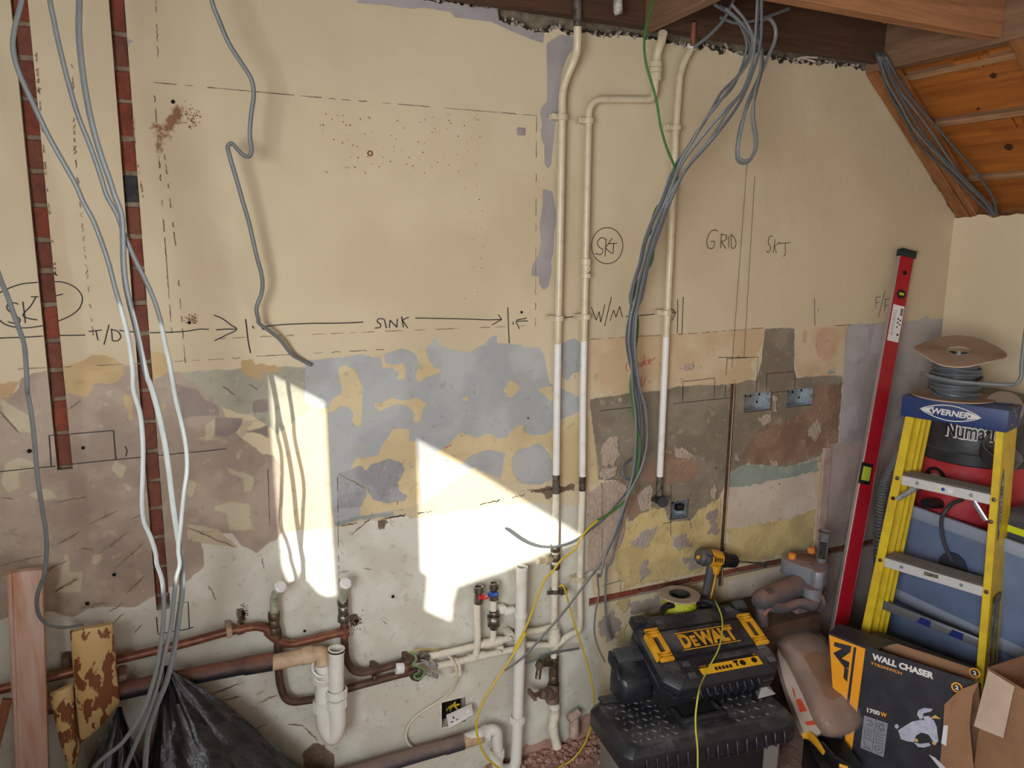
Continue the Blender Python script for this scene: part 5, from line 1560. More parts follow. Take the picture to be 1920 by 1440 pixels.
pxB = chain((0, 0, [(345, 0), (370, 130), (410, 320), (470, 560), (540, 800), (620, 1000), (690, 1200)]), (0, 370, [(740, -10), (810, 120), (850, 230), (930, 420), (1010, 580), (1070, 720), (1110, 850), (1140, 1000), (1170, 1130), (1200, 1300)]),
            (0, 720, [(1205, 40), (1225, 140), (1260, 280), (1290, 450), (1295, 600), (1275, 750), (1255, 950), (1235, 1150)]), (0, 1050, [(1245, 30), (1220, 130), (1200, 300), (1180, 480), (1140, 650), (1080, 900), (1000, 1130), (870, 1440)]))
cable('grey_cable', 'grey cable of the left hanging group that bows furthest right above the low pipes', [(85, -160)] + pxB, [(0, 0.43), (0.6, 0.40), (0.8, 0.44), (1, 0.48)], group=GL, pre=[(0.0, -0.54, 2.30)], post=floor_end((236, 1440), 0.48))
pxC = chain((0, 0, [(550, 0), (545, 200), (560, 400), (590, 620), (630, 830), (690, 1050), (760, 1250)]), (0, 370, [(790, -20), (840, 120), (850, 260), (855, 450), (870, 600), (900, 740), (940, 900), (980, 1080), (1020, 1250)]),
            (0, 720, [(1040, 0), (1090, 170), (1140, 400), (1170, 600), (1200, 850), (1230, 1050), (1250, 1180)]), (0, 1050, [(1258, 20), (1262, 200), (1235, 420), (1200, 650), (1150, 850), (1080, 1020), (1030, 1180), (1005, 1440)]))
cable('grey_cable', 'broad grey cable, rightmost of the left hanging group where it leaves the frame', [(150, -160)] + pxC, [(0, 0.42), (0.6, 0.42), (0.8, 0.43), (1, 0.46)], r=0.0056, flat=0.5, group=GL, pre=[(0.06, -0.53, 2.30)], post=floor_end((272, 1440), 0.46, dx=-0.03))
pxD = chain((0, 0, [(1465, 0), (1520, 150), (1590, 310), (1680, 450), (1740, 550), (1757, 650), (1738, 800), (1730, 950), (1742, 1040), (1725, 1082), (1690, 1078), (1645, 1035), (1605, 995), (1578, 1010), (1590, 1080), (1640, 1250), (1685, 1410)]),
            (0, 370, [(1725, 180), (1775, 400), (1815, 560), (1812, 660), (1775, 770), (1790, 850)]), (480, 370, [(20, 870), (100, 930), (170, 990), (250, 1090), (310, 1125), (378, 1160)]))
cable('grey_cable', 'lone wavy grey cable with a sharp kink, its end touching the blue-grey plaster', [(385, -120)] + pxD, [(0, 0.20), (0.4, 0.13), (0.8, 0.06), (1, 0.012)], r=0.0052, flat=0.8, pre=[(0.42, -0.26, 2.30)])
# the bundle dropping from the joists
GB = 'grey cables of the bundle over the riser pipes'
mid = (960, 370, [(1050, 60), (1000, 180), (950, 320), (915, 450), (880, 580), (855, 700), (835, 800), (820, 900), (815, 1010), (830, 1130)])
def mids(d, d2=None):
    d2 = d if d2 is None else d2
    return (960, 370, [(x + (d if i < 6 else d2) * (1 if i % 3 else 0.8), y) for i, (x, y) in enumerate(mid[2])])
bo_ = [(0, 0.36), (0.15, 0.32), (0.45, 0.13), (0.75, 0.10), (1, 0.03)]
cable('bundle_cable', 'bundle cable that swings left to end over the larger sun patch', chain((960, 0, [(1400, 30), (1540, 120), (1620, 230), (1650, 340), (1620, 430), (1560, 530), (1450, 640), (1370, 780), (1290, 900), (1200, 1050), (1130, 1180)]),
      mids(-26, -22), (960, 720, [(850, 0), (880, 200), (880, 400), (860, 600), (810, 720), (720, 840), (640, 930), (540, 1010), (440, 1080), (330, 1120), (200, 1125), (90, 1090), (-40, 1000)])), bo_, m='cable_dark', group=GB, r=0.0043)
cable('bundle_cable', 'dark bundle cable bowing furthest right beside the capped pipe, then slanting to the waste pipe', chain((960, 0, [(1480, 60), (1590, 160), (1665, 280), (1640, 420), (1540, 560), (1420, 730), (1320, 850), (1250, 980), (1170, 1110)]),
      mids(26, 36), (960, 720, [(890, 40), (920, 150), (937, 300), (930, 450), (890, 600), (850, 680), (800, 780), (760, 900), (720, 1020), (650, 1180), (560, 1320)]), (960, 1050, [(580, 70), (480, 200), (350, 370), (200, 540), (80, 670), (-45, 762)])),
      [(0, 0.38), (0.15, 0.34), (0.42, 0.14), (0.7, 0.12), (1, 0.13)], m='cable', group=GB, r=0.0042)
cable('bundle_cable', 'grey bundle cable ending just above the black charger box', chain((960, 0, [(1520, 30), (1620, 150), (1680, 300), (1650, 480), (1590, 640), (1480, 760), (1390, 860), (1290, 980), (1180, 1130)]),
      mids(0, -6), (960, 720, [(835, 40), (858, 250), (852, 500), (832, 650), (800, 760), (750, 900), (700, 1060), (640, 1200), (610, 1330)]), (960, 1050, [(592, 100), (600, 240), (575, 380), (570, 500), (590, 590), (640, 700)])),
      [(0, 0.40), (0.15, 0.36), (0.42, 0.13), (0.7, 0.11), (1, 0.20)], m='cable', group=GB, r=0.0042)
cable('bundle_cable', 'grey bundle cable with its end against the yellowed plaster below the horizontal chase', chain((960, 0, [(1700, -20), (1690, 200), (1670, 400), (1620, 600), (1500, 760), (1380, 950), (1260, 1100), (1150, 1260)]),
      mids(10, 8), (960, 720, [(865, 60), (872, 300), (870, 520), (840, 660), (790, 800), (760, 950), (720, 1100), (680, 1250)]), (960, 1050, [(662, 40), (648, 200), (650, 380), (662, 470), (690, 550)])),
      [(0, 0.40), (0.15, 0.36), (0.42, 0.12), (0.7, 0.09), (1, 0.03)], m='cable', group=GB, r=0.0042)
cable('bundle_cable', 'darkest bundle cable, making the tight little loop beside the cement', chain((960, 0, [(1730, -20), (1720, 300), (1660, 520), (1570, 720), (1440, 900), (1330, 1030), (1200, 1180)]),
      mids(42, 22), (960, 720, [(880, 60), (905, 300), (900, 460), (860, 640), (815, 660), (775, 640), (765, 600), (785, 555), (825, 520)])),
      [(0, 0.42), (0.15, 0.38), (0.5, 0.14), (0.85, 0.09), (1, 0.07)], m='cable_dark', group=GB, r=0.0044)
cable('bundle_cable', 'bundle cable at the back of the pack, fanning widest below the joists', chain((960, 0, [(1440, 40), (1560, 140), (1625, 300), (1600, 430), (1530, 600), (1400, 740), (1330, 850), (1230, 1000), (1120, 1160)]),
      mids(-40, 4), (960, 720, [(842, 60), (868, 300), (860, 560), (815, 740), (770, 900), (700, 1080)])), [(0, 0.34), (0.2, 0.3), (0.5, 0.12), (1, 0.05)], m='cable', group=GB, r=0.0042)
# spare loop hanging beside it
lp = chain((960, 0, [(1712, -60), (1695, 120), (1690, 250), (1722, 340), (1722, 480), (1682, 640), (1672, 800), (1692, 950), (1690, 1030), (1650, 1100), (1605, 1115), (1570, 1090), (1565, 1020), (1590, 880), (1625, 730), (1700, 560), (1770, 400),
                (1822, 270), (1822, 190), (1780, 130), (1735, 145), (1705, 210), (1705, 300)]))
cable('looped_cable', 'grey spare cable hanging in a long narrow loop, front strand', lp, [(0, 0.36), (0.5, 0.30), (1, 0.34)], group='cables of the long hanging loop', r=0.005)
lp2 = [(u + (2 if v < 200 else -3), v + (4 if v > 250 else 0)) for u, v in lp[:16]]
cable('looped_cable', 'grey spare cable hanging in a long narrow loop, rear strand reaching slightly lower', lp2, [(0, 0.34), (0.5, 0.28), (1, 0.30)], group='cables of the long hanging loop', r=0.005)
for (lab, p_, oo) in (('grey cable crossing behind the hanging loop into the joist gap', [(1560, -60), (1470, 130), (1380, 230), (1260, 330)], 0.2),
                      ('grey cable curving flat along the joist towards the trimmer', [(1440, 120), (1560, 160), (1720, 130), (1920, 60)], 0.12)):
    q = [(960 + x / 3.6923, y / 3.6923) for x, y in p_] if 'behind' in lab else [(960 + x / 3.6923 + 0, y / 3.6923 + 0) for x, y in p_]
    cable('joist_cable', lab, q, [(0, oo), (1, oo)], r=0.0048, m='cable', tip=False)
# green and yellow earth wires
eg = chain((960, 0, [(985, -30), (955, 80), (925, 200), (915, 330), (930, 450), (965, 570), (1000, 700), (1030, 880), (1070, 1020), (1130, 1170), (1140, 1260)]), (960, 370, [(1090, 0), (1010, 60), (972, 150), (962, 240), (980, 340), (962, 460), (890, 550), (850, 640), (848, 760), (872, 850), (862, 1000), (838, 1150), (818, 1300)]),
           (960, 720, [(822, 60), (850, 250), (887, 400), (880, 520), (850, 700), (790, 800), (700, 880), (590, 945)]))
cable('earth_wire', 'green earth wire twisting down round the cable bundle', eg, [(0, 0.3), (0.25, 0.30), (0.45, 0.14), (0.7, 0.09), (0.72, 0.11), (1, 0.12)], r=0.0034, flat=1, m='earth_green', tip=False, cat='wire')
ey = chain((960, 720, [(590, 945), (540, 990), (480, 1060), (430, 1150), (340, 1220), (280, 1300)]), (960, 1050, [(230, 130), (150, 330), (90, 480), (10, 630)]),
           (480, 1050, [(1870, 500), (1790, 640), (1690, 790), (1590, 950), (1540, 1060), (1525, 1150), (1545, 1260), (1600, 1370), (1680, 1440)]))
cable('earth_wire', 'yellow earth wire looping out past the socket and round the stand pipe foot', ey, [(0, 0.12), (0.4, 0.13), (0.8, 0.15), (1, 0.16)], r=0.0033, flat=1, m='earth', tip=False, cat='wire', post=[G(965, 1462, 0.01), G(1010, 1468, 0.006)])
e2 = chain((960, 1050, [(330, 185), (345, 172), (360, 190), (382, 260), (420, 400), (480, 590), (530, 750), (560, 900), (570, 1030), (535, 1190), (480, 1310), (400, 1395), (320, 1440)]))
cable('earth_wire', 'yellow earth wire from the clamp on the riser to the floor', e2, [(0, 0.075), (0.4, 0.10), (0.75, 0.12), (1, 0.10)], r=0.0030, flat=1, m='earth', tip=False, cat='wire', post=[G(1020, 1462, 0.006)])
q = chain((960, 1050, [(90, 715), (160, 690), (220, 660), (300, 640), (460, 612)]))
cable('grey_offcut', 'short grey cable offcut resting on the drain tap of the riser', q, [(0, 0.06), (0.3, 0.10), (1, 0.055)], r=0.0056)
# cables threaded through the trimmer and down the roof slope
def SL(u, v, h=0.03):
    r = ray(u, v)
    o_ = S0 - SN * h
    t = (o_ - CAM).dot(SN) / r.dot(SN)
    return CAM + r * t
GR = 'grey cables running down the roof slope'
labs = ['nearest the plastered wall', 'second from the plastered wall', 'in the middle of the run', 'second from the boards', 'highest over the boards, set apart from the rest']
runs = [[(905, 395), (950, 540), (990, 650), (1080, 800), (1170, 970), (1260, 1070), (1400, 1190), (1540, 1330), (1650, 1440), (1700, 1490)],
        [(920, 395), (970, 560), (1060, 720), (1150, 880), (1260, 1010), (1390, 1140), (1530, 1280), (1650, 1400), (1710, 1480)],
        [(935, 395), (1010, 560), (1110, 740), (1220, 920), (1330, 1060), (1480, 1210), (1640, 1380), (1720, 1480)],
        [(950, 395), (1040, 600), (1180, 780), (1290, 930), (1400, 1100), (1500, 1230), (1640, 1370), (1730, 1480)],
        [(965, 395), (1060, 560), (1160, 700), (1290, 850), (1420, 1000), (1560, 1160), (1660, 1290), (1710, 1380), (1730, 1480)]]
for i, (lb, rn) in enumerate(zip(labs, runs)):
    P = [SL(u, v, 0.012 + 0.004 * (i % 3)) for u, v in C(1400, 0, rn)]
    h0 = W(*C(1400, 0, [(845 + 22 * i, 300)])[0], 0.0)
    r0 = RX(*C(1400, 0, [(870 + 14 * i, 330)])[0], 2.275)
    r1 = RX(*C(1400, 0, [(845 + 20 * i, 150)])[0], 2.268)
    P = [r1 + Vector((-0.03, 0.0, 0.12)), r1, r0] + P
    o = MB().tube(smooth_path(P, 5), 0.0062, 10, 0.7, (0, 1, 0)).build('slope_cable', M['cable'] if i % 2 else M['cable_dark'])
    tag(o, 'grey cable down the roof slope, ' + lb, 'cable', GR)
r0 = RX(*C(1400, 0, [(885, 355)])[0], 2.262)
r1 = RX(*C(1400, 0, [(790, 265)])[0], 2.2)
r2 = RX(*C(1400, 0, [(690, 140)])[0], 2.12)
tag(MB().tube(smooth_path([r2, r1, r0, r0 + Vector((0.02, 0, -0.01))], 5), 0.0048, 8).build('slope_cable', M['cable']), 'single grey cable slanting to the hole in the trimmer', 'cable', GR)

# ------------------------------------------------------------------ things on the floor, right of the pipes
class Frame:
    def __init__(self, o, x, y):
        self.o = Vector(o)
        self.x = Vector(x).normalized()
        y = Vector(y)
        self.y = (y - self.x * y.dot(self.x)).normalized()
        self.z = self.x.cross(self.y)
        self.m = Matrix((self.x, self.y, self.z)).transposed()
    def __call__(self, a, b, c=0.0):
        return self.o + self.x * a + self.y * b + self.z * c
    def mtx(self):
        return Matrix.Translation(self.o) @ self.m.to_4x4()
def fthing(name, label, cat, fr, group=None):
    return thing(name, label, cat, None, group=group, mtx=fr.mtx())
def K(x, y, x0=1100, y0=1090, s=4.114):
    return (x0 + x / s, y0 + y / s)
def loft(b, loops, caps=True):
    """closed loops of equal length joined one after the other"""
    k0 = len(b.v)
    n = len(loops[0])
    for lp in loops:
        b.v += [Vector(p) for p in lp]
    for i in range(len(loops) - 1):
        for k in range(n):
            a, c = k0 + i * n + k, k0 + i * n + (k + 1) % n
            b.face([a, c, c + n, a + n])
    if caps:
        b.face([k0 + k for k in range(n - 1, -1, -1)])
        b.face([k0 + (len(loops) - 1) * n + k for k in range(n)])
    return b
def chamfer_loop(w0, w1, d0, d1, c):
    return [(w0 + c, d0), (w1 - c, d0), (w1, d0 + c), (w1, d1 - c), (w1 - c, d1), (w0 + c, d1), (w0, d1 - c), (w0, d0 + c)]

# large tool box with a chequer-plate lid
TBZ = 0.30
tfl, tfr = G(*K(300, 1320), TBZ), G(*K(1645, 1035), TBZ)
ft = Frame((tfl.x, tfl.y, 0), (tfr - tfl), (0, 1, 0))
TW, TD = (tfr - tfl).length, 0.255
tb = fthing('tool_box', 'large grey tool box with black chequer-plate lid under the yellow-latched case', 'tool box', ft)
b = MB()
loft(b, [[(x, y, z) for x, y in chamfer_loop(0.03, TW - 0.03, 0.02, TD - 0.01, 0.02)] for z in (0.0, 0.225)])
b.build('body', M['silver_paint'], tb, bevel=0.004, local=True)
b = MB()
loft(b, [[(x, y, z) for x, y in chamfer_loop(w, TW - w, w - 0.004, TD - w + 0.004, 0.02)] for w, z in ((0.012, 0.212), (0.0, 0.226), (0.0, 0.275), (0.018, TBZ))])
b.build('lid', M['black'], tb, bevel=0.003, local=True)
MB().box((TW / 2, TD - 0.02, TBZ + 0.004), (TW - 0.06, 0.035, 0.012)).build('lid_ridge', M['black'], tb, bevel=0.004, local=True)
MB().box((TW * 0.45, 0.016, 0.11), (TW * 0.72, 0.012, 0.20)).build('front_panel', M['black_clean'], tb, bevel=0.004, local=True)
for i in range(15):
    x = 0.06 + i * (TW - 0.12) / 14
    MB().hexa([(x, -0.018, 0.226), (x + 0.007, -0.018, 0.226), (x + 0.007, 0.02, 0.226), (x, 0.02, 0.226),
               (x, -0.010, 0.266), (x + 0.007, -0.010, 0.266), (x + 0.009, 0.02, 0.268), (x, 0.02, 0.268)]).build('lid_rib', M['black'], tb, bevel=0.0015, seg=1, local=True)
# handle recess and handle
hx = TW * 0.50
MB().box((hx, 0.105, TBZ + 0.0002), (0.16, 0.09, 0.003)).build('handle_recess', M['void'], tb, local=True, smooth=False)
hd = MB()
hd.box((hx, 0.070, TBZ + 0.005), (0.150, 0.022, 0.014)).box((hx - 0.068, 0.10, TBZ + 0.004), (0.018, 0.07, 0.012)).box((hx + 0.068, 0.10, TBZ + 0.004), (0.018, 0.07, 0.012))
hd.build('handle', M['black'], tb, bevel=0.004, local=True)
def chequer(x0, x1, y0, y1, nx, ny):
    for i in range(nx):
        for j in range(ny):
            x = x0 + (x1 - x0) * (i + (0.5 if j % 2 else 0.0)) / nx
            y = y0 + (y1 - y0) * j / max(ny - 1, 1)
            a = 0.75 if (i + j) % 2 else -0.75
            u = Vector((math.cos(a), math.sin(a), 0))
            v = Vector((-u.y, u.x, 0))
            c_ = Vector((x, y, TBZ))
            o = MB()
            loft(o, [[c_ + u * (0.010 * k_ * math.cos(t)) + v * (0.0038 * k_ * math.sin(t)) + Vector((0, 0, h)) for t in [math.pi * q_ / 4 for q_ in range(8)]] for k_, h in ((1.0, 0.0), (0.8, 0.0022), (0.4, 0.0034))])
            o.build('tread_bar', M['charcoal'], tb, local=True)  # lighter than the lid: rim highlights put into the bars' colour
chequer(0.045, hx - 0.09, 0.035, TD - 0.055, 7, 7)
chequer(hx + 0.095, TW - 0.04, 0.035, TD - 0.055, 6, 6)
chequer(0.05, TW - 0.05, TD - 0.022, TD - 0.022, 14, 1)

# dust-brown carton behind, carrying the case, the drill and the wall chaser
SBZ = 0.40
b = MB()
loft(b, [[(x, y, z) for x, y in ((1.47, -0.225), (2.06, -0.225), (2.06, -0.02), (1.47, -0.02))] for z in (0.0, SBZ)])
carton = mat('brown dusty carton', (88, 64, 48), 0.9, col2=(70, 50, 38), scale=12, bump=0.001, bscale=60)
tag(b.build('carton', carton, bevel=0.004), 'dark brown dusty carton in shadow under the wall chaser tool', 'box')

# yellow-latched tool case leaning on tool box and carton
cfl, cfr, cbl = G(*K(640, 830), 0.412), G(*K(1560, 655), 0.412), G(*K(325, 262), 0.512)
fc = Frame(cfl, cfr - cfl, cbl - cfl)
CW, CD, CH = (cfr - cfl).length, (cbl - cfl).dot(fc.y), 0.098
cs = fthing('tool_case', 'black hard tool case with yellow latches lying on the grey tool box', 'tool case', Frame(fc(0, 0, -CH), fc.x, fc.y))
def CP(a, b_, c=0.0):
    return Vector((a, b_, CH + c))
b = MB()
loft(b, [[(x, y, z) for x, y in chamfer_loop(w, CW - w, w, CD - w, 0.038)] for w, z in ((0.012, 0.0), (0.002, 0.012), (0.0, CH * 0.47))])
b.build('base_shell', M['black'], cs, bevel=0.003, local=True)
b = MB()
loft(b, [[(x, y, z) for x, y in chamfer_loop(w, CW - w, w, CD - w, 0.038)] for w, z in ((0.003, CH * 0.50), (0.0, CH * 0.53), (0.002, CH * 0.80), (0.024, CH))])
b.build('lid_shell', M['black'], cs, bevel=0.003, local=True)
# broad raised band with the lettering, grooves, and corner studs
MB().box(CP(CW * 0.52, CD * 0.52, 0.0015), (CW * 0.86, CD * 0.36, 0.006)).build('raised_band', M['black'], cs, bevel=0.002, local=True)
for yy in (0.32, 0.72):
    MB().box(CP(CW * 0.5, CD * yy, 0.001), (CW * 0.95, 0.005, 0.006)).build('lid_ridge', M['black_clean'], cs, bevel=0.002, local=True)
for (a, c_) in ((0.20, 0.84), (0.83, 0.86), (0.22, 0.25), (0.88, 0.30), (0.22, 0.10), (0.90, 0.12)):
    MB().box(CP(CW * a, CD * c_, 0.001), (0.026, 0.020, 0.006)).box(CP(CW * a, CD * c_, 0.0035), (0.014, 0.010, 0.004)).build('lid_stud', M['charcoal'], cs, bevel=0.002, local=True)
for (a0, c0) in ((0.05, 0.93), (0.95, 0.93)):
    MB().box(CP(CW * a0, CD * c0 - 0.006, -0.012), (0.05, 0.04, 0.034)).build('corner_block', M['black'], cs, bevel=0.008, local=True)
hp = [CP(CW * 0.27, CD - 0.03, -0.020), CP(CW * 0.30, CD + 0.010, -0.014), CP(CW * 0.36, CD + 0.026, -0.014), CP(CW * 0.70, CD + 0.026, -0.014), CP(CW * 0.76, CD + 0.010, -0.014), CP(CW * 0.79, CD - 0.03, -0.020)]
MB().tube(round_corners(hp, 0.03, 5), 0.011, 10, 1.0).build('carry_handle', M['black_clean'], cs, local=True)
for sx in (0.02, CW - 0.02):
    b = MB()
    yl = CD * 0.53
    for q_ in ((0, CD * 0.19, 0.026, 0.020), (0, -CD * 0.19, 0.026, 0.020)):
        b.box(CP(sx + (0.018 if sx < 0.1 else -0.018), yl + q_[1] * 0.86, 0.006), (0.046, CD * 0.11, 0.012))
    for dx in (-0.016, 0.016):
        b.box(CP(sx + (0.018 if sx < 0.1 else -0.018) + dx, yl, 0.006), (0.014, CD * 0.40, 0.012))
    la = b.build('latch', M['tool_yellow'], cs, bevel=0.002, local=True)
    r_ = MB()
    for k_ in range(3):
        for s_ in (-1, 1):
            r_.box(CP(sx + (0.018 if sx < 0.1 else -0.018), yl + s_ * (CD * 0.12 + k_ * 0.010), 0.013), (0.040, 0.003, 0.003))
    r_.build('latch_grip', M['tool_yellow'], la, local=True, bevel=0.001, seg=1)
    MB().box(CP(sx - (0.004 if sx < 0.1 else -0.004), yl, -0.02), (0.010, CD * 0.34, 0.05)).build('latch_hook', M['tool_yellow'], la, local=True, bevel=0.002)
for i in range(9):
    x = CW * 0.26 + i * CW * 0.062
    MB().hexa([(x, -0.012, 0.022), (x + 0.006, -0.012, 0.022), (x + 0.006, 0.02, 0.022), (x, 0.02, 0.022), (x, -0.014, 0.058), (x + 0.006, -0.014, 0.058), (x + 0.006, 0.02, 0.078), (x, 0.02, 0.078)]).build('front_rib', M['black'], cs, bevel=0.001, seg=1, local=True)
MB().box((CW * 0.52, 0.002, 0.030), (CW * 0.60, 0.012, 0.008)).build('front_lip', M['black'], cs, bevel=0.002, local=True)
# lettering panel
yel = mat('yellow print', (226, 164, 36), 0.5, col2=(196, 136, 34), scale=40)
lx0, lx1, ly0, ly1 = CW * 0.26, CW * 0.75, CD * 0.405, CD * 0.645
b = MB()
b.box(CP((lx0 + lx1) / 2, ly0 + 0.002, 0.0052), (lx1 - lx0, 0.003, 0.001)).box(CP((lx0 + lx1) / 2, ly1 - 0.002, 0.0052), (lx1 - lx0, 0.003, 0.001))
b.build('letter_bar', yel, cs, smooth=False, local=True)
b = MB()
Z4 = 0.0055
b.text('D', CP(lx0 + 0.004, ly0 + 0.010, Z4), (1, 0, 0), (0, 1, 0), (ly1 - ly0) * 0.70, bold=0.055, width=(lx1 - lx0) * 0.17)
b.text('E', CP(lx0 + (lx1 - lx0) * 0.205, ly0 + 0.010, Z4), (1, 0, 0), (0, 1, 0), (ly1 - ly0) * 0.55, bold=0.055, width=(lx1 - lx0) * 0.10)
b.text('WALT', CP(lx0 + (lx1 - lx0) * 0.315, ly0 + 0.010, Z4), (1, 0, 0), (0, 1, 0), (ly1 - ly0) * 0.70, bold=0.055, width=(lx1 - lx0) * 0.67, spacing=0.95)
b.build('brand_lettering', yel, cs, smooth=False, local=True)
# label strip near the front
s0, s1, t0, t1_ = CW * 0.30, CW * 0.81, CD * 0.085, CD * 0.195
st = MB().box(CP((s0 + s1) / 2, (t0 + t1_) / 2, 0.0008), (s1 - s0, t1_ - t0, 0.0016)).build('label_strip', mat('yellow label', (236, 176, 34), 0.45), cs, smooth=False, local=True)
b = MB()
b.box(CP((s0 + s1) / 2, t1_ + 0.005, 0.0010), (s1 - s0, 0.011, 0.0016))
b.box(CP(s0 + (s1 - s0) * 0.08, t1_ - 0.004, 0.0014), ((s1 - s0) * 0.16, 0.010, 0.0016))
for i in range(5):
    b.box(CP(s0 + (s1 - s0) * (0.25 + i * 0.06), (t0 + t1_) / 2 - 0.003, 0.0014), (0.009, 0.011, 0.0016))
b.box(CP(s0 + (s1 - s0) * 0.60, (t0 + t1_) / 2 + 0.002, 0.0014), (0.006, 0.020, 0.0016)).box(CP(s0 + (s1 - s0) * 0.60, (t0 + t1_) / 2 + 0.009, 0.0014), (0.016, 0.007, 0.0016))
b.disc(CP(s0 + (s1 - s0) * 0.70, (t0 + t1_) / 2, 0.0018), 0.010, (0, 0, 1), 12).disc(CP(s0 + (s1 - s0) * 0.90, (t0 + t1_) / 2 + 0.002, 0.0018), 0.010, (0, 0, 1), 8)
b.build('label_print', M['black_clean'], st, smooth=False, local=True)
b = MB()
b.text('DEWALT', CP(s0 + 0.004, t1_ - 0.007, 0.0028), (1, 0, 0), (0, 1, 0), 0.006, bold=0.03, width=0.022).text('XR', CP(s1 - 0.016, t1_ + 0.002, 0.0024), (1, 0, 0), (0, 1, 0), 0.006, bold=0.02)
b.build('label_print', yel, st, smooth=False, local=True)

# charger stood on the rear ledge of the tool box
cb = Frame((W(*K(195, 935), 0.215).x - 0.015, -0.29, TBZ + 0.010), (1, -0.12, 0), (0.12, 1, 0))
ch = fthing('battery_charger', 'black scoop-topped charger box beside the tool case, in front of the wall', 'charger', cb)
b = MB()
loft(b, [[(x, y, z) for x, y in chamfer_loop(0.0, 0.112, 0.0, 0.10, 0.016)] for z in (0.0, 0.052)] + [[(x, y, 0.066 + y * 0.42) for x, y in chamfer_loop(0.006, 0.106, 0.008, 0.10, 0.014)]])
b.build('body', M['black'], ch, bevel=0.002, seg=1, local=True)
for x in (0.004, 0.108):
    MB().hexa([(x - 0.008, 0.02, 0.07), (x + 0.008, 0.02, 0.07), (x + 0.008, 0.10, 0.09), (x - 0.008, 0.10, 0.09), (x - 0.006, 0.05, 0.105), (x + 0.006, 0.05, 0.105), (x + 0.006, 0.10, 0.125), (x - 0.006, 0.10, 0.125)]).build('side_cheek', M['black'], ch, bevel=0.003, local=True)
MB().hexa([(0.012, 0.055, 0.10), (0.100, 0.055, 0.10), (0.100, 0.10, 0.118), (0.012, 0.10, 0.118), (0.012, 0.055, 0.112), (0.100, 0.055, 0.112), (0.100, 0.10, 0.130), (0.012, 0.10, 0.130)]).build('ribbed_bridge', M['charcoal'], ch, bevel=0.002, local=True)
for i in range(7):
    MB().box((0.024 + i * 0.011, 0.075, 0.1245), (0.003, 0.04, 0.003), Matrix.Rotation(0.38, 3, 'X')).build('vent_rib', M['charcoal'], ch, local=True)
MB().box((0.126, 0.075, 0.040), (0.026, 0.03, 0.02)).build('side_hook', M['black'], ch, bevel=0.003, local=True)

# reel of earth wire behind the case
rc = W(*K(718, 100), 0.115)
rl = thing('earth_wire_reel', 'small cardboard reel wound with green and yellow earth wire behind the case', 'reel', (rc.x, rc.y, SBZ))
H_ = rc.z - SBZ
def flange(name, parent, z, r, r_in, th, m, loc=True, n=32):
    MB().lathe([(r_in, z), (r, z), (r, z + th), (r_in, z + th), (r_in, z)], (0, 0, 0), (0, 0, 1), n).build(name, m, parent, local=loc)
card = mat('grey brown card', (176, 156, 138), 0.85, col2=(156, 136, 118), scale=18)
flange('reel_flange', rl, H_ - 0.004, 0.066, 0.036, 0.005, card)
flange('reel_flange', rl, 0.0, 0.066, 0.036, 0.005, card)
MB().lathe([(0.036, 0.0), (0.036, H_ + 0.002), (0.0335, H_ + 0.002), (0.0335, 0.0)], n=28).build('steel_core', M['nickel'], rl, local=True)
pts = []
for i in range(15 * 20):
    a = i / 20 * 2 * math.pi
    pts.append(Vector((0.052 * math.cos(a), 0.052 * math.sin(a), 0.010 + (H_ - 0.02) * i / 300)))
ngm = bpy.data.materials.new('green and yellow sleeve')
ngm.use_nodes = True
_n = ngm.node_tree
_w = _n.nodes.new('ShaderNodeTexNoise')
_w.inputs['Scale'].default_value = 55
_c = _n.nodes.new('ShaderNodeValToRGB')
_c.color_ramp.interpolation = 'CONSTANT'
_c.color_ramp.elements[0].color = lin((96, 150, 44))
_c.color_ramp.elements[1].color = lin((214, 202, 50))
_c.color_ramp.elements[1].position = 0.48
_n.links.new(_w.outputs['Fac'], _c.inputs[0])
_n.links.new(_c.outputs[0], _n.nodes['Principled BSDF'].inputs['Base Color'])
MB().tube(pts, 0.0052, 8).build('wound_wire', ngm, rl, local=True)
# its free end over the case and down the front
over = [(1320, 290, 0.55), (1350, 266, 0.56), (1385, 272, 0.548), (1420, 310, 0.535), (1452, 400, 0.512)]
P = []
for (x, y, z) in over[:3]:
    P.append(W(*C(960, 1050, [(x, y)])[0], 0.125))
def case_hit(u, v, lift=0.008):
    r = ray(u, v)
    o_ = fc(0, 0, lift)
    return CAM + r * ((o_ - CAM).dot(fc.z) / r.dot(fc.z))
for (x, y) in ((1420, 310), (1453, 400), (1450, 530), (1428, 620), (1370, 730), (1325, 820)):
    P.append(case_hit(*C(960, 1050, [(x, y)])[0]))
yf = lambda u, v, dy: None
for (x, y, off) in ((1290, 930, 0.545), (1272, 1060, 0.56), (1272, 1180, 0.565), (1284, 1300, 0.57), (1286, 1440, 0.575), (1290, 1560, 0.58)):
    P.append(W(*C(960, 1050, [(x, y)])[0], off))
tag(MB().tube(smooth_path(P, 6), 0.0024, 8).build('loose_earth_wire', mat('yellow green sleeve', (190, 190, 70), 0.45)), 'thin yellow-green wire trailing over the tool case and down the tool box', 'wire')
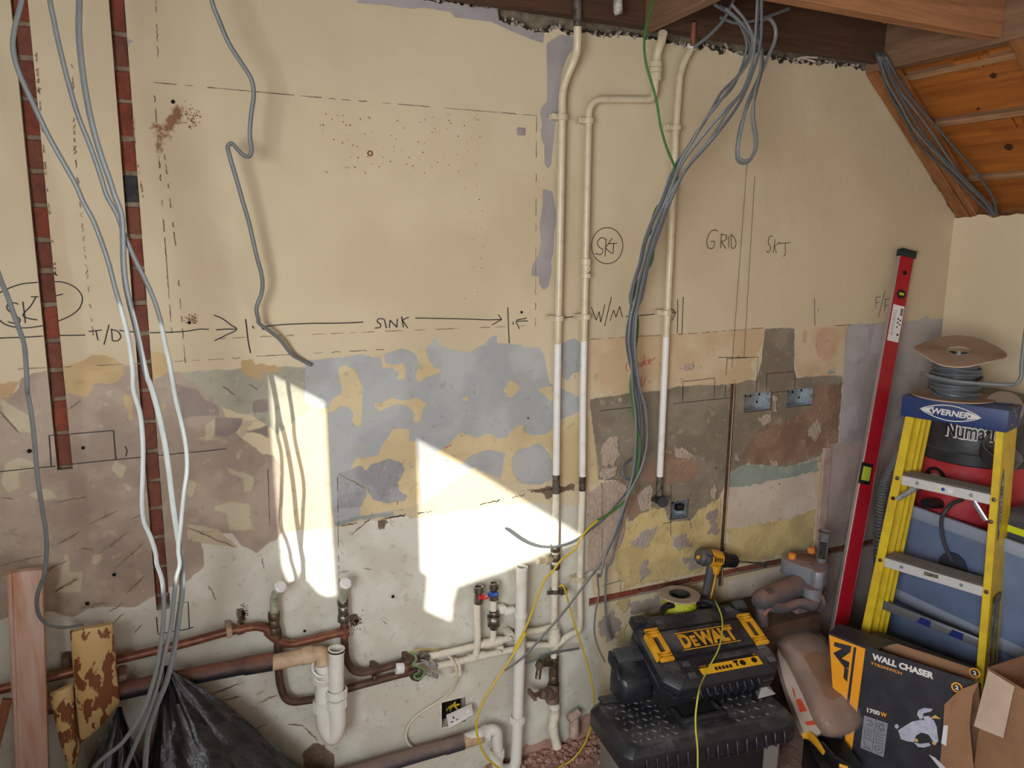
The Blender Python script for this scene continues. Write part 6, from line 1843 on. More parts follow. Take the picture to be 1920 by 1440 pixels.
# scrap of foil by the case
p = G(*K(1370, 880), TBZ)
b = MB()
zz = TBZ + 0.003
b.v = [p + Vector(q_) for q_ in ((-0.035, -0.01, zz - p.z), (0.035, -0.012, zz - p.z), (0.04, 0.02, zz + 0.006 - p.z), (0.0, 0.012, zz + 0.03 - p.z), (-0.015, 0.025, zz + 0.004 - p.z), (0.02, 0.0, zz + 0.012 - p.z))]
for f_ in ((0, 1, 5), (1, 2, 5), (2, 3, 5), (3, 0, 5), (3, 4, 0), (2, 4, 3)):
    b.face(list(f_))
tag(b.build('foil_scrap', mat('silver foil', (186, 196, 206), 0.3, 0.7), smooth=False), 'crumpled silver scrap on the tool box lid by the case', 'scrap')

# cordless drill on the carton, flat wood bit pointing right
DO = 0.10
dr = thing('cordless_drill', 'yellow and black cordless drill standing upright with a flat bit', 'drill', (W(1330, 1110, DO).x, -DO, SBZ))
def dp(x, y, o=DO):
    return W(*C(960, 720, [(x, y)])[0], o)
grey_rub = mat('charcoal rubber grip', (64, 66, 70), 0.6, dust=(140, 120, 100), dust_amt=0.4)
a0, a1 = dp(1285, 1190), dp(1600, 1235)
ax = (a1 - a0).normalized()
MB().lathe([(0.0, 0.0), (0.020, 0.002), (0.028, 0.012), (0.029, 0.030)], a0, ax, 18).build('end_cap', grey_rub, dr)
MB().lathe([(0.0, 0.034), (0.029, 0.034), (0.0305, 0.042), (0.0305, 0.085), (0.027, 0.098), (0.0, 0.098)], a0, ax, 18).build('motor_housing', M['tool_yellow'], dr)
MB().lathe([(0.0285, 0.024), (0.0312, 0.028), (0.0312, 0.040), (0.030, 0.044)], a0, ax, 18).build('rear_band', grey_rub, dr)
for k_ in range(5):
    pv = a0 + ax * (0.052 + k_ * 0.008) + Vector((0, -0.0302, 0.004))
    MB().box(pv, (0.003, 0.003, 0.014)).build('vent_slot', M['black_clean'], dr)
MB().lathe([(0.0, 0.095), (0.0275, 0.095), (0.0275, 0.125), (0.0235, 0.133), (0.0245, 0.150), (0.0225, 0.168), (0.010, 0.176), (0.0, 0.176)], a0, ax, 18).build('chuck', M['black_clean'], dr)
tip0, tip1 = a0 + ax * 0.174, dp(1690, 1238)
b = MB()
b.cyl(tip0, tip1, 0.0035, n=8)
q0, q1 = dp(1690, 1238), dp(1765, 1258)
sd = Vector((0, 0, 1)).cross(q1 - q0).normalized()
up_ = (q1 - q0).cross(sd).normalized()
b.hexa([q0 + up_ * 0.004 - sd * 0.001, q0 - up_ * 0.004 - sd * 0.001, q1 - up_ * 0.010 - sd * 0.001, q1 + up_ * 0.012 - sd * 0.001, q0 + up_ * 0.004 + sd * 0.001, q0 - up_ * 0.004 + sd * 0.001, q1 - up_ * 0.010 + sd * 0.001, q1 + up_ * 0.012 + sd * 0.001])
b.build('flat_bit', M['nickel'], dr)
g0, g1, g2 = dp(1395, 1230), dp(1370, 1340), dp(1350, 1440)
bt = Vector((g2.x - 0.008, -DO, SBZ + 0.055))
b = MB()
b.tube(smooth_path([g0, g1, g2, bt], 4), [0.023, 0.022, 0.021, 0.020, 0.020, 0.0195, 0.019, 0.0185, 0.0185, 0.019, 0.019, 0.019, 0.019], 14, 0.75, (0, 1, 0))
b.build('grip', grey_rub, dr)
ins = smooth_path([dp(1420, 1275, DO + 0.017), dp(1405, 1350, DO + 0.016), dp(1385, 1440, DO + 0.015), bt + Vector((0.010, -0.015, 0.01))], 4)
MB().tube(ins, 0.0032, 8).build('grip_inlay', M['tool_yellow'], dr)
MB().hexa([dp(1385, 1255, DO - 0.012), dp(1450, 1265, DO - 0.012), dp(1430, 1320, DO - 0.012), dp(1395, 1320, DO - 0.012), dp(1385, 1255, DO + 0.018), dp(1450, 1265, DO + 0.018), dp(1430, 1320, DO + 0.018), dp(1395, 1320, DO + 0.018)]).build('trigger_guard', M['tool_yellow'], dr, bevel=0.003)
MB().box(bt + Vector((0.004, 0, -0.028)), (0.10, 0.062, 0.052)).build('battery', M['black_clean'], dr, bevel=0.006)
b = MB()
for (x, y) in ((1360, 1185), (1375, 1195), (1395, 1190), (1410, 1200), (1385, 1220), (1410, 1225)):
    b.box(dp(x, y, DO + 0.0312), (0.004, 0.001, 0.008))
b.build('badge_print', M['black_clean'], dr, smooth=False)
MB().box(dp(1290, 1198, DO + 0.0262), (0.014, 0.004, 0.012)).box(dp(1290, 1198, DO + 0.0275), (0.010, 0.004, 0.008)).build('end_badge', M['tool_yellow'], dr, bevel=0.001)

# wall chaser tool, dusted brick-pink
MO = 0.15
wc = thing('wall_chaser', 'grey wall chaser power tool dusted with pink brick dust on the carton', 'power tool', (W(1490, 1110, MO).x, -MO, SBZ))
def qp(x, y, o=MO):
    return W(1380 + x / 6.0, 980 + y / 6.0, o)
PDUST = (158, 116, 102)
mot = mat('dark grey motor shell with dust', (78, 78, 82), 0.55, dust=PDUST, dust_amt=0.8)
alu_c = mat('cast aluminium guard', (150, 154, 162), 0.42, 0.35, dust=PDUST, dust_amt=0.95)
m0, m1 = qp(250, 880, 0.20), qp(760, 690, 0.15)
am = (m1 - m0).normalized()
Lm = (m1 - m0).length
MB().lathe([(0.0, -0.012), (0.022, -0.008), (0.032, 0.008), (0.036, 0.03), (0.038, Lm * 0.5), (0.043, Lm * 0.8), (0.043, Lm * 0.95), (0.036, Lm + 0.01), (0.0, Lm + 0.01)], m0, am, 24).build('motor_body', mot, wc)
MB().lathe([(0.0435, Lm * 0.86), (0.046, Lm * 0.88), (0.046, Lm * 0.93), (0.0435, Lm * 0.95)], m0, am, 24).build('motor_ring', alu_c, wc)
b = MB()
for k_ in range(3):
    c0_ = m0 + am * (0.028 + 0.012 * k_)
    dirn = (CAM - c0_).normalized()
    n_ = (dirn - am * dirn.dot(am)).normalized()
    t_ = am.cross(n_)
    b.tube([c0_ + (n_ * math.cos(a) + t_ * math.sin(a)) * 0.0368 for a in (0.9, 1.2, 1.5)] if False else [c0_ + (n_ * math.cos(a) - t_ * math.sin(a)) * 0.0365 for a in (0.15, 0.4, 0.65, 0.9)], 0.0016, 6)
b.build('vent_slot', M['black_clean'], wc)
# guard drum
gx = [qp(500, 400, 0.10), qp(560, 430, 0.12), qp(850, 520, 0.19), qp(950, 560, 0.205), qp(1035, 520, 0.19), qp(1000, 400, 0.11), qp(900, 320, 0.05), qp(700, 340, 0.045)]
zt_ = qp(700, 430, 0.13).z
h_g = 0.060
gp = [Vector((v_.x, v_.y, 0)) for v_ in (G(*p_, zt_) for p_ in [(1380 + x / 6, 980 + y / 6) for x, y in ((505, 385), (560, 425), (700, 480), (850, 525), (900, 560), (980, 562), (1035, 520), (1030, 440), (980, 360), (880, 310), (760, 320), (600, 350))])]
gp = [Vector((p_.x, min(p_.y, -0.022), 0)) for p_ in gp]
b = MB()
loft(b, [[p_ + Vector((0, 0, zt_ - h_g)) for p_ in gp], [p_ + Vector((0, 0, zt_ - 0.004)) for p_ in gp], [p_ * 0.985 + (sum(gp, Vector()) / len(gp)) * 0.015 + Vector((0, 0, zt_)) for p_ in gp]])
b.build('blade_guard', alu_c, wc, bevel=0.0015, seg=1, angle=50)
cg = sum(gp, Vector()) / len(gp)
MB().lathe([(0.0, 0.0), (0.040, 0.0), (0.040, 0.004), (0.036, 0.006), (0.0, 0.006)], Vector((cg.x + 0.01, cg.y + 0.02, zt_)), UP, 24).build('guard_disc', mat('brown dust coated disc', (128, 92, 76), 0.9), wc)
for (x, y) in ((630, 400), (845, 335)):
    c_ = G(1380 + x / 6, 980 + y / 6, zt_)
    c_.y = min(c_.y, -0.03)
    MB().lathe([(0.0135, 0.0), (0.0135, 0.016), (0.011, 0.019), (0.0, 0.019)], c_, UP, 10).build('orange_knob', mat('orange knob', (226, 140, 50), 0.5), wc)
c_ = G(1380 + 955 / 6, 980 + 470 / 6, zt_)
MB().lathe([(0.0, 0.0), (0.034, 0.0), (0.034, 0.005), (0.018, 0.009), (0.018, 0.012)], c_, UP, 24).build('outlet_base', mot, wc)
t_top = qp(1005, 140, MO)
hh = RX(1380 + 1005 / 6, 980 + 135 / 6, c_.x + 0.004).z - zt_ if False else 0.115
MB().lathe([(0.0175, 0.0), (0.0185, hh - 0.012), (0.025, hh), (0.021, hh), (0.0155, hh - 0.01), (0.0155, hh - 0.06), (0, hh - 0.06)], c_ + UP * 0.008, UP + Vector((0.06, 0, 0)), 22).build('dust_outlet', mat('grey ribbed outlet', (104, 104, 102), 0.6, dust=PDUST, dust_amt=0.4), wc)
b = MB()
dirc = (CAM - c_)
dirc.z = 0
dirc.normalize()
for i in range(9):
    for j in range(5):
        tt = Vector((-dirc.y, dirc.x, 0))
        p = c_ + UP * (0.030 + i * 0.007) + dirc * 0.0175 * math.cos((j - 2) * 0.28) + tt * (0.0175 * math.sin((j - 2) * 0.28)) + Vector((0.004 * (0.03 + i * 0.007) / 0.1, 0, 0))
        b.box(p, (0.0034, 0.0034, 0.005))
o = b.build('outlet_knurl', M['black_clean'], wc)
o['kind'] = 'stuff'
# spindle column below the guard and the D handle
pc = G(1380 + 930 / 6, 980 + 560 / 6, zt_)
pc = Vector((pc.x, pc.y + 0.02, 0))
MB().lathe([(0.0, SBZ + 0.035), (0.030, SBZ + 0.035), (0.032, zt_ - h_g - 0.01), (0.035, zt_ - h_g), (0.0, zt_ - h_g)], pc, UP, 20).build('gear_neck', alu_c, wc)
he = Vector((pc.x, pc.y, SBZ + 0.045))
hs = m0 + am * 0.035 + Vector((0.015, -0.015, -0.022))
hm = qp(600, 935, 0.215)
hand = smooth_path([hs, Vector((hm.x - 0.03, hm.y, hm.z - 0.002)), Vector((hm.x + 0.04, hm.y - 0.004, hm.z + 0.004)), he + Vector((-0.015, -0.02, 0.0)), he + Vector((0.01, 0, 0.0))], 6)
MB().tube(hand, [0.017 + 0.006 * abs(i / (len(hand) - 1) - 0.45) * 2 for i in range(len(hand))], 16).build('d_handle', mot, wc)
MB().lathe([(0.0, 0), (0.036, 0), (0.036, 0.012), (0.0, 0.012)], he + Vector((0.018, -0.004, 0)), (1, -0.15, 0.05), 20).build('handle_plate', mot, wc)
MB().tube([hs, hs + Vector((-0.045, -0.012, -0.022))], [0.010, 0.006], 10).build('cord_boot', mat('pink dusted rubber', (150, 106, 92), 0.8), wc)
MB().hexa([(pc.x - 0.05, -0.20, SBZ), (pc.x + 0.03, -0.20, SBZ), (pc.x + 0.03, -0.08, SBZ), (pc.x - 0.05, -0.08, SBZ), (pc.x - 0.02, -0.19, SBZ + 0.04), (pc.x + 0.02, -0.19, SBZ + 0.04), (pc.x + 0.02, -0.1, SBZ + 0.04), (pc.x - 0.02, -0.1, SBZ + 0.04)]).build('base_foot', mot, wc, bevel=0.004)
MB().tube([m0 + am * 0.02, Vector((m0.x + 0.02, m0.y, SBZ))], [0.02, 0.026], 12).build('rest_foot', mot, wc)
# copper-brown conduit strip on the wall beside it
q = [W(1546, 838, 0.0), W(1530, 1045, 0.0)]
MB().hexa([q[1] + Vector((-0.012, -0.012, 0)), q[1] + Vector((0.030, -0.012, 0)), q[1] + Vector((0.030, 0.0, 0)), q[1] + Vector((-0.012, 0, 0)),
           q[0] + Vector((-0.012, -0.012, 0)), q[0] + Vector((0.028, -0.012, 0)), q[0] + Vector((0.028, 0.0, 0)), q[0] + Vector((-0.012, 0, 0))]).build('plaster_bead', mat('pink plaster bead', (184, 160, 148), 0.8, col2=(164, 138, 124), scale=20, bump=0.002, bscale=50), wall_back, bevel=0.002, seg=1)

# ------------------------------------------------------------------ spirit level leaning in the corner
lt, lb = W(1701, 470, 0.045), W(1575, 1170, 0.20)
d_ = (lb - lt).normalized()
lb0 = lt + d_ * ((lt.z - 0.004) / -d_.z)
wdir = Vector((1, -0.25, 0))
wdir = (wdir - d_ * wdir.dot(d_)).normalized()
LL = (lb0 - lt).length
fl = Frame(lb0, wdir, (lt - lb0))
lv = fthing('spirit_level', 'long red spirit level leaning upright in the corner', 'spirit level', fl)
red_l = mat('red anodised level', (170, 18, 36), 0.38, col2=(158, 15, 32), scale=8)
LWD, LTH = 0.058, 0.026
# the frame: x across the face, y along the level, z out of the face
sgn = 1 if fl.z.y < 0 else -1
MB().box((0, LL / 2, 0), (LWD - 0.004, LL - 0.04, LTH * 0.7)).build('face_web', red_l, lv, bevel=0.001, seg=1, local=True)
for sx in (-1, 1):
    MB().box((sx * (LWD / 2 - 0.0008), LL / 2, -sgn * 0.002), (0.0020, LL - 0.04, LTH * 0.7)).build('edge_rail', mat('bare level edge', (186, 178, 170), 0.35, 0.5), lv, bevel=0.001, seg=1, local=True)
for yy in (0.01, LL - 0.012):
    MB().box((0, yy, 0), (LWD + 0.004, 0.028, LTH + 0.006)).build('end_cap', mat('black green end cap', (28, 40, 34), 0.5), lv, bevel=0.003, local=True)
def vial(yy, r, horiz):
    MB().lathe([(0.0, 0.0), (r, 0.0), (r, 0.004), (r * 0.75, 0.004), (r * 0.75, 0.001), (0, 0.001)], (0, yy, sgn * LTH * 0.36), (0, 0, sgn), 24).build('vial_surround', M['black_clean'], lv, local=True)
    MB().box((0, yy, sgn * (LTH * 0.36 + 0.003)), (r * 1.2, r * 0.62, 0.005)).build('vial', mat('lime vial', (176, 190, 60), 0.2), lv, bevel=0.002, local=True)
vial(LL - 0.165, 0.0165, True)
vial(LL * 0.13, 0.0165, True)
MB().lathe([(0.0, 0), (0.008, 0), (0.008, 0.002), (0.0, 0.002)], (0, LL - 0.085, sgn * LTH * 0.36), (0, 0, sgn), 16).build('hang_hole', M['void'], lv, local=True)
yc = LL - (W(1701, 470, 0.045) - W(1625, 888, 0.12)).length
MB().box((-0.012, yc, sgn * LTH * 0.36), (0.046, 0.078, 0.006)).build('centre_vial_frame', M['black_clean'], lv, bevel=0.002, local=True)
MB().box((-0.012, yc, sgn * (LTH * 0.36 + 0.003)), (0.034, 0.052, 0.006)).build('centre_vial', mat('lime vial', (176, 190, 60)), lv, bevel=0.003, local=True)
ly = LL - 0.275
MB().box((0, ly, sgn * (LTH * 0.35 + 0.0006)), (0.046, 0.135, 0.0012)).build('price_label', mat('white label', (226, 222, 216), 0.6), lv, smooth=False, local=True)
b = MB()
zl = sgn * (LTH * 0.35 + 0.0016)
for i in range(10):
    b.box((0.010 + (i % 2) * 0.0005 + i * 0.0010, ly + 0.045, zl), (0.0006, 0.028, 0.0004))
for (x, y, w, h) in ((0.006, 0.018, 0.006, 0.007), (0.015, 0.014, 0.006, 0.006), (0.006, 0.004, 0.006, 0.006), (0.015, -0.002, 0.005, 0.006), (0.006, -0.012, 0.006, 0.005), (0.014, -0.040, 0.008, 0.008)):
    b.box((x, ly + y, zl), (w, h, 0.0004))
for i in range(14):
    b.box((-0.012, ly + 0.045 - i * 0.0068, zl), (0.016 - (i % 4) * 0.002, 0.0014, 0.0004))
b.build('label_print', M['ink'], lv, smooth=False, local=True)

# ------------------------------------------------------------------ stacked grey totes with things in the top one
tote_m = mat('grey blue tote plastic', (112, 128, 160), 0.45, col2=(100, 116, 146), scale=6, dust=(150, 140, 136), dust_amt=0.25)
tote_rim = mat('pale grey tote rim', (150, 160, 178), 0.45, dust=(150, 140, 136), dust_amt=0.2)
def tote(label, x0, x1, y0, y1, z0, z1, taper=0.03, open_top=True, group='stacked grey totes'):
    cx, cy = (x0 + x1) / 2, (y0 + y1) / 2
    t = thing('storage_tote', label, 'tote', (cx, cy, z0), 0, group)
    hw, hd, h = (x1 - x0) / 2, (y1 - y0) / 2, z1 - z0
    def rect(w, d, z, c=0.03):
        return [(x, y, z) for x, y in chamfer_loop(-w, w, -d, d, c)]
    b = MB()
    if open_top:
        loft(b, [rect(hw - taper, hd - taper, 0), rect(hw - 0.012, hd - 0.012, h - 0.04), rect(hw - 0.012, hd - 0.012, h), rect(hw - 0.016, hd - 0.016, h), rect(hw - taper - 0.006, hd - taper - 0.006, 0.01)], caps=False)
        k0 = len(b.v)
        b.v += [Vector(p) for p in rect(hw - taper - 0.003, hd - taper - 0.003, 0.006)]
        b.face([k0 + i for i in range(8)])
    else:
        loft(b, [rect(hw - taper, hd - taper, 0), rect(hw - 0.012, hd - 0.012, h)])
    b.build('tub', tote_m, t, bevel=0.002, seg=1, local=True)
    r_ = MB()
    loft(r_, [rect(hw - 0.012, hd - 0.012, h - 0.045), rect(hw, hd, h - 0.042), rect(hw, hd, h), rect(hw - 0.016, hd - 0.016, h), rect(hw - 0.016, hd - 0.016, h - 0.04)], caps=False)
    r_.build('rim', tote_rim, t, bevel=0.002, seg=1, local=True)
    MB().lathe([(0.0, 0), (0.05, 0), (0.05, 0.006), (0.0, 0.008)], (-hw + taper * 0.35, 0.0, h * 0.52), (-1, 0, 0), 24).build('handle_recess', mat('dark tote handle', (52, 58, 70), 0.5), t, local=True)
    return t
tote('lower grey storage tote of the stack behind the yellow step ladder', 2.41, 2.81, -0.80, -0.13, 0.0, 0.435, group='stacked grey totes')
tote('upper grey storage tote of the stack, filled with the vacuum and bags', 2.375, 2.805, -0.78, -0.145, 0.437, 0.775, group='stacked grey totes')
tote('pale grey tote at the right edge of the picture beside the cardboard box', 2.42, 2.81, -1.40, -0.84, 0.0, 0.66, group='stacked grey totes')

# tub vacuum
vx, vy, vz = 2.592, -0.345, 0.455
vc = thing('tub_vacuum', 'red and black tub vacuum cleaner with white lettering behind the ladder', 'vacuum cleaner', (vx, vy, vz))
vred = mat('dusty red vacuum tub', (186, 40, 50), 0.42, col2=(170, 36, 46), scale=6, dust=(190, 120, 116), dust_amt=0.55)
vblk = mat('dusty black vacuum lid', (40, 41, 44), 0.5, dust=(120, 116, 112), dust_amt=0.45)
MB().lathe([(0.0, 0.0), (0.150, 0.0), (0.158, 0.02), (0.166, 0.28), (0.176, 0.485), (0.176, 0.50), (0.0, 0.50)], n=44).build('tub', vred, vc, local=True)
MB().lathe([(0.178, 0.495), (0.184, 0.50), (0.184, 0.535), (0.178, 0.54)], n=44).build('rim_band', vblk, vc, local=True)
MB().lathe([(0.180, 0.535), (0.172, 0.55), (0.162, 0.60), (0.156, 0.70), (0.140, 0.72), (0.0, 0.725)], n=44).build('lid', vblk, vc, local=True)
dv = Vector((CAM.x - vx, CAM.y - vy, 0)).normalized()
tv = Vector((-dv.y, dv.x, 0))
ang = math.atan2(dv.y, dv.x)
def curved_text(s, r, z, h, a_mid, span, m, parent, bold, depth):
    b = MB().text(s, (0, 0, 0), (1, 0, 0), (0, 1, 0), h, bold=bold, width=span, depth=0)
    for i, v in enumerate(b.v):
        a = a_mid + (v.x - span / 2) / r
        rr = r + depth
        b.v[i] = Vector((rr * math.cos(a), rr * math.sin(a), z + v.y))
    return b.build('lettering', m, parent, smooth=False, local=True)
curved_text('Numatic', 0.1625, 0.588, 0.052, ang - 0.04, 0.165, mat('white print', (224, 222, 216), 0.5), vc, 0.075, 0.0035)
curved_text('Numatic', 0.1625, 0.588, 0.052, ang - 0.04, 0.165, M['black_clean'], vc, 0.020, 0.0050)
inl = Vector((0, 0, 0)) + (dv * math.cos(-0.62) + tv * math.sin(-0.62)) * 0.168
nl = Vector((inl.x, inl.y, 0)).normalized()
MB().lathe([(0.0, 0.0), (0.040, 0.0), (0.040, 0.010), (0.030, 0.012), (0.028, 0.003), (0.0, 0.003)], Vector((inl.x, inl.y, 0.43)), nl, 24).build('eye_port', M['black_clean'], vc, local=True)
MB().lathe([(0.030, 0.004), (0.026, 0.0115), (0.0, 0.012)], Vector((inl.x, inl.y, 0.418)) + nl * 0.002, nl, 20).build('eye_white', mat('white eye plastic', (206, 200, 190), 0.5), vc, local=True)
hs_ = [(1690, 846, 0.30), (1676, 870, 0.26), (1660, 905, 0.22), (1652, 950, 0.20), (1649, 1000, 0.19), (1646, 1060, 0.18), (1640, 1130, 0.17), (1632, 1190, 0.165)]
hp_ = smooth_path([W(*a) for a in hs_], 16)
b = MB()
b.tube(hp_, [0.0165 + 0.0022 * (1 if i % 2 else -1) for i in range(len(hp_))], 14)
b.build('suction_hose', mat('dusty ribbed hose', (74, 76, 80), 0.6, dust=(140, 132, 126), dust_amt=0.5), vc)
# tool bag with a lime band, dust pan, hose end and flex in the tote
bg = thing('tool_bag', 'dark grey tool bag with a lime yellow band in the upper tote', 'bag', (2.50, -0.66, 0.50))
bagm = mat('dark grey bag cloth', (58, 62, 70), 0.8, dust=(130, 124, 120), dust_amt=0.4)
loft(MB(), [[(x, y, z) for x, y in chamfer_loop(-w, w, -d, d, 0.03)] for w, d, z in ((0.085, 0.10, 0.0), (0.095, 0.11, 0.18), (0.090, 0.105, 0.33), (0.07, 0.085, 0.35))]).build('bag_body', bagm, bg, bevel=0.006, local=True)
loft(MB(), [[(x, y, z) for x, y in chamfer_loop(-w, w, -d, d, 0.03)] for w, d, z in ((0.0955, 0.1105, 0.290), (0.0950, 0.1100, 0.312))], caps=False).build('lime_band', mat('lime band', (206, 214, 40), 0.5), bg, local=True)
b = MB()
p0_ = W(*C(1640, 780, [(1000, 250)], 4.8)[0], 0.50)
fp_ = Frame(p0_, (0.25, -0.5, -0.45), (1, 0.3, 0.2))
loft(b, [[fp_(x, y, z) for x, y in chamfer_loop(-0.01 - s_, 0.11 + s_, -0.02 - s_, 0.10 + s_, 0.02)] for s_, z in ((-0.03, -0.05), (0.0, 0.0), (0.006, 0.0), (-0.022, -0.056))], caps=False)
k0 = len(b.v)
b.v += [fp_(x, y, -0.052) for x, y in chamfer_loop(0.02, 0.08, 0.01, 0.07, 0.02)]
b.face([k0 + i for i in range(8)])
tag(b.build('dust_pan', mat('dusty dark tray', (62, 62, 64), 0.6, dust=(170, 160, 152), dust_amt=0.5), bevel=0.002, seg=1), 'tilted dark plastic tray with a dusty rim beside the vacuum', 'tray')
q = [W(1640 + x / 4.8, 780 + y / 4.8, o_) for (x, y, o_) in ((775, 760, 0.50), (700, 790, 0.52), (640, 850, 0.52), (605, 920, 0.50), (600, 1000, 0.47), (620, 1120, 0.44), (660, 1230, 0.42), (700, 1310, 0.41))]
q = [RX(1640 + x / 4.8, 780 + y / 4.8, xx) for (x, y, xx) in ((790, 755, 2.44), (700, 790, 2.385), (640, 850, 2.358), (605, 920, 2.355), (600, 1000, 2.358), (620, 1120, 2.366), (660, 1230, 2.372), (700, 1310, 2.378))]
tag(MB().tube(smooth_path(q, 6), 0.0065, 10).build('black_flex', mat('dusty black flex', (58, 60, 66), 0.55)), 'black flex hanging over the rim of the upper tote', 'cable')
q = [W(1640 + x / 4.8, 780 + y / 4.8, 0.36) for (x, y) in ((450, 790), (520, 785), (630, 790))]
tag(MB().tube(smooth_path(q, 4), 0.018, 14).build('hose_end', M['black_clean']), 'short black hose end in the upper tote below the vacuum', 'hose')

# ------------------------------------------------------------------ yellow step ladder, folded, leaning on the totes
def rail_pt(u, v, x):
    return RX(u, v, x)
La, Lb = rail_pt(1699, 773, 2.215), rail_pt(1616, 1173, 2.128)
Ra, Rb = rail_pt(1883, 798, 2.300), rail_pt(1846, 1249, 2.245)
def to_floor(a, b_):
    d = b_ - a
    return a + d * ((a.z) / -d.z)
L0, R0 = to_floor(La, Lb), to_floor(Ra, Rb)
ld = thing('step_ladder', 'yellow fibreglass step ladder with a blue top cap and aluminium treads', 'ladder', tuple((L0 + R0) / 2))
fy = mat('yellow fibreglass', (222, 192, 30), 0.45, col2=(200, 168, 32), scale=16, dust=(150, 130, 70), dust_amt=0.25)
blue = mat('blue ladder cap', (32, 54, 104), 0.5, dust=(120, 116, 116), dust_amt=0.35)
wid = (Ra - La)
wid.z = 0
wid.normalize()                                   # across the ladder, towards the camera
back = Vector((-wid.y, wid.x, 0))
if back.x < 0:
    back = -back
def channel(top, bot, inward, dep=0.078, fl=0.028, th=0.006, off=0.0, name='front_rail'):
    """C section: outer web with front and back flange turned inward; top and bot are the outer front corner"""
    b = MB()
    t, u = top + back * off, bot + back * off
    i_ = inward
    sec = [(0, 0), (fl, 0), (fl, th), (th, th), (th, dep - th), (fl, dep - th), (fl, dep), (0, dep)]
    loft(b, [[p + i_ * a + back * c for a, c in sec] for p in (u, t)])
    return b.build(name, fy, ld, bevel=0.0012, seg=1)
channel(La, L0, wid)
channel(Ra + wid * 0.0, R0, -wid, fl=0.022, dep=0.095)
rlo = 0.100
channel(La + wid * 0.006, L0 + wid * 0.006, wid, dep=0.052, off=rlo, name='rear_rail')
channel(Ra - wid * 0.004, R0 - wid * 0.004, -wid, dep=0.052, fl=0.02, off=rlo, name='rear_rail')
# cap
cz0, cz1 = La.z - 0.012, La.z + 0.058
cl_, cr_ = La - wid * 0.014 - back * 0.012, Ra + wid * 0.012 - back * 0.012
cl_.z = cr_.z = cz0
dpc = 0.175
cap = MB()
c4 = [cl_, cr_, cr_ + back * dpc, cl_ + back * dpc]
loft(cap, [[p_ for p_ in c4], [p_ + UP * (cz1 - cz0) for p_ in c4]])
capo = cap.build('top_cap', blue, ld, bevel=0.005)
Wc = (cr_ - cl_).length
for k_, a in enumerate((0.62, 0.72, 0.84)):
    p = cl_ + wid * (Wc * 0.86) + back * (0.05 + 0.035 * k_) + UP * (cz1 - cz0 + 0.0004)
    MB().hexa([p + wid * x + back * y + UP * z for z in (0, 0.0012) for x, y in ((-0.025, -0.006), (0.025, -0.006), (0.025, 0.006), (-0.025, 0.006))]).build('cap_slot', mat('deep blue slot', (24, 46, 112), 0.5), capo, smooth=False)
for (a, c_) in ((0.02, 0.020), (0.05, 0.045), (0.10, 0.020), (0.13, 0.045), (0.03, 0.06)):
    MB().lathe([(0.005, 0.0), (0.004, 0.002), (0.0, 0.0025)], cr_ + back * (0.02 + a) + UP * c_, wid, 10).build('rivet', M['nickel'], capo)
# logo on the cap's front: pointed oval outline and name
front_n = -back
def on_cap(a, h, lift=0.0006):
    return cl_ + wid * (Wc * a) + UP * h + front_n * lift
wp_ = mat('worn white print', (216, 214, 208), 0.6)
b = MB()
for sgn_ in (1, -1):
    pts = []
    for i in range(25):
        t = i / 24
        pts.append(on_cap(0.20 + 0.56 * t, 0.034 + sgn_ * 0.024 * math.sin(math.pi * t) ** 0.8 - 0.0))
    b.ribbon(pts, 0.0030, front_n, 0.0006)
for (a, s_) in ((0.20, 1), (0.76, -1)):
    p = on_cap(a, 0.034, 0.0012)
    k0 = len(b.v)
    b.v += [p - wid * (0.004 * s_), p + wid * (0.040 * s_) + UP * 0.013, p + wid * (0.026 * s_), p + wid * (0.040 * s_) - UP * 0.013]
    b.face([k0, k0 + 1, k0 + 2])
    b.face([k0, k0 + 2, k0 + 3])
b.text('WERNER', on_cap(0.305, 0.0255, 0.0008), wid, UP, 0.018, bold=0.035, width=Wc * 0.36, shear=0.15, depth=0.0)
b.build('cap_logo', wp_, capo, smooth=False)
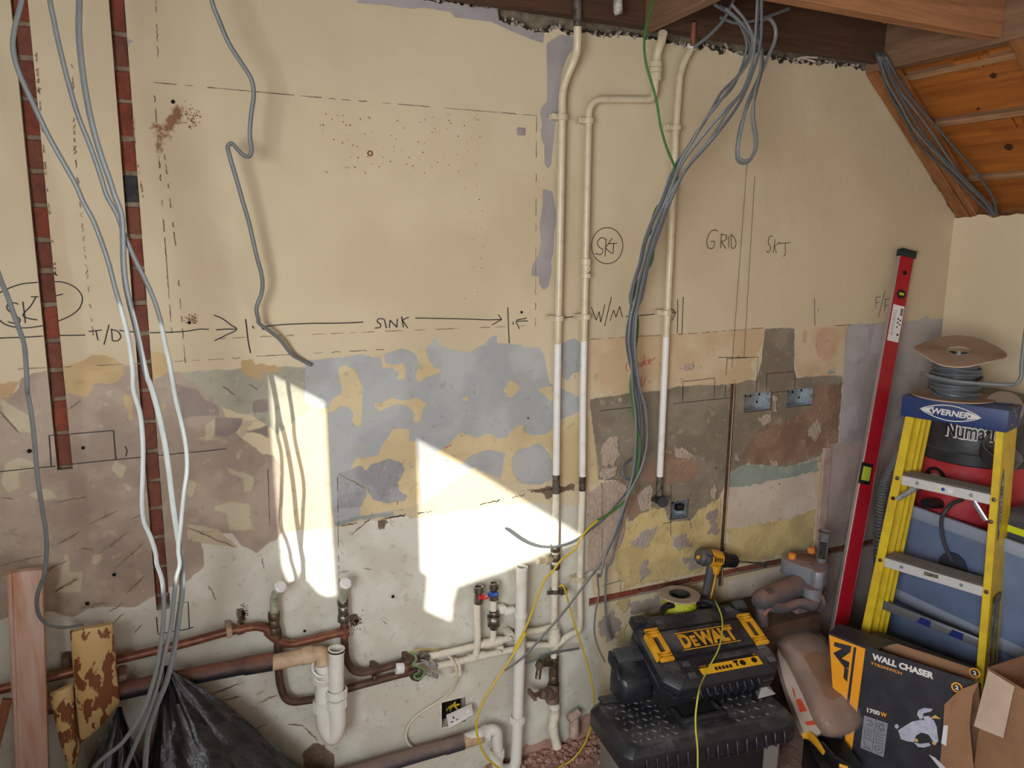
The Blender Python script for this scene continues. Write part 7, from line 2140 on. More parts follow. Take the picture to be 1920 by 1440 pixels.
# treads
def rail_at(top, bot, z):
    d = bot - top
    return top + d * ((top.z - z) / -d.z)
def tread(z, sticker):
    a, c = rail_at(La, L0, z) + wid * 0.028 - back * 0.004, rail_at(Ra, R0, z) - wid * 0.020 - back * 0.004
    a.z = c.z = z
    h, dp_ = 0.034, 0.072
    t = MB().hexa([a - UP * h, c - UP * h, c - UP * h + back * 0.004, a - UP * h + back * 0.004, a, c, c + back * 0.004, a + back * 0.004]).build('tread_front', M['alu'], ld, bevel=0.0012, seg=1)
    MB().hexa([a - UP * 0.004, c - UP * 0.004, c - UP * 0.004 + back * dp_, a - UP * 0.004 + back * dp_, a, c, c + back * dp_, a + back * dp_]).build('tread_top', M['alu_dusty'], ld, bevel=0.001, seg=1)
    for i in range(11):
        s_ = 0.006 + i * 0.0062
        MB().hexa([a + back * s_ , c + back * s_, c + back * (s_ + 0.003), a + back * (s_ + 0.003), a + back * s_ + UP * 0.0016, c + back * s_ + UP * 0.0016, c + back * (s_ + 0.003) + UP * 0.0016, a + back * (s_ + 0.003) + UP * 0.0016]).build('grip_rib', M['alu_dusty'], ld, smooth=False)
    Wt = (c - a).length
    d_t = (c - a).normalized()
    for f_ in (0.19, 0.80):
        MB().lathe([(0.006, 0.0), (0.005, 0.003), (0.0, 0.0036)], a + d_t * (Wt * f_) - UP * 0.017, front_n, 12).build('rivet', M['steel'], t)
    for (rt, rb_) in ((La, L0), (Ra, R0)):
        p = rail_at(rt, rb_, z - 0.016)
        MB().lathe([(0.007, 0.0), (0.006, 0.003), (0.0, 0.004)], p + wid * (0.015 if rt is La else -0.011), front_n, 12).build('rivet', M['brass'], ld)
    if sticker == 1:
        b = MB()
        for f_, w_ in ((0.44, 0.011), (0.49, 0.011), (0.57, 0.016)):
            p = a + d_t * (Wt * f_) - UP * 0.018 + front_n * 0.0006
            b.hexa([p + d_t * x + UP * y + front_n * z_ for z_ in (0, 0.0005) for x, y in ((-w_ / 2, -0.008), (w_ / 2, -0.008), (w_ / 2, 0.008), (-w_ / 2, 0.008))])
        st_ = b.build('sticker', mat('white sticker', (222, 222, 216), 0.6), t, smooth=False)
        p = a + d_t * (Wt * 0.44) - UP * 0.018 + front_n * 0.0012
        b = MB()
        k0 = len(b.v)
        b.v += [p - d_t * 0.005 - UP * 0.005, p + d_t * 0.005 - UP * 0.005, p + UP * 0.006]
        b.face([k0, k0 + 1, k0 + 2])
        b.build('warning_mark', mat('warning yellow', (226, 190, 40), 0.6), t, smooth=False)
        MB().disc(a + d_t * (Wt * 0.49) - UP * 0.018 + front_n * 0.0012, 0.006, front_n, 12).build('notice_mark', mat('notice blue', (40, 70, 150), 0.6), t, smooth=False)
    else:
        p = a + d_t * (Wt * 0.50) - UP * 0.014 + front_n * 0.0006
        MB().hexa([p + d_t * x + UP * y + front_n * z_ for z_ in (0, 0.0005) for x, y in ((-0.022, -0.007), (0.022, -0.005), (0.020, 0.007), (-0.022, 0.006))]).build('worn_sticker', mat('worn sticker', (120, 116, 84), 0.7, col2=(60, 60, 50), scale=120), t, smooth=False)
    return a, c
z1_ = 0.935
tread(z1_, 1)
tread(0.65, 2)
tread(0.36, 2)
# knee braces under the upper tread
for (rt, rb_, s_, fr_) in ((La, L0, 1, 0.0), (La, L0, 1, 0.055), (Ra, R0, -1, 0.0)):
    p0_ = rail_at(rt, rb_, z1_ - 0.085) + wid * (0.028 * s_) + back * fr_
    p1_ = rail_at(rt, rb_, z1_ - 0.035) + wid * ((0.075 if s_ > 0 else 0.065) * s_) + back * fr_
    MB().tube([p0_, p1_], 0.008, 10, 0.5).build('knee_brace', M['steel'], ld)
    MB().lathe([(0.007, 0.0), (0.006, 0.003), (0.0, 0.004)], rail_at(rt, rb_, z1_ - 0.085) + wid * (0.015 * s_), front_n, 12).build('rivet', M['brass'], ld)
# rear cross bar with blue arrows, spreader arm
za = 0.445
a, c = rail_at(La, L0, za) + back * 0.10 + wid * 0.02, rail_at(Ra, R0, za - 0.02) + back * 0.10 - wid * 0.02
MB().beam(a, c, 0.010, 0.032).build('cross_bar', mat('grey bar', (140, 142, 146), 0.4, 0.6), ld, bevel=0.002)
for f_ in (0.42, 0.72):
    p = a.lerp(c, f_) + front_n * 0.006
    dd = (c - a).normalized()
    MB().hexa([p + dd * x + UP * y + front_n * z_ for z_ in (0, 0.0008) for x, y in ((-0.024, -0.012), (0.020, -0.012), (0.020, 0.012), (-0.012, 0.012))]).build('blue_arrow', mat('blue arrow', (26, 40, 110), 0.5), ld, smooth=False)
a = rail_at(Ra, R0, 0.60) + wid * 0.006 + back * 0.03
c = rail_at(Ra, R0, 0.30) + wid * 0.008 + back * 0.01
MB().beam(a, c, 0.014, 0.005, up=tuple(wid)).build('spreader_arm', M['nickel'], ld, bevel=0.001, seg=1)
MB().beam(a + back * 0.035, c + back * 0.045 + UP * 0.06, 0.014, 0.005, up=tuple(wid)).build('spreader_arm', M['nickel'], ld, bevel=0.001, seg=1)
MB().beam(a - back * 0.008, a + back * 0.05 + UP * 0.004, 0.006, 0.03, up=(0, 0, 1)).build('spreader_hinge', M['nickel'], ld, bevel=0.001, seg=1)
# name oval on the near rail's web
rm = rail_at(Ra, R0, 0.90)
rd = (Ra - R0).normalized()
b1, b2 = MB(), MB()
for b_, kx, ky, lift in ((b1, 0.016, 0.115, 0.0006), (b2, 0.0105, 0.085, 0.0011)):
    k0 = len(b_.v)
    pts = []
    for i in range(28):
        t = 2 * math.pi * i / 28
        pts.append((math.copysign(abs(math.cos(t)) ** 1.5, math.cos(t)) * kx, math.copysign(abs(math.sin(t)) ** 0.9, math.sin(t)) * ky))
    b_.v += [rm + back * (0.030 + x) + rd * y + wid * lift for x, y in pts]
    b_.face([k0 + i for i in range(28)])
b1.build('rail_badge', mat('badge blue', (50, 58, 110), 0.5), ld, smooth=False)
b2.build('rail_badge', wp_, ld, smooth=False)
MB().text('WERNER', rm + back * 0.0355 - rd * 0.062 + wid * 0.0016, rd, -back, 0.0125, bold=0.03, width=0.124, depth=0.0).build('rail_lettering', M['black_clean'], ld, smooth=False)

# cable reel on the ladder cap
rb_ = G(*C(1640, 600, [(738, 610)], 4.8)[0], cz1)
rp = cl_ + wid * (Wc * 0.41) + back * 0.085
cr = thing('cable_reel', 'cardboard reel of grey cable standing on the blue ladder cap', 'reel', (rp.x, rp.y, cz1))
card2 = mat('brown card flange', (176, 150, 128), 0.85, col2=(160, 132, 110), scale=6)
RH = 0.138
def octo(name, z, r, th, tilt, seed, n=11):
    rr = random.Random(seed)
    outer = []
    for i in range(n):
        a = 2 * math.pi * i / n + 0.2
        outer.append((r * rr.uniform(0.94, 1.04) * math.cos(a), r * rr.uniform(0.94, 1.04) * math.sin(a)))
    outer = smooth_path([Vector((x, y, 0)) for x, y in outer + [outer[0]]], 3)[:-1]
    m_ = len(outer)
    b = MB()
    inner = [Vector((0.034 * math.cos(math.atan2(p_.y, p_.x)), 0.034 * math.sin(math.atan2(p_.y, p_.x)), 0)) for p_ in outer]
    def tz(p_):
        return Vector((p_.x, p_.y, z + tilt[0] * p_.x + tilt[1] * p_.y + (0.006 * math.sin(3 * math.atan2(p_.y, p_.x)) * (p_.length / r) ** 2 if tilt[2] else 0)))
    for lp, dz in ((inner, 0), (outer, 0), (outer, th), (inner, th), (inner, 0)):
        b.v += [tz(p_) + Vector((0, 0, dz)) for p_ in lp]
    for j in range(4):
        for i in range(m_):
            k = (i + 1) % m_
            b.face([j * m_ + i, j * m_ + k, (j + 1) * m_ + k, (j + 1) * m_ + i])
    return b.build(name, card2, cr, local=True)
octo('reel_flange', 0.003, 0.122, 0.004, (0, 0, False), 4, 8)
_rv = Vector((CAM.x - rp.x, CAM.y - rp.y, 0)).normalized()
octo('reel_flange', RH + 0.012, 0.128, 0.004, (-0.24 * _rv.x, -0.24 * _rv.y, True), 9, 12)
MB().lathe([(0.036, 0.0), (0.036, RH + 0.008), (0.033, RH + 0.008), (0.033, 0.0)], n=28).build('steel_core', M['nickel'], cr, local=True)
rr = random.Random(2)
for layer_i in range(11):
    z0 = 0.015 + layer_i * 0.0108
    tx, ty, r_ = rr.uniform(-0.12, 0.12), rr.uniform(-0.12, 0.12), 0.066 + rr.uniform(-0.004, 0.006) + (0.005 if 2 < layer_i < 7 else 0)
    pts = [Vector((r_ * math.cos(a), r_ * math.sin(a), z0 + tx * r_ * math.cos(a) + ty * r_ * math.sin(a))) for a in [2 * math.pi * k / 36 for k in range(37)]]
    MB().tube(pts, 0.0062, 10, caps=False).build('cable_turn', M['cable_dark'], cr, local=True)
MB().lathe([(0.060, 0.008), (0.060, RH)], n=28).build('inner_turns', M['cable_dark'], cr, local=True)
q = [G(*C(1640, 600, [(x, y)], 4.8)[0], cz1 + z_) for (x, y, z_) in ((420, 478, 0.055), (540, 500, 0.058), (740, 535, 0.055), (900, 560, 0.045), (1050, 580, 0.035), (1180, 590, 0.03), (1260, 580, 0.035), (1300, 530, 0.06), (1310, 430, 0.10), (1330, 250, 0.17), (1360, 60, 0.25))]
rq = []
for (x, y, dd_) in ((420, 478, 0.0), (540, 500, -0.025), (740, 540, -0.03), (900, 560, -0.02), (1050, 578, 0.0), (1180, 588, 0.01), (1270, 575, 0.01), (1305, 520, 0.012), (1312, 420, 0.012), (1330, 250, 0.012), (1360, 30, 0.012), (1390, -150, 0.012)):
    u, v = C(1640, 600, [(x, y)], 4.8)[0]
    r = ray(u, v)
    pl_o = Vector((rp.x, rp.y, cz1)) - back * 0.075
    nn = (back + wid * 0.0)
    tt = (pl_o - CAM).dot(nn) / r.dot(nn)
    rq.append(CAM + r * tt + back * dd_)
MB().tube(smooth_path(rq, 5), 0.0062, 10, 0.8).build('loose_cable_end', M['cable'], cr)
# broken card flange propped behind the reel
p = rp + wid * 0.135 + back * 0.03
fd = Frame((p.x, p.y, cz1 + 0.040), wid, UP)
b = MB()
b.lathe([(0.0, 0.0), (0.052, 0.0), (0.055, 0.004), (0.030, 0.010), (0.0, 0.012)], p + UP * 0.052, -back + wid * 0.3 + UP * 0.35, 20)
tag(b.build('card_cup', mat('dark card disc', (126, 108, 92), 0.85)), 'round dark card disc propped beside the cable reel on the ladder', 'card disc')
b = MB()
b.beam(p - wid * 0.045 + UP * 0.06, p + wid * 0.01 + UP * 0.004, 0.016, 0.003, up=tuple(back))
tag(b.build('card_strip', M['charcoal']), 'thin dark strip leaning between cable reel and card disc', 'strip')

# ------------------------------------------------------------------ wall chaser carton
def op(x, y):
    return (1540 + x / 4.966, 1150 + y / 4.966)
TL_, TR_, BL_ = G(*op(65, 190), 0.43), G(*op(1390, 640), 0.43), G(*op(150, 1220), 0.075)
dn = (BL_ - TL_)
fb_ = Frame(TL_, TR_ - TL_, dn)
pn = fb_.z
if pn.x > 0:
    pn = -pn
def FP(x, y, lift=0.0008):
    r = ray(*op(x, y))
    o_ = TL_ + pn * lift
    return CAM + r * ((o_ - CAM).dot(pn) / r.dot(pn))
BWd = (TR_ - TL_).length
dvec = dn.normalized()
Bh = (TL_.z - 0.0) / -dvec.z
bl0, br0 = TL_ + dvec * Bh, TR_ + dvec * Bh
depth = -pn * 0.092
depth.z = 0
wb = thing('tool_carton', 'black and orange printed wall chaser carton, torn open, before the ladder', 'carton', (bl0.x, bl0.y, 0.0))
cblack = mat('black printed card', (40, 42, 48), 0.42, col2=(52, 54, 60), scale=14, bump=0.0006, bscale=30)
cbrown = mat('plain brown card', (156, 116, 84), 0.85, col2=(142, 104, 74), scale=10)
th = 0.003
def plate(name, pts, n_, m_, t=th, parent=None):
    n_ = Vector(n_).normalized()
    b = MB()
    loft(b, [[p_ for p_ in pts], [p_ + n_ * t for p_ in pts]])
    return b.build(name, m_, parent or wb, smooth=False)
# front panel with its ragged right edge
ed = [FP(1430, 640, 0), FP(1310, 700, 0), FP(1235, 745, 0), FP(1200, 800, 0), FP(1140, 850, 0), FP(1130, 1010, 0), FP(1120, 1220, 0), FP(1095, 1400, 0)]
rt_b = br0 + (bl0 - br0).normalized() * 0.07
plate('front_panel', [bl0, TL_] + [FP(1400, 630, 0)] + ed + [rt_b], -pn, cblack)
plate('left_panel', [bl0, bl0 + depth, TL_ + depth, TL_], dvec.cross(depth), cblack)
plate('back_panel', [bl0 + depth, br0 + depth, TR_ + depth, TL_ + depth], pn, cblack)
plate('inner_lining', [bl0 + depth + pn * 0.004, br0 + depth + pn * 0.004, TR_ + depth + pn * 0.004, TL_ + depth + pn * 0.004], pn, cbrown, 0.001)
plate('bottom_panel', [bl0 + UP * 0.002, br0 + UP * 0.002, br0 + depth + UP * 0.002, bl0 + depth + UP * 0.002], UP, cbrown)
f1 = TL_.lerp(TR_, 0.36)
plate('top_flap', [TL_, f1, f1 + depth * 0.75 + (TR_ - TL_) * 0.06, f1 + depth + (TR_ - TL_) * 0.10, TL_ + depth], UP, cblack, 0.002)
# graphics: orange stripe, block letters, titles
orange = mat('orange print', (240, 160, 34), 0.45)
white_p = mat('white print', (224, 222, 216))
def fpoly(b, pts, lift):
    k0 = len(b.v)
    b.v += [FP(x, y, lift) for x, y in pts]
    b.face([k0 + i for i in range(len(pts))])
b = MB()
fpoly(b, [(72, 200), (410, 330), (285, 1275), (140, 1215)], 0.0006)
gp_ = b.build('orange_panel', orange, wb, smooth=False)
b = MB()
fpoly(b, [(120, 265), (280, 305), (272, 360), (190, 420), (262, 455), (255, 510), (215, 505), (110, 370), (190, 330), (118, 305)], 0.0010)
fpoly(b, [(300, 312), (325, 320), (250, 830), (190, 1180), (215, 1190)], 0.0010) if False else fpoly(b, [(302, 312), (326, 320), (218, 1190), (192, 1180)], 0.0010)
fpoly(b, [(215, 500), (255, 520), (240, 640), (205, 600)], 0.0010)
b.build('block_letter', cblack, gp_, smooth=False)
def ftext(s, p0, p1, h, m_, name='print_lettering', bold=0.03, spacing=1.0):
    a, c = FP(*p0, 0.0012), FP(*p1, 0.0012)
    ux_ = (c - a).normalized()
    up_ = -dvec
    up_ = (up_ - ux_ * up_.dot(ux_)).normalized()
    if ux_.cross(up_).dot(pn) < 0:
        pass
    b = MB().text(s, a, ux_, up_, h, bold=bold, width=(c - a).length, depth=0.0, spacing=spacing)
    return b.build(name, m_, wb, smooth=False)
ftext('WALL CHASER', (470, 425), (1045, 612), 0.018, white_p, bold=0.05)
ftext('TTB293WCH', (458, 474), (748, 572), 0.0085, orange, bold=0.02)
ftext('1700', (425, 918), (545, 950), 0.013, white_p, bold=0.04)
ftext('W', (550, 953), (608, 972), 0.013, orange, bold=0.04)
# guarantee roundels
def roundel(c, rad, parent):
    b = MB().disc(c, rad, pn, 24, 0.0)
    o = b.build('roundel', orange, parent, smooth=False)
    MB().disc(c + pn * 0.0004, rad * 0.72, pn, 24, 0.0).build('roundel_ring', cblack, o, smooth=False)
    ux_ = (TR_ - TL_).normalized()
    MB().text('2', c - ux_ * rad * 0.30 + dvec * rad * 0.38 + pn * 0.0009, ux_, -dvec, rad * 0.78, bold=0.05, width=rad * 0.62, depth=0.0).build('roundel_number', white_p, o, smooth=False)
roundel(FP(1262, 690, 0.0010), 0.0150, wb)
_c2 = G(*op(1428, 555), 0.415)
roundel(FP(1428, 555, 0.0) + depth + pn * 0.006 if False else (CAM + ray(*op(1428, 555)) * (((TL_ + depth + pn * 0.0062) - CAM).dot(pn) / ray(*op(1428, 555)).dot(pn))), 0.0150, wb)
# icon grid
b = MB()
fpoly(b, [(400, 950), (620, 1025), (580, 1340), (362, 1250)], 0.0010)
ig = b.build('icon_panel', mat('grey print', (136, 138, 146), 0.5), wb, smooth=False)
b = MB()
def gq(a, c):
    A, B_, C_, D_ = Vector((400, 950, 0)), Vector((620, 1025, 0)), Vector((580, 1340, 0)), Vector((362, 1250, 0))
    p = A.lerp(B_, a).lerp(D_.lerp(C_, a), c)
    return FP(p.x, p.y, 0.0012)
def gl(pts, w=0.0012):
    b.ribbon([gq(*p) for p in pts], w, pn, 0.0)
gl([(0.5, 0.0), (0.5, 1.0)])
gl([(0, 0.34), (1, 0.34)])
gl([(0, 0.68), (1, 0.68)])
gl([(0.5 + 0.36 + 0.1 * math.cos(t) - 0.1, 0.17 + 0.07 * math.sin(t)) for t in [k * 0.6 for k in range(11)]], 0.0022)
gl([(0.74 + 0.18 * math.cos(t), 0.17 + 0.11 * math.sin(t)) for t in [k * 0.5 + 0.4 for k in range(11)]], 0.0016)
gl([(0.12, 0.12), (0.3, 0.08), (0.4, 0.17), (0.3, 0.26), (0.12, 0.24)], 0.0018)
gl([(0.25, 0.13), (0.34, 0.17), (0.25, 0.21)], 0.0014)
for ox in (0.0, 0.5):
    gl([(ox + 0.42, 0.40), (ox + 0.10, 0.40), (ox + 0.10, 0.63), (ox + 0.42, 0.63)], 0.0018)
    gl([(ox + 0.16, 0.47), (ox + 0.40, 0.47)], 0.0018)
    gl([(ox + 0.16, 0.55), (ox + 0.40, 0.55)], 0.0018)
gl([(0.10, 0.74), (0.2, 0.9), (0.30, 0.86), (0.42, 0.95)], 0.0018)
gl([(0.08, 0.95), (0.42, 0.93)], 0.0016)
gl([(0.76 + 0.17 * math.cos(t), 0.84 + 0.10 * math.sin(t)) for t in [k * 0.55 for k in range(12)]], 0.0018)
gl([(0.70, 0.84), (0.82, 0.84)], 0.0030)
b.build('icon_lines', cblack, ig, smooth=False)
# printed picture of the tool
b = MB()
fpoly(b, [(715, 1090), (790, 1040), (850, 1005), (940, 990), (1010, 1010), (1075, 1070), (1090, 1190), (1060, 1220), (1030, 1180), (1000, 1130), (930, 1110), (880, 1140), (860, 1200), (790, 1190), (740, 1170)], 0.0010)
fpoly(b, [(890, 940), (905, 900), (960, 880), (1040, 890), (1020, 915), (950, 930), (945, 975), (920, 990)], 0.0010)
fpoly(b, [(945, 960), (1000, 955), (1050, 1000), (1080, 1070), (990, 1050)], 0.0013)
fpoly(b, [(860, 1200), (920, 1215), (1000, 1205), (1020, 1230), (960, 1250), (900, 1245)], 0.0010)
fpoly(b, [(680, 1045), (700, 1030), (725, 1050), (710, 1075), (690, 1070)], 0.0010)
pt = b.build('tool_picture', mat('printed pale grey', (186, 190, 206), 0.5, col2=(160, 164, 182), scale=40), wb, smooth=False)
for (x, y) in ((883, 1182), (1050, 1210)):
    MB().disc(FP(x, y, 0.0016), 0.0055, pn, 12, 0.0).build('picture_knob', mat('printed ochre', (206, 166, 90), 0.5), pt, smooth=False)
b = MB()
fpoly(b, [(1015, 975), (1060, 945), (1115, 985)], 0.0014)
b.build('picture_bracket', mat('printed ochre', (206, 166, 90), 0.5), pt, smooth=False)
# torn flaps of brown card
fq = [FP(1145, 850, 0.004), FP(1235, 760, 0.006), FP(1320, 700, 0.010), FP(1465, 645, 0.016), FP(1410, 760, 0.020), FP(1395, 900, 0.022), FP(1380, 1050, 0.024), FP(1420, 1450, 0.034), FP(1100, 1450, 0.004), FP(1130, 1100, 0.004)]
plate('torn_flap', fq, -pn, cbrown, 0.002)
fq = [FP(1140, 1040, 0.012), FP(1180, 1045, 0.013), FP(1162, 1235, 0.013), FP(1115, 1210, 0.012)]
plate('torn_lining', fq, -pn, mat('white card back', (214, 214, 220), 0.7), 0.001)
fq = [FP(1000, 1315, 0.003), FP(1060, 1345, 0.010), FP(1160, 1440, 0.016), FP(1100, 1440, 0.008)]
plate('torn_lining', fq, -pn, mat('white card back', (214, 214, 220)), 0.001)

# plain cardboard box at the right edge
cbx = thing('cardboard_box', 'plain brown cardboard box with a raised flap at the right edge of the picture', 'box', (2.2, -0.98, 0))
def cpl(name, pts, n_, m_=cbrown, t=0.004):
    return plate(name, [Vector(p_) for p_ in pts], n_, m_, t, cbx)
A_, B_ = G(*op(1545, 505), 0.50), G(*op(1960, 465), 0.50)
X0, Y0, X1, Y1 = A_.x, A_.y, A_.x + 0.26, A_.y - 0.34
cpl('side_panel', [(X0, Y0, 0), (X0 - 0.05, Y1, 0), (X0 - 0.05, Y1, 0.50), (X0, Y0, 0.50)], (1, 0, 0))
cpl('side_panel', [(X0, Y0, 0), (X1, Y0, 0), (X1, Y0, 0.50), (X0, Y0, 0.50)], (0, -1, 0))
cpl('side_panel', [(X0 - 0.05, Y1, 0), (X1, Y1, 0), (X1, Y1, 0.50), (X0 - 0.05, Y1, 0.50)], (0, 1, 0))
cpl('side_panel', [(X1, Y0, 0), (X1, Y1, 0), (X1, Y1, 0.50), (X1, Y0, 0.50)], (-1, 0, 0))
pale = mat('pale card', (204, 182, 160), 0.85, col2=(192, 168, 146), scale=8)
def BX(x, y, dx):
    return RX(*op(x, y), X0 - dx)
cpl('folded_flap', [BX(1555, 530, 0.01), BX(1795, 680, 0.025), BX(1690, 1160, 0.045), BX(1420, 1050, 0.04)], (1, 0, 0), pale, 0.003)

# package in torn polythene wedged beside the tool box
pk = thing('wrapped_package', 'brown padded package in torn clear plastic between tool box and printed carton', 'package', (1.87, -0.40, 0.14))
def kp(x, y, z):
    return G(1400 + x / 3.6923, 1050 + y / 3.6923, z)
c0 = [kp(215, 560, 0.345), kp(300, 500, 0.36), kp(460, 490, 0.355), kp(540, 545, 0.335), kp(700, 800, 0.26), kp(805, 1070, 0.195), kp(790, 1140, 0.18), kp(680, 1200, 0.165), kp(540, 1180, 0.17), kp(400, 900, 0.245), kp(300, 720, 0.29)]
nrm_p = (c0[5] - c0[1]).cross(c0[8] - c0[1]).normalized()
if nrm_p.dot(CAM - c0[4]) < 0:
    nrm_p = -nrm_p
cen = sum(c0, Vector()) / len(c0)
b = MB()
loops = []
lp0 = smooth_path(c0 + [c0[0]], 3)[:-1]
for s_, h in ((0.80, -0.058), (0.97, -0.045), (1.0, -0.022), (0.97, 0.0), (0.80, 0.014), (0.45, 0.022)):
    loops.append([cen + (p_ - cen) * s_ + nrm_p * h for p_ in lp0])
loft(b, loops)
b.build('padded_body', mat('brown package', (140, 106, 82), 0.6, col2=(112, 84, 66), scale=8), pk, angle=60)
b = MB()
loops = []
for s_, h in ((1.02, -0.03), (1.035, -0.01), (1.01, 0.006), (0.83, 0.021), (0.46, 0.030)):
    loops.append([cen + (p_ - cen) * (s_ + 0.012 * math.sin(i * 2.3 + h * 90)) + nrm_p * (h + 0.004 * math.sin(i * 1.7)) for i, p_ in enumerate(lp0)])
loft(b, loops, caps=False)
b.build('clear_wrap', mat('clear polythene', (206, 200, 196), 0.18, alpha=0.13, bump=0.004, bscale=25), pk, angle=60)
def pkp(x, y, lift=0.027):
    r = ray(1400 + x / 3.6923, 1050 + y / 3.6923)
    o_ = cen + nrm_p * lift
    return CAM + r * ((o_ - CAM).dot(nrm_p) / r.dot(nrm_p))
def pkpoly(name, pts, m_, lift=0.0):
    # printed on the sloping near edge of the package
    b = MB()
    k0 = 0
    b.v = [pkp(x, y, -0.0212) for x, y in pts]
    b.face(list(range(len(pts))))
    return b.build(name, m_, pk, smooth=False)
sp_ = [pkp(x, y, -0.022) for x, y in ((215, 560), (300, 720), (400, 900), (545, 1185), (480, 1215), (395, 1190), (350, 1080), (290, 930), (250, 800), (215, 650))]
b = MB()
loft(b, [[p_ - nrm_p * 0.03 for p_ in sp_], sp_])
b.build('wrap_side', mat('pale wrapper side', (186, 170, 156), 0.45), pk, smooth=False)
navy, orr = mat('navy print', (30, 44, 84), 0.5), mat('orange red print', (206, 78, 44), 0.5)
for pts in ([(300, 730), (330, 790), (350, 810), (325, 760)], [(335, 820), (360, 835), (415, 910), (390, 900)], [(405, 945), (430, 955), (490, 1045), (450, 1020)], [(470, 1070), (500, 1065), (555, 1140), (550, 1170)]):
    pkpoly('stripe_print', pts, navy, 0.004)
for pts in ([(310, 870), (330, 900), (340, 960), (325, 930)], [(340, 965), (375, 960), (420, 1045), (370, 1055)], [(400, 1120), (470, 1110), (480, 1140), (420, 1145)]):
    pkpoly('block_print', pts, orr, 0.004)
# black and yellow tool case underneath, mostly hidden
yb = thing('saw_case', 'black tray with a yellow edge poking out below the wrapped package', 'tray', (1.82, -0.62, 0.0))
def yp(x, y, z):
    return G(1400 + x / 3.6923, 1050 + y / 3.6923, z)
y4 = [yp(395, 1200, 0.12), yp(640, 1180, 0.12), yp(800, 1420, 0.10), yp(560, 1560, 0.10)]
loft(MB(), [[Vector((p_.x, p_.y, 0.0)) for p_ in y4], y4]).build('tray_body', M['black_clean'], yb, bevel=0.006)
MB().tube(smooth_path([yp(385, 1215, 0.135), yp(430, 1215, 0.14), yp(480, 1260, 0.14), yp(530, 1330, 0.135)], 6), [0.010 + 0.006 * math.sin(i / 18 * math.pi) for i in range(19)], 12, 0.6).build('yellow_handle', M['tool_yellow'], yb)
MB().tube([yp(520, 1270, 0.13), yp(600, 1360, 0.125), yp(720, 1445, 0.12)], 0.008, 10).build('front_bar', M['black'], yb)
MB().tube([yp(640, 1420, 0.135), yp(700, 1440, 0.132)], 0.006, 8).build('yellow_edge', M['tool_yellow'], yb)

# ------------------------------------------------------------------ left corner: timber offcuts and a refuse sack
bt_, bb_ = [W(12, 1076, 0.10), W(79, 1068, 0.10)], [W(26, 1440, 0.13), W(91, 1440, 0.13)]
def down(a, c):
    d = c - a
    return a + d * (a.z / -d.z)
e0, e1 = down(bt_[0], bb_[0]), down(bt_[1], bb_[1])
pinkw = mat('pink washed timber', (204, 178, 162), 0.8, col2=(186, 136, 108), scale=5, lo=0.40, hi=0.66, bump=0.001, bscale=30, stretch=(6, 3, 0.7))
b = MB()
nb_ = Vector((0, 1, 0.06))
loft(b, [[e0, e1, e1 + nb_ * 0.022, e0 + nb_ * 0.022], [bt_[0], bt_[1], bt_[1] + nb_ * 0.022, bt_[0] + nb_ * 0.022]])
tb_ = thing('timber_board', 'long pink-washed timber board standing on end at the far left', 'board', tuple((e0 + e1) / 2))
b.build('plank', pinkw, tb_, bevel=0.003)
MB().tube([e0.lerp(e1, 0.10) - Vector((0, 0.001, 0)), bt_[0].lerp(bt_[1], 0.10) - Vector((0, 0.001, 0))], 0.0045, 8).build('edge_bead', pinkw, tb_)
flake = bpy.data.materials.new('cream paint flaking off red-brown wood')
flake.use_nodes = True
_n = flake.node_tree
_t = _n.nodes.new('ShaderNodeTexCoord')
_mp = _n.nodes.new('ShaderNodeMapping')
_mp.inputs['Scale'].default_value = (1.0, 1.0, 0.55)
_w = _n.nodes.new('ShaderNodeTexNoise')
_w.inputs['Scale'].default_value = 38
_w.inputs['Detail'].default_value = 6
_w2 = _n.nodes.new('ShaderNodeTexNoise')
_w2.inputs['Scale'].default_value = 11
_ad = _n.nodes.new('ShaderNodeMath')
_ad.operation = 'MULTIPLY_ADD'
_ad.inputs[1].default_value = 0.9
_c = _n.nodes.new('ShaderNodeMapRange')
_c.inputs[1].default_value = 0.93
_c.inputs[2].default_value = 0.95
_x = _n.nodes.new('ShaderNodeMix')
_x.data_type = 'RGBA'
_x.inputs[6].default_value = lin((214, 184, 124))
_x.inputs[7].default_value = lin((134, 80, 50))
_n.links.new(_t.outputs['Object'], _mp.inputs[0])
_n.links.new(_mp.outputs[0], _w.inputs['Vector'])
_n.links.new(_mp.outputs[0], _w2.inputs['Vector'])
_n.links.new(_w2.outputs['Fac'], _ad.inputs[0])
_n.links.new(_w.outputs['Fac'], _ad.inputs[2])
_n.links.new(_ad.outputs[0], _c.inputs[0])
_n.links.new(_c.outputs[0], _x.inputs[0])
_n.links.new(_x.outputs[2], _n.nodes['Principled BSDF'].inputs['Base Color'])
_bp = _n.nodes.new('ShaderNodeBump')
_bp.inputs['Distance'].default_value = 0.001
_bp.invert = True
_n.links.new(_c.outputs[0], _bp.inputs['Height'])
_n.links.new(_bp.outputs[0], _n.nodes['Principled BSDF'].inputs['Normal'])
redw = mat('red-brown bare wood', (138, 84, 54), 0.8, col2=(114, 66, 42), scale=10)
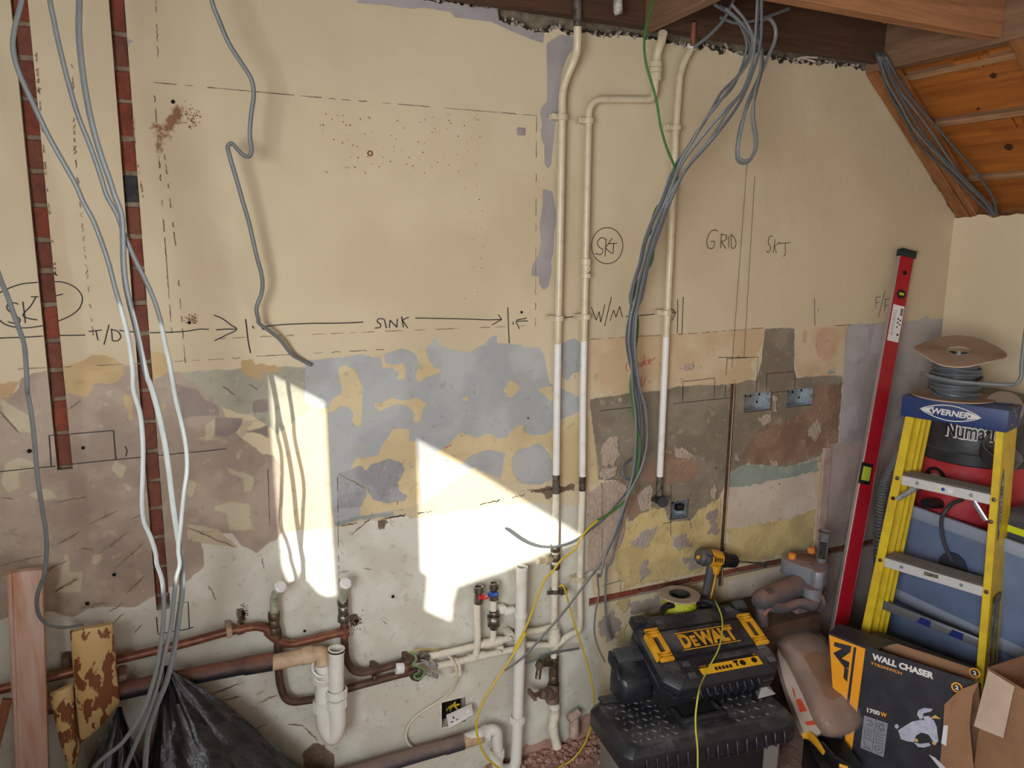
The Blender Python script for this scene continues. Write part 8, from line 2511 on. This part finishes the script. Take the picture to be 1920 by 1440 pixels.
def offcut(name, label, px, off, t, curve=0.012, m_=flake):
    P = [W(u, v, off) for u, v in px]
    root = thing(name, label, 'wood piece', (sum(p_.x for p_ in P) / len(P), -off, min(p_.z for p_ in P)))
    xs_ = [p_.x for p_ in P]
    x0_, x1_ = min(xs_), max(xs_)
    cen_ = sum(P, Vector()) / len(P)
    def bow(p_, h):
        k = (p_.x - x0_) / (x1_ - x0_) * 2 - 1
        return p_ + Vector((0, curve * k * k + h, 0))
    b = MB()
    loft(b, [[bow(p_, t) for p_ in P], [bow(p_, 0.003) for p_ in P], [bow(cen_ + (p_ - cen_) * 0.95, 0.0) for p_ in P], [bow(cen_ + (p_ - cen_) * 0.5, -0.002) for p_ in P]])
    b.build('painted_face', m_, root, angle=50)
    MB().hexa([bow(P[i], t * (0.5 if z else 0.98)) * 1.0 for z in (0, 1) for i in (0, 1, 2, 3)]).build('bare_back', redw, root, smooth=False) if False else None
    return root
dense = lambda pts, n=5: [Vector((a[0], a[1], 0)).lerp(Vector((c[0], c[1], 0)), k / n)[:2] for a, c in zip(pts, pts[1:] + pts[:1]) for k in range(n)]
offcut('painted_offcut', 'broken wood offcut with flaking cream paint, larger upper piece', dense([(130, 1192), (160, 1180), (210, 1175), (216, 1240), (224, 1325), (200, 1352), (150, 1400), (142, 1330), (136, 1260)]), 0.128, 0.016)
offcut('painted_offcut', 'smaller broken wood offcut with flaking paint tucked behind the larger one', dense([(92, 1310), (110, 1297), (136, 1288), (140, 1350), (150, 1410), (140, 1450), (128, 1440), (110, 1390)]), 0.112, 0.016)
b = MB()
b.beam(W(-20, 1440, 0.16), W(14, 1310, 0.12), 0.020, 0.020, up=(0, 1, 0))
tag(b.build('brown_stick', redw, bevel=0.002), 'rough brown stick behind the timber board at the left edge', 'stick')
# black refuse sack: gathered neck at the top, spreading in folds
sk_ = thing('refuse_sack', 'crumpled black plastic refuse sack gathered to a peak against the wall', 'sack', (0.05, -0.28, 0.0))
sackm = mat('black polythene', (34, 34, 36), 0.3, col2=(52, 52, 54), scale=20, bump=0.012, bscale=14)
def sack(apex, base, seed, name, m_=sackm, rings=9, squash=1.0):
    r_ = random.Random(seed)
    n = 40
    ph = [r_.uniform(0, 6.28) for _ in range(6)]
    b = MB()
    loops = []
    for j in range(rings + 1):
        t = j / rings
        lp = []
        for i in range(n):
            a = 2 * math.pi * i / n
            k = i / n * len(base)
            p0, p1 = base[int(k) % len(base)], base[(int(k) + 1) % len(base)]
            p = Vector(p0).lerp(Vector(p1), k - int(k))
            s = t ** 0.85
            q = Vector(apex).lerp(p, s)
            rad = (p - Vector((apex[0], apex[1], p.z)))
            rad.z = 0
            if rad.length > 1e-4:
                rad.normalize()
            fold = 0.022 * s * (math.sin(a * 5 + ph[0] + t * 2) + 0.6 * math.sin(a * 9 + ph[1] - t * 3)) + 0.006 * math.sin(a * 17 + ph[2] + t * 9)
            q += rad * fold
            q.z += 0.05 * math.sin(math.pi * t) + 0.008 * math.sin(a * 7 + ph[3] + t * 11) * s
            q.z = max(q.z, 0.002)
            q.y = min(q.y, -0.012)
            lp.append(q)
        loops.append(lp)
    loft(b, loops)
    return b.build(name, m_, sk_, angle=70)
ap = W(312, 1250, 0.13)
bs = [W(330, 1300, 0.10), W(440, 1370, 0.12), W(520, 1430, 0.14), W(570, 1470, 0.16)]
base = [Vector((ap.x - 0.10, -0.10, 0)), Vector((ap.x - 0.12, -0.26, 0)), Vector((ap.x - 0.02, -0.36, 0)), Vector((ap.x + 0.16, -0.40, 0)), Vector((ap.x + 0.38, -0.34, 0.0)), Vector((ap.x + 0.50, -0.20, 0.0)), Vector((ap.x + 0.44, -0.07, 0.0)), Vector((ap.x + 0.08, -0.05, 0))]
sack(ap, base, 3, 'sack_body')
ap2 = W(224, 1326, 0.17)
base2 = [Vector((ap2.x - 0.20, -0.14, 0)), Vector((ap2.x - 0.26, -0.26, 0)), Vector((ap2.x - 0.14, -0.38, 0)), Vector((ap2.x + 0.02, -0.38, 0)), Vector((ap2.x + 0.09, -0.30, 0)), Vector((ap2.x + 0.10, -0.18, 0)), Vector((ap2.x, -0.12, 0))]
sack(ap2, base2, 6, 'sack_side')
# rubble along the foot of the wall
def floor_rubble():
    r_ = random.Random(21)
    b = MB()
    for i in range(420):
        x = r_.uniform(0.85, 1.30)
        y = -abs(r_.gauss(0.02, 0.06)) - 0.006
        s = r_.uniform(0.003, 0.013)
        rot = Quaternion((r_.random(), r_.random(), r_.random(), r_.random())).normalized().to_matrix()
        b.box((x, y, s * 0.35), (s * r_.uniform(1, 1.8), s, s * 0.8), rot)
    o = b.build('brick_rubble', mat('pink brick rubble', (182, 142, 124), 0.95, col2=(150, 108, 94), scale=60), smooth=False)
    o['kind'] = 'stuff'
    tag(o, 'pink brick rubble along the foot of the wall', 'rubble')
floor_rubble()
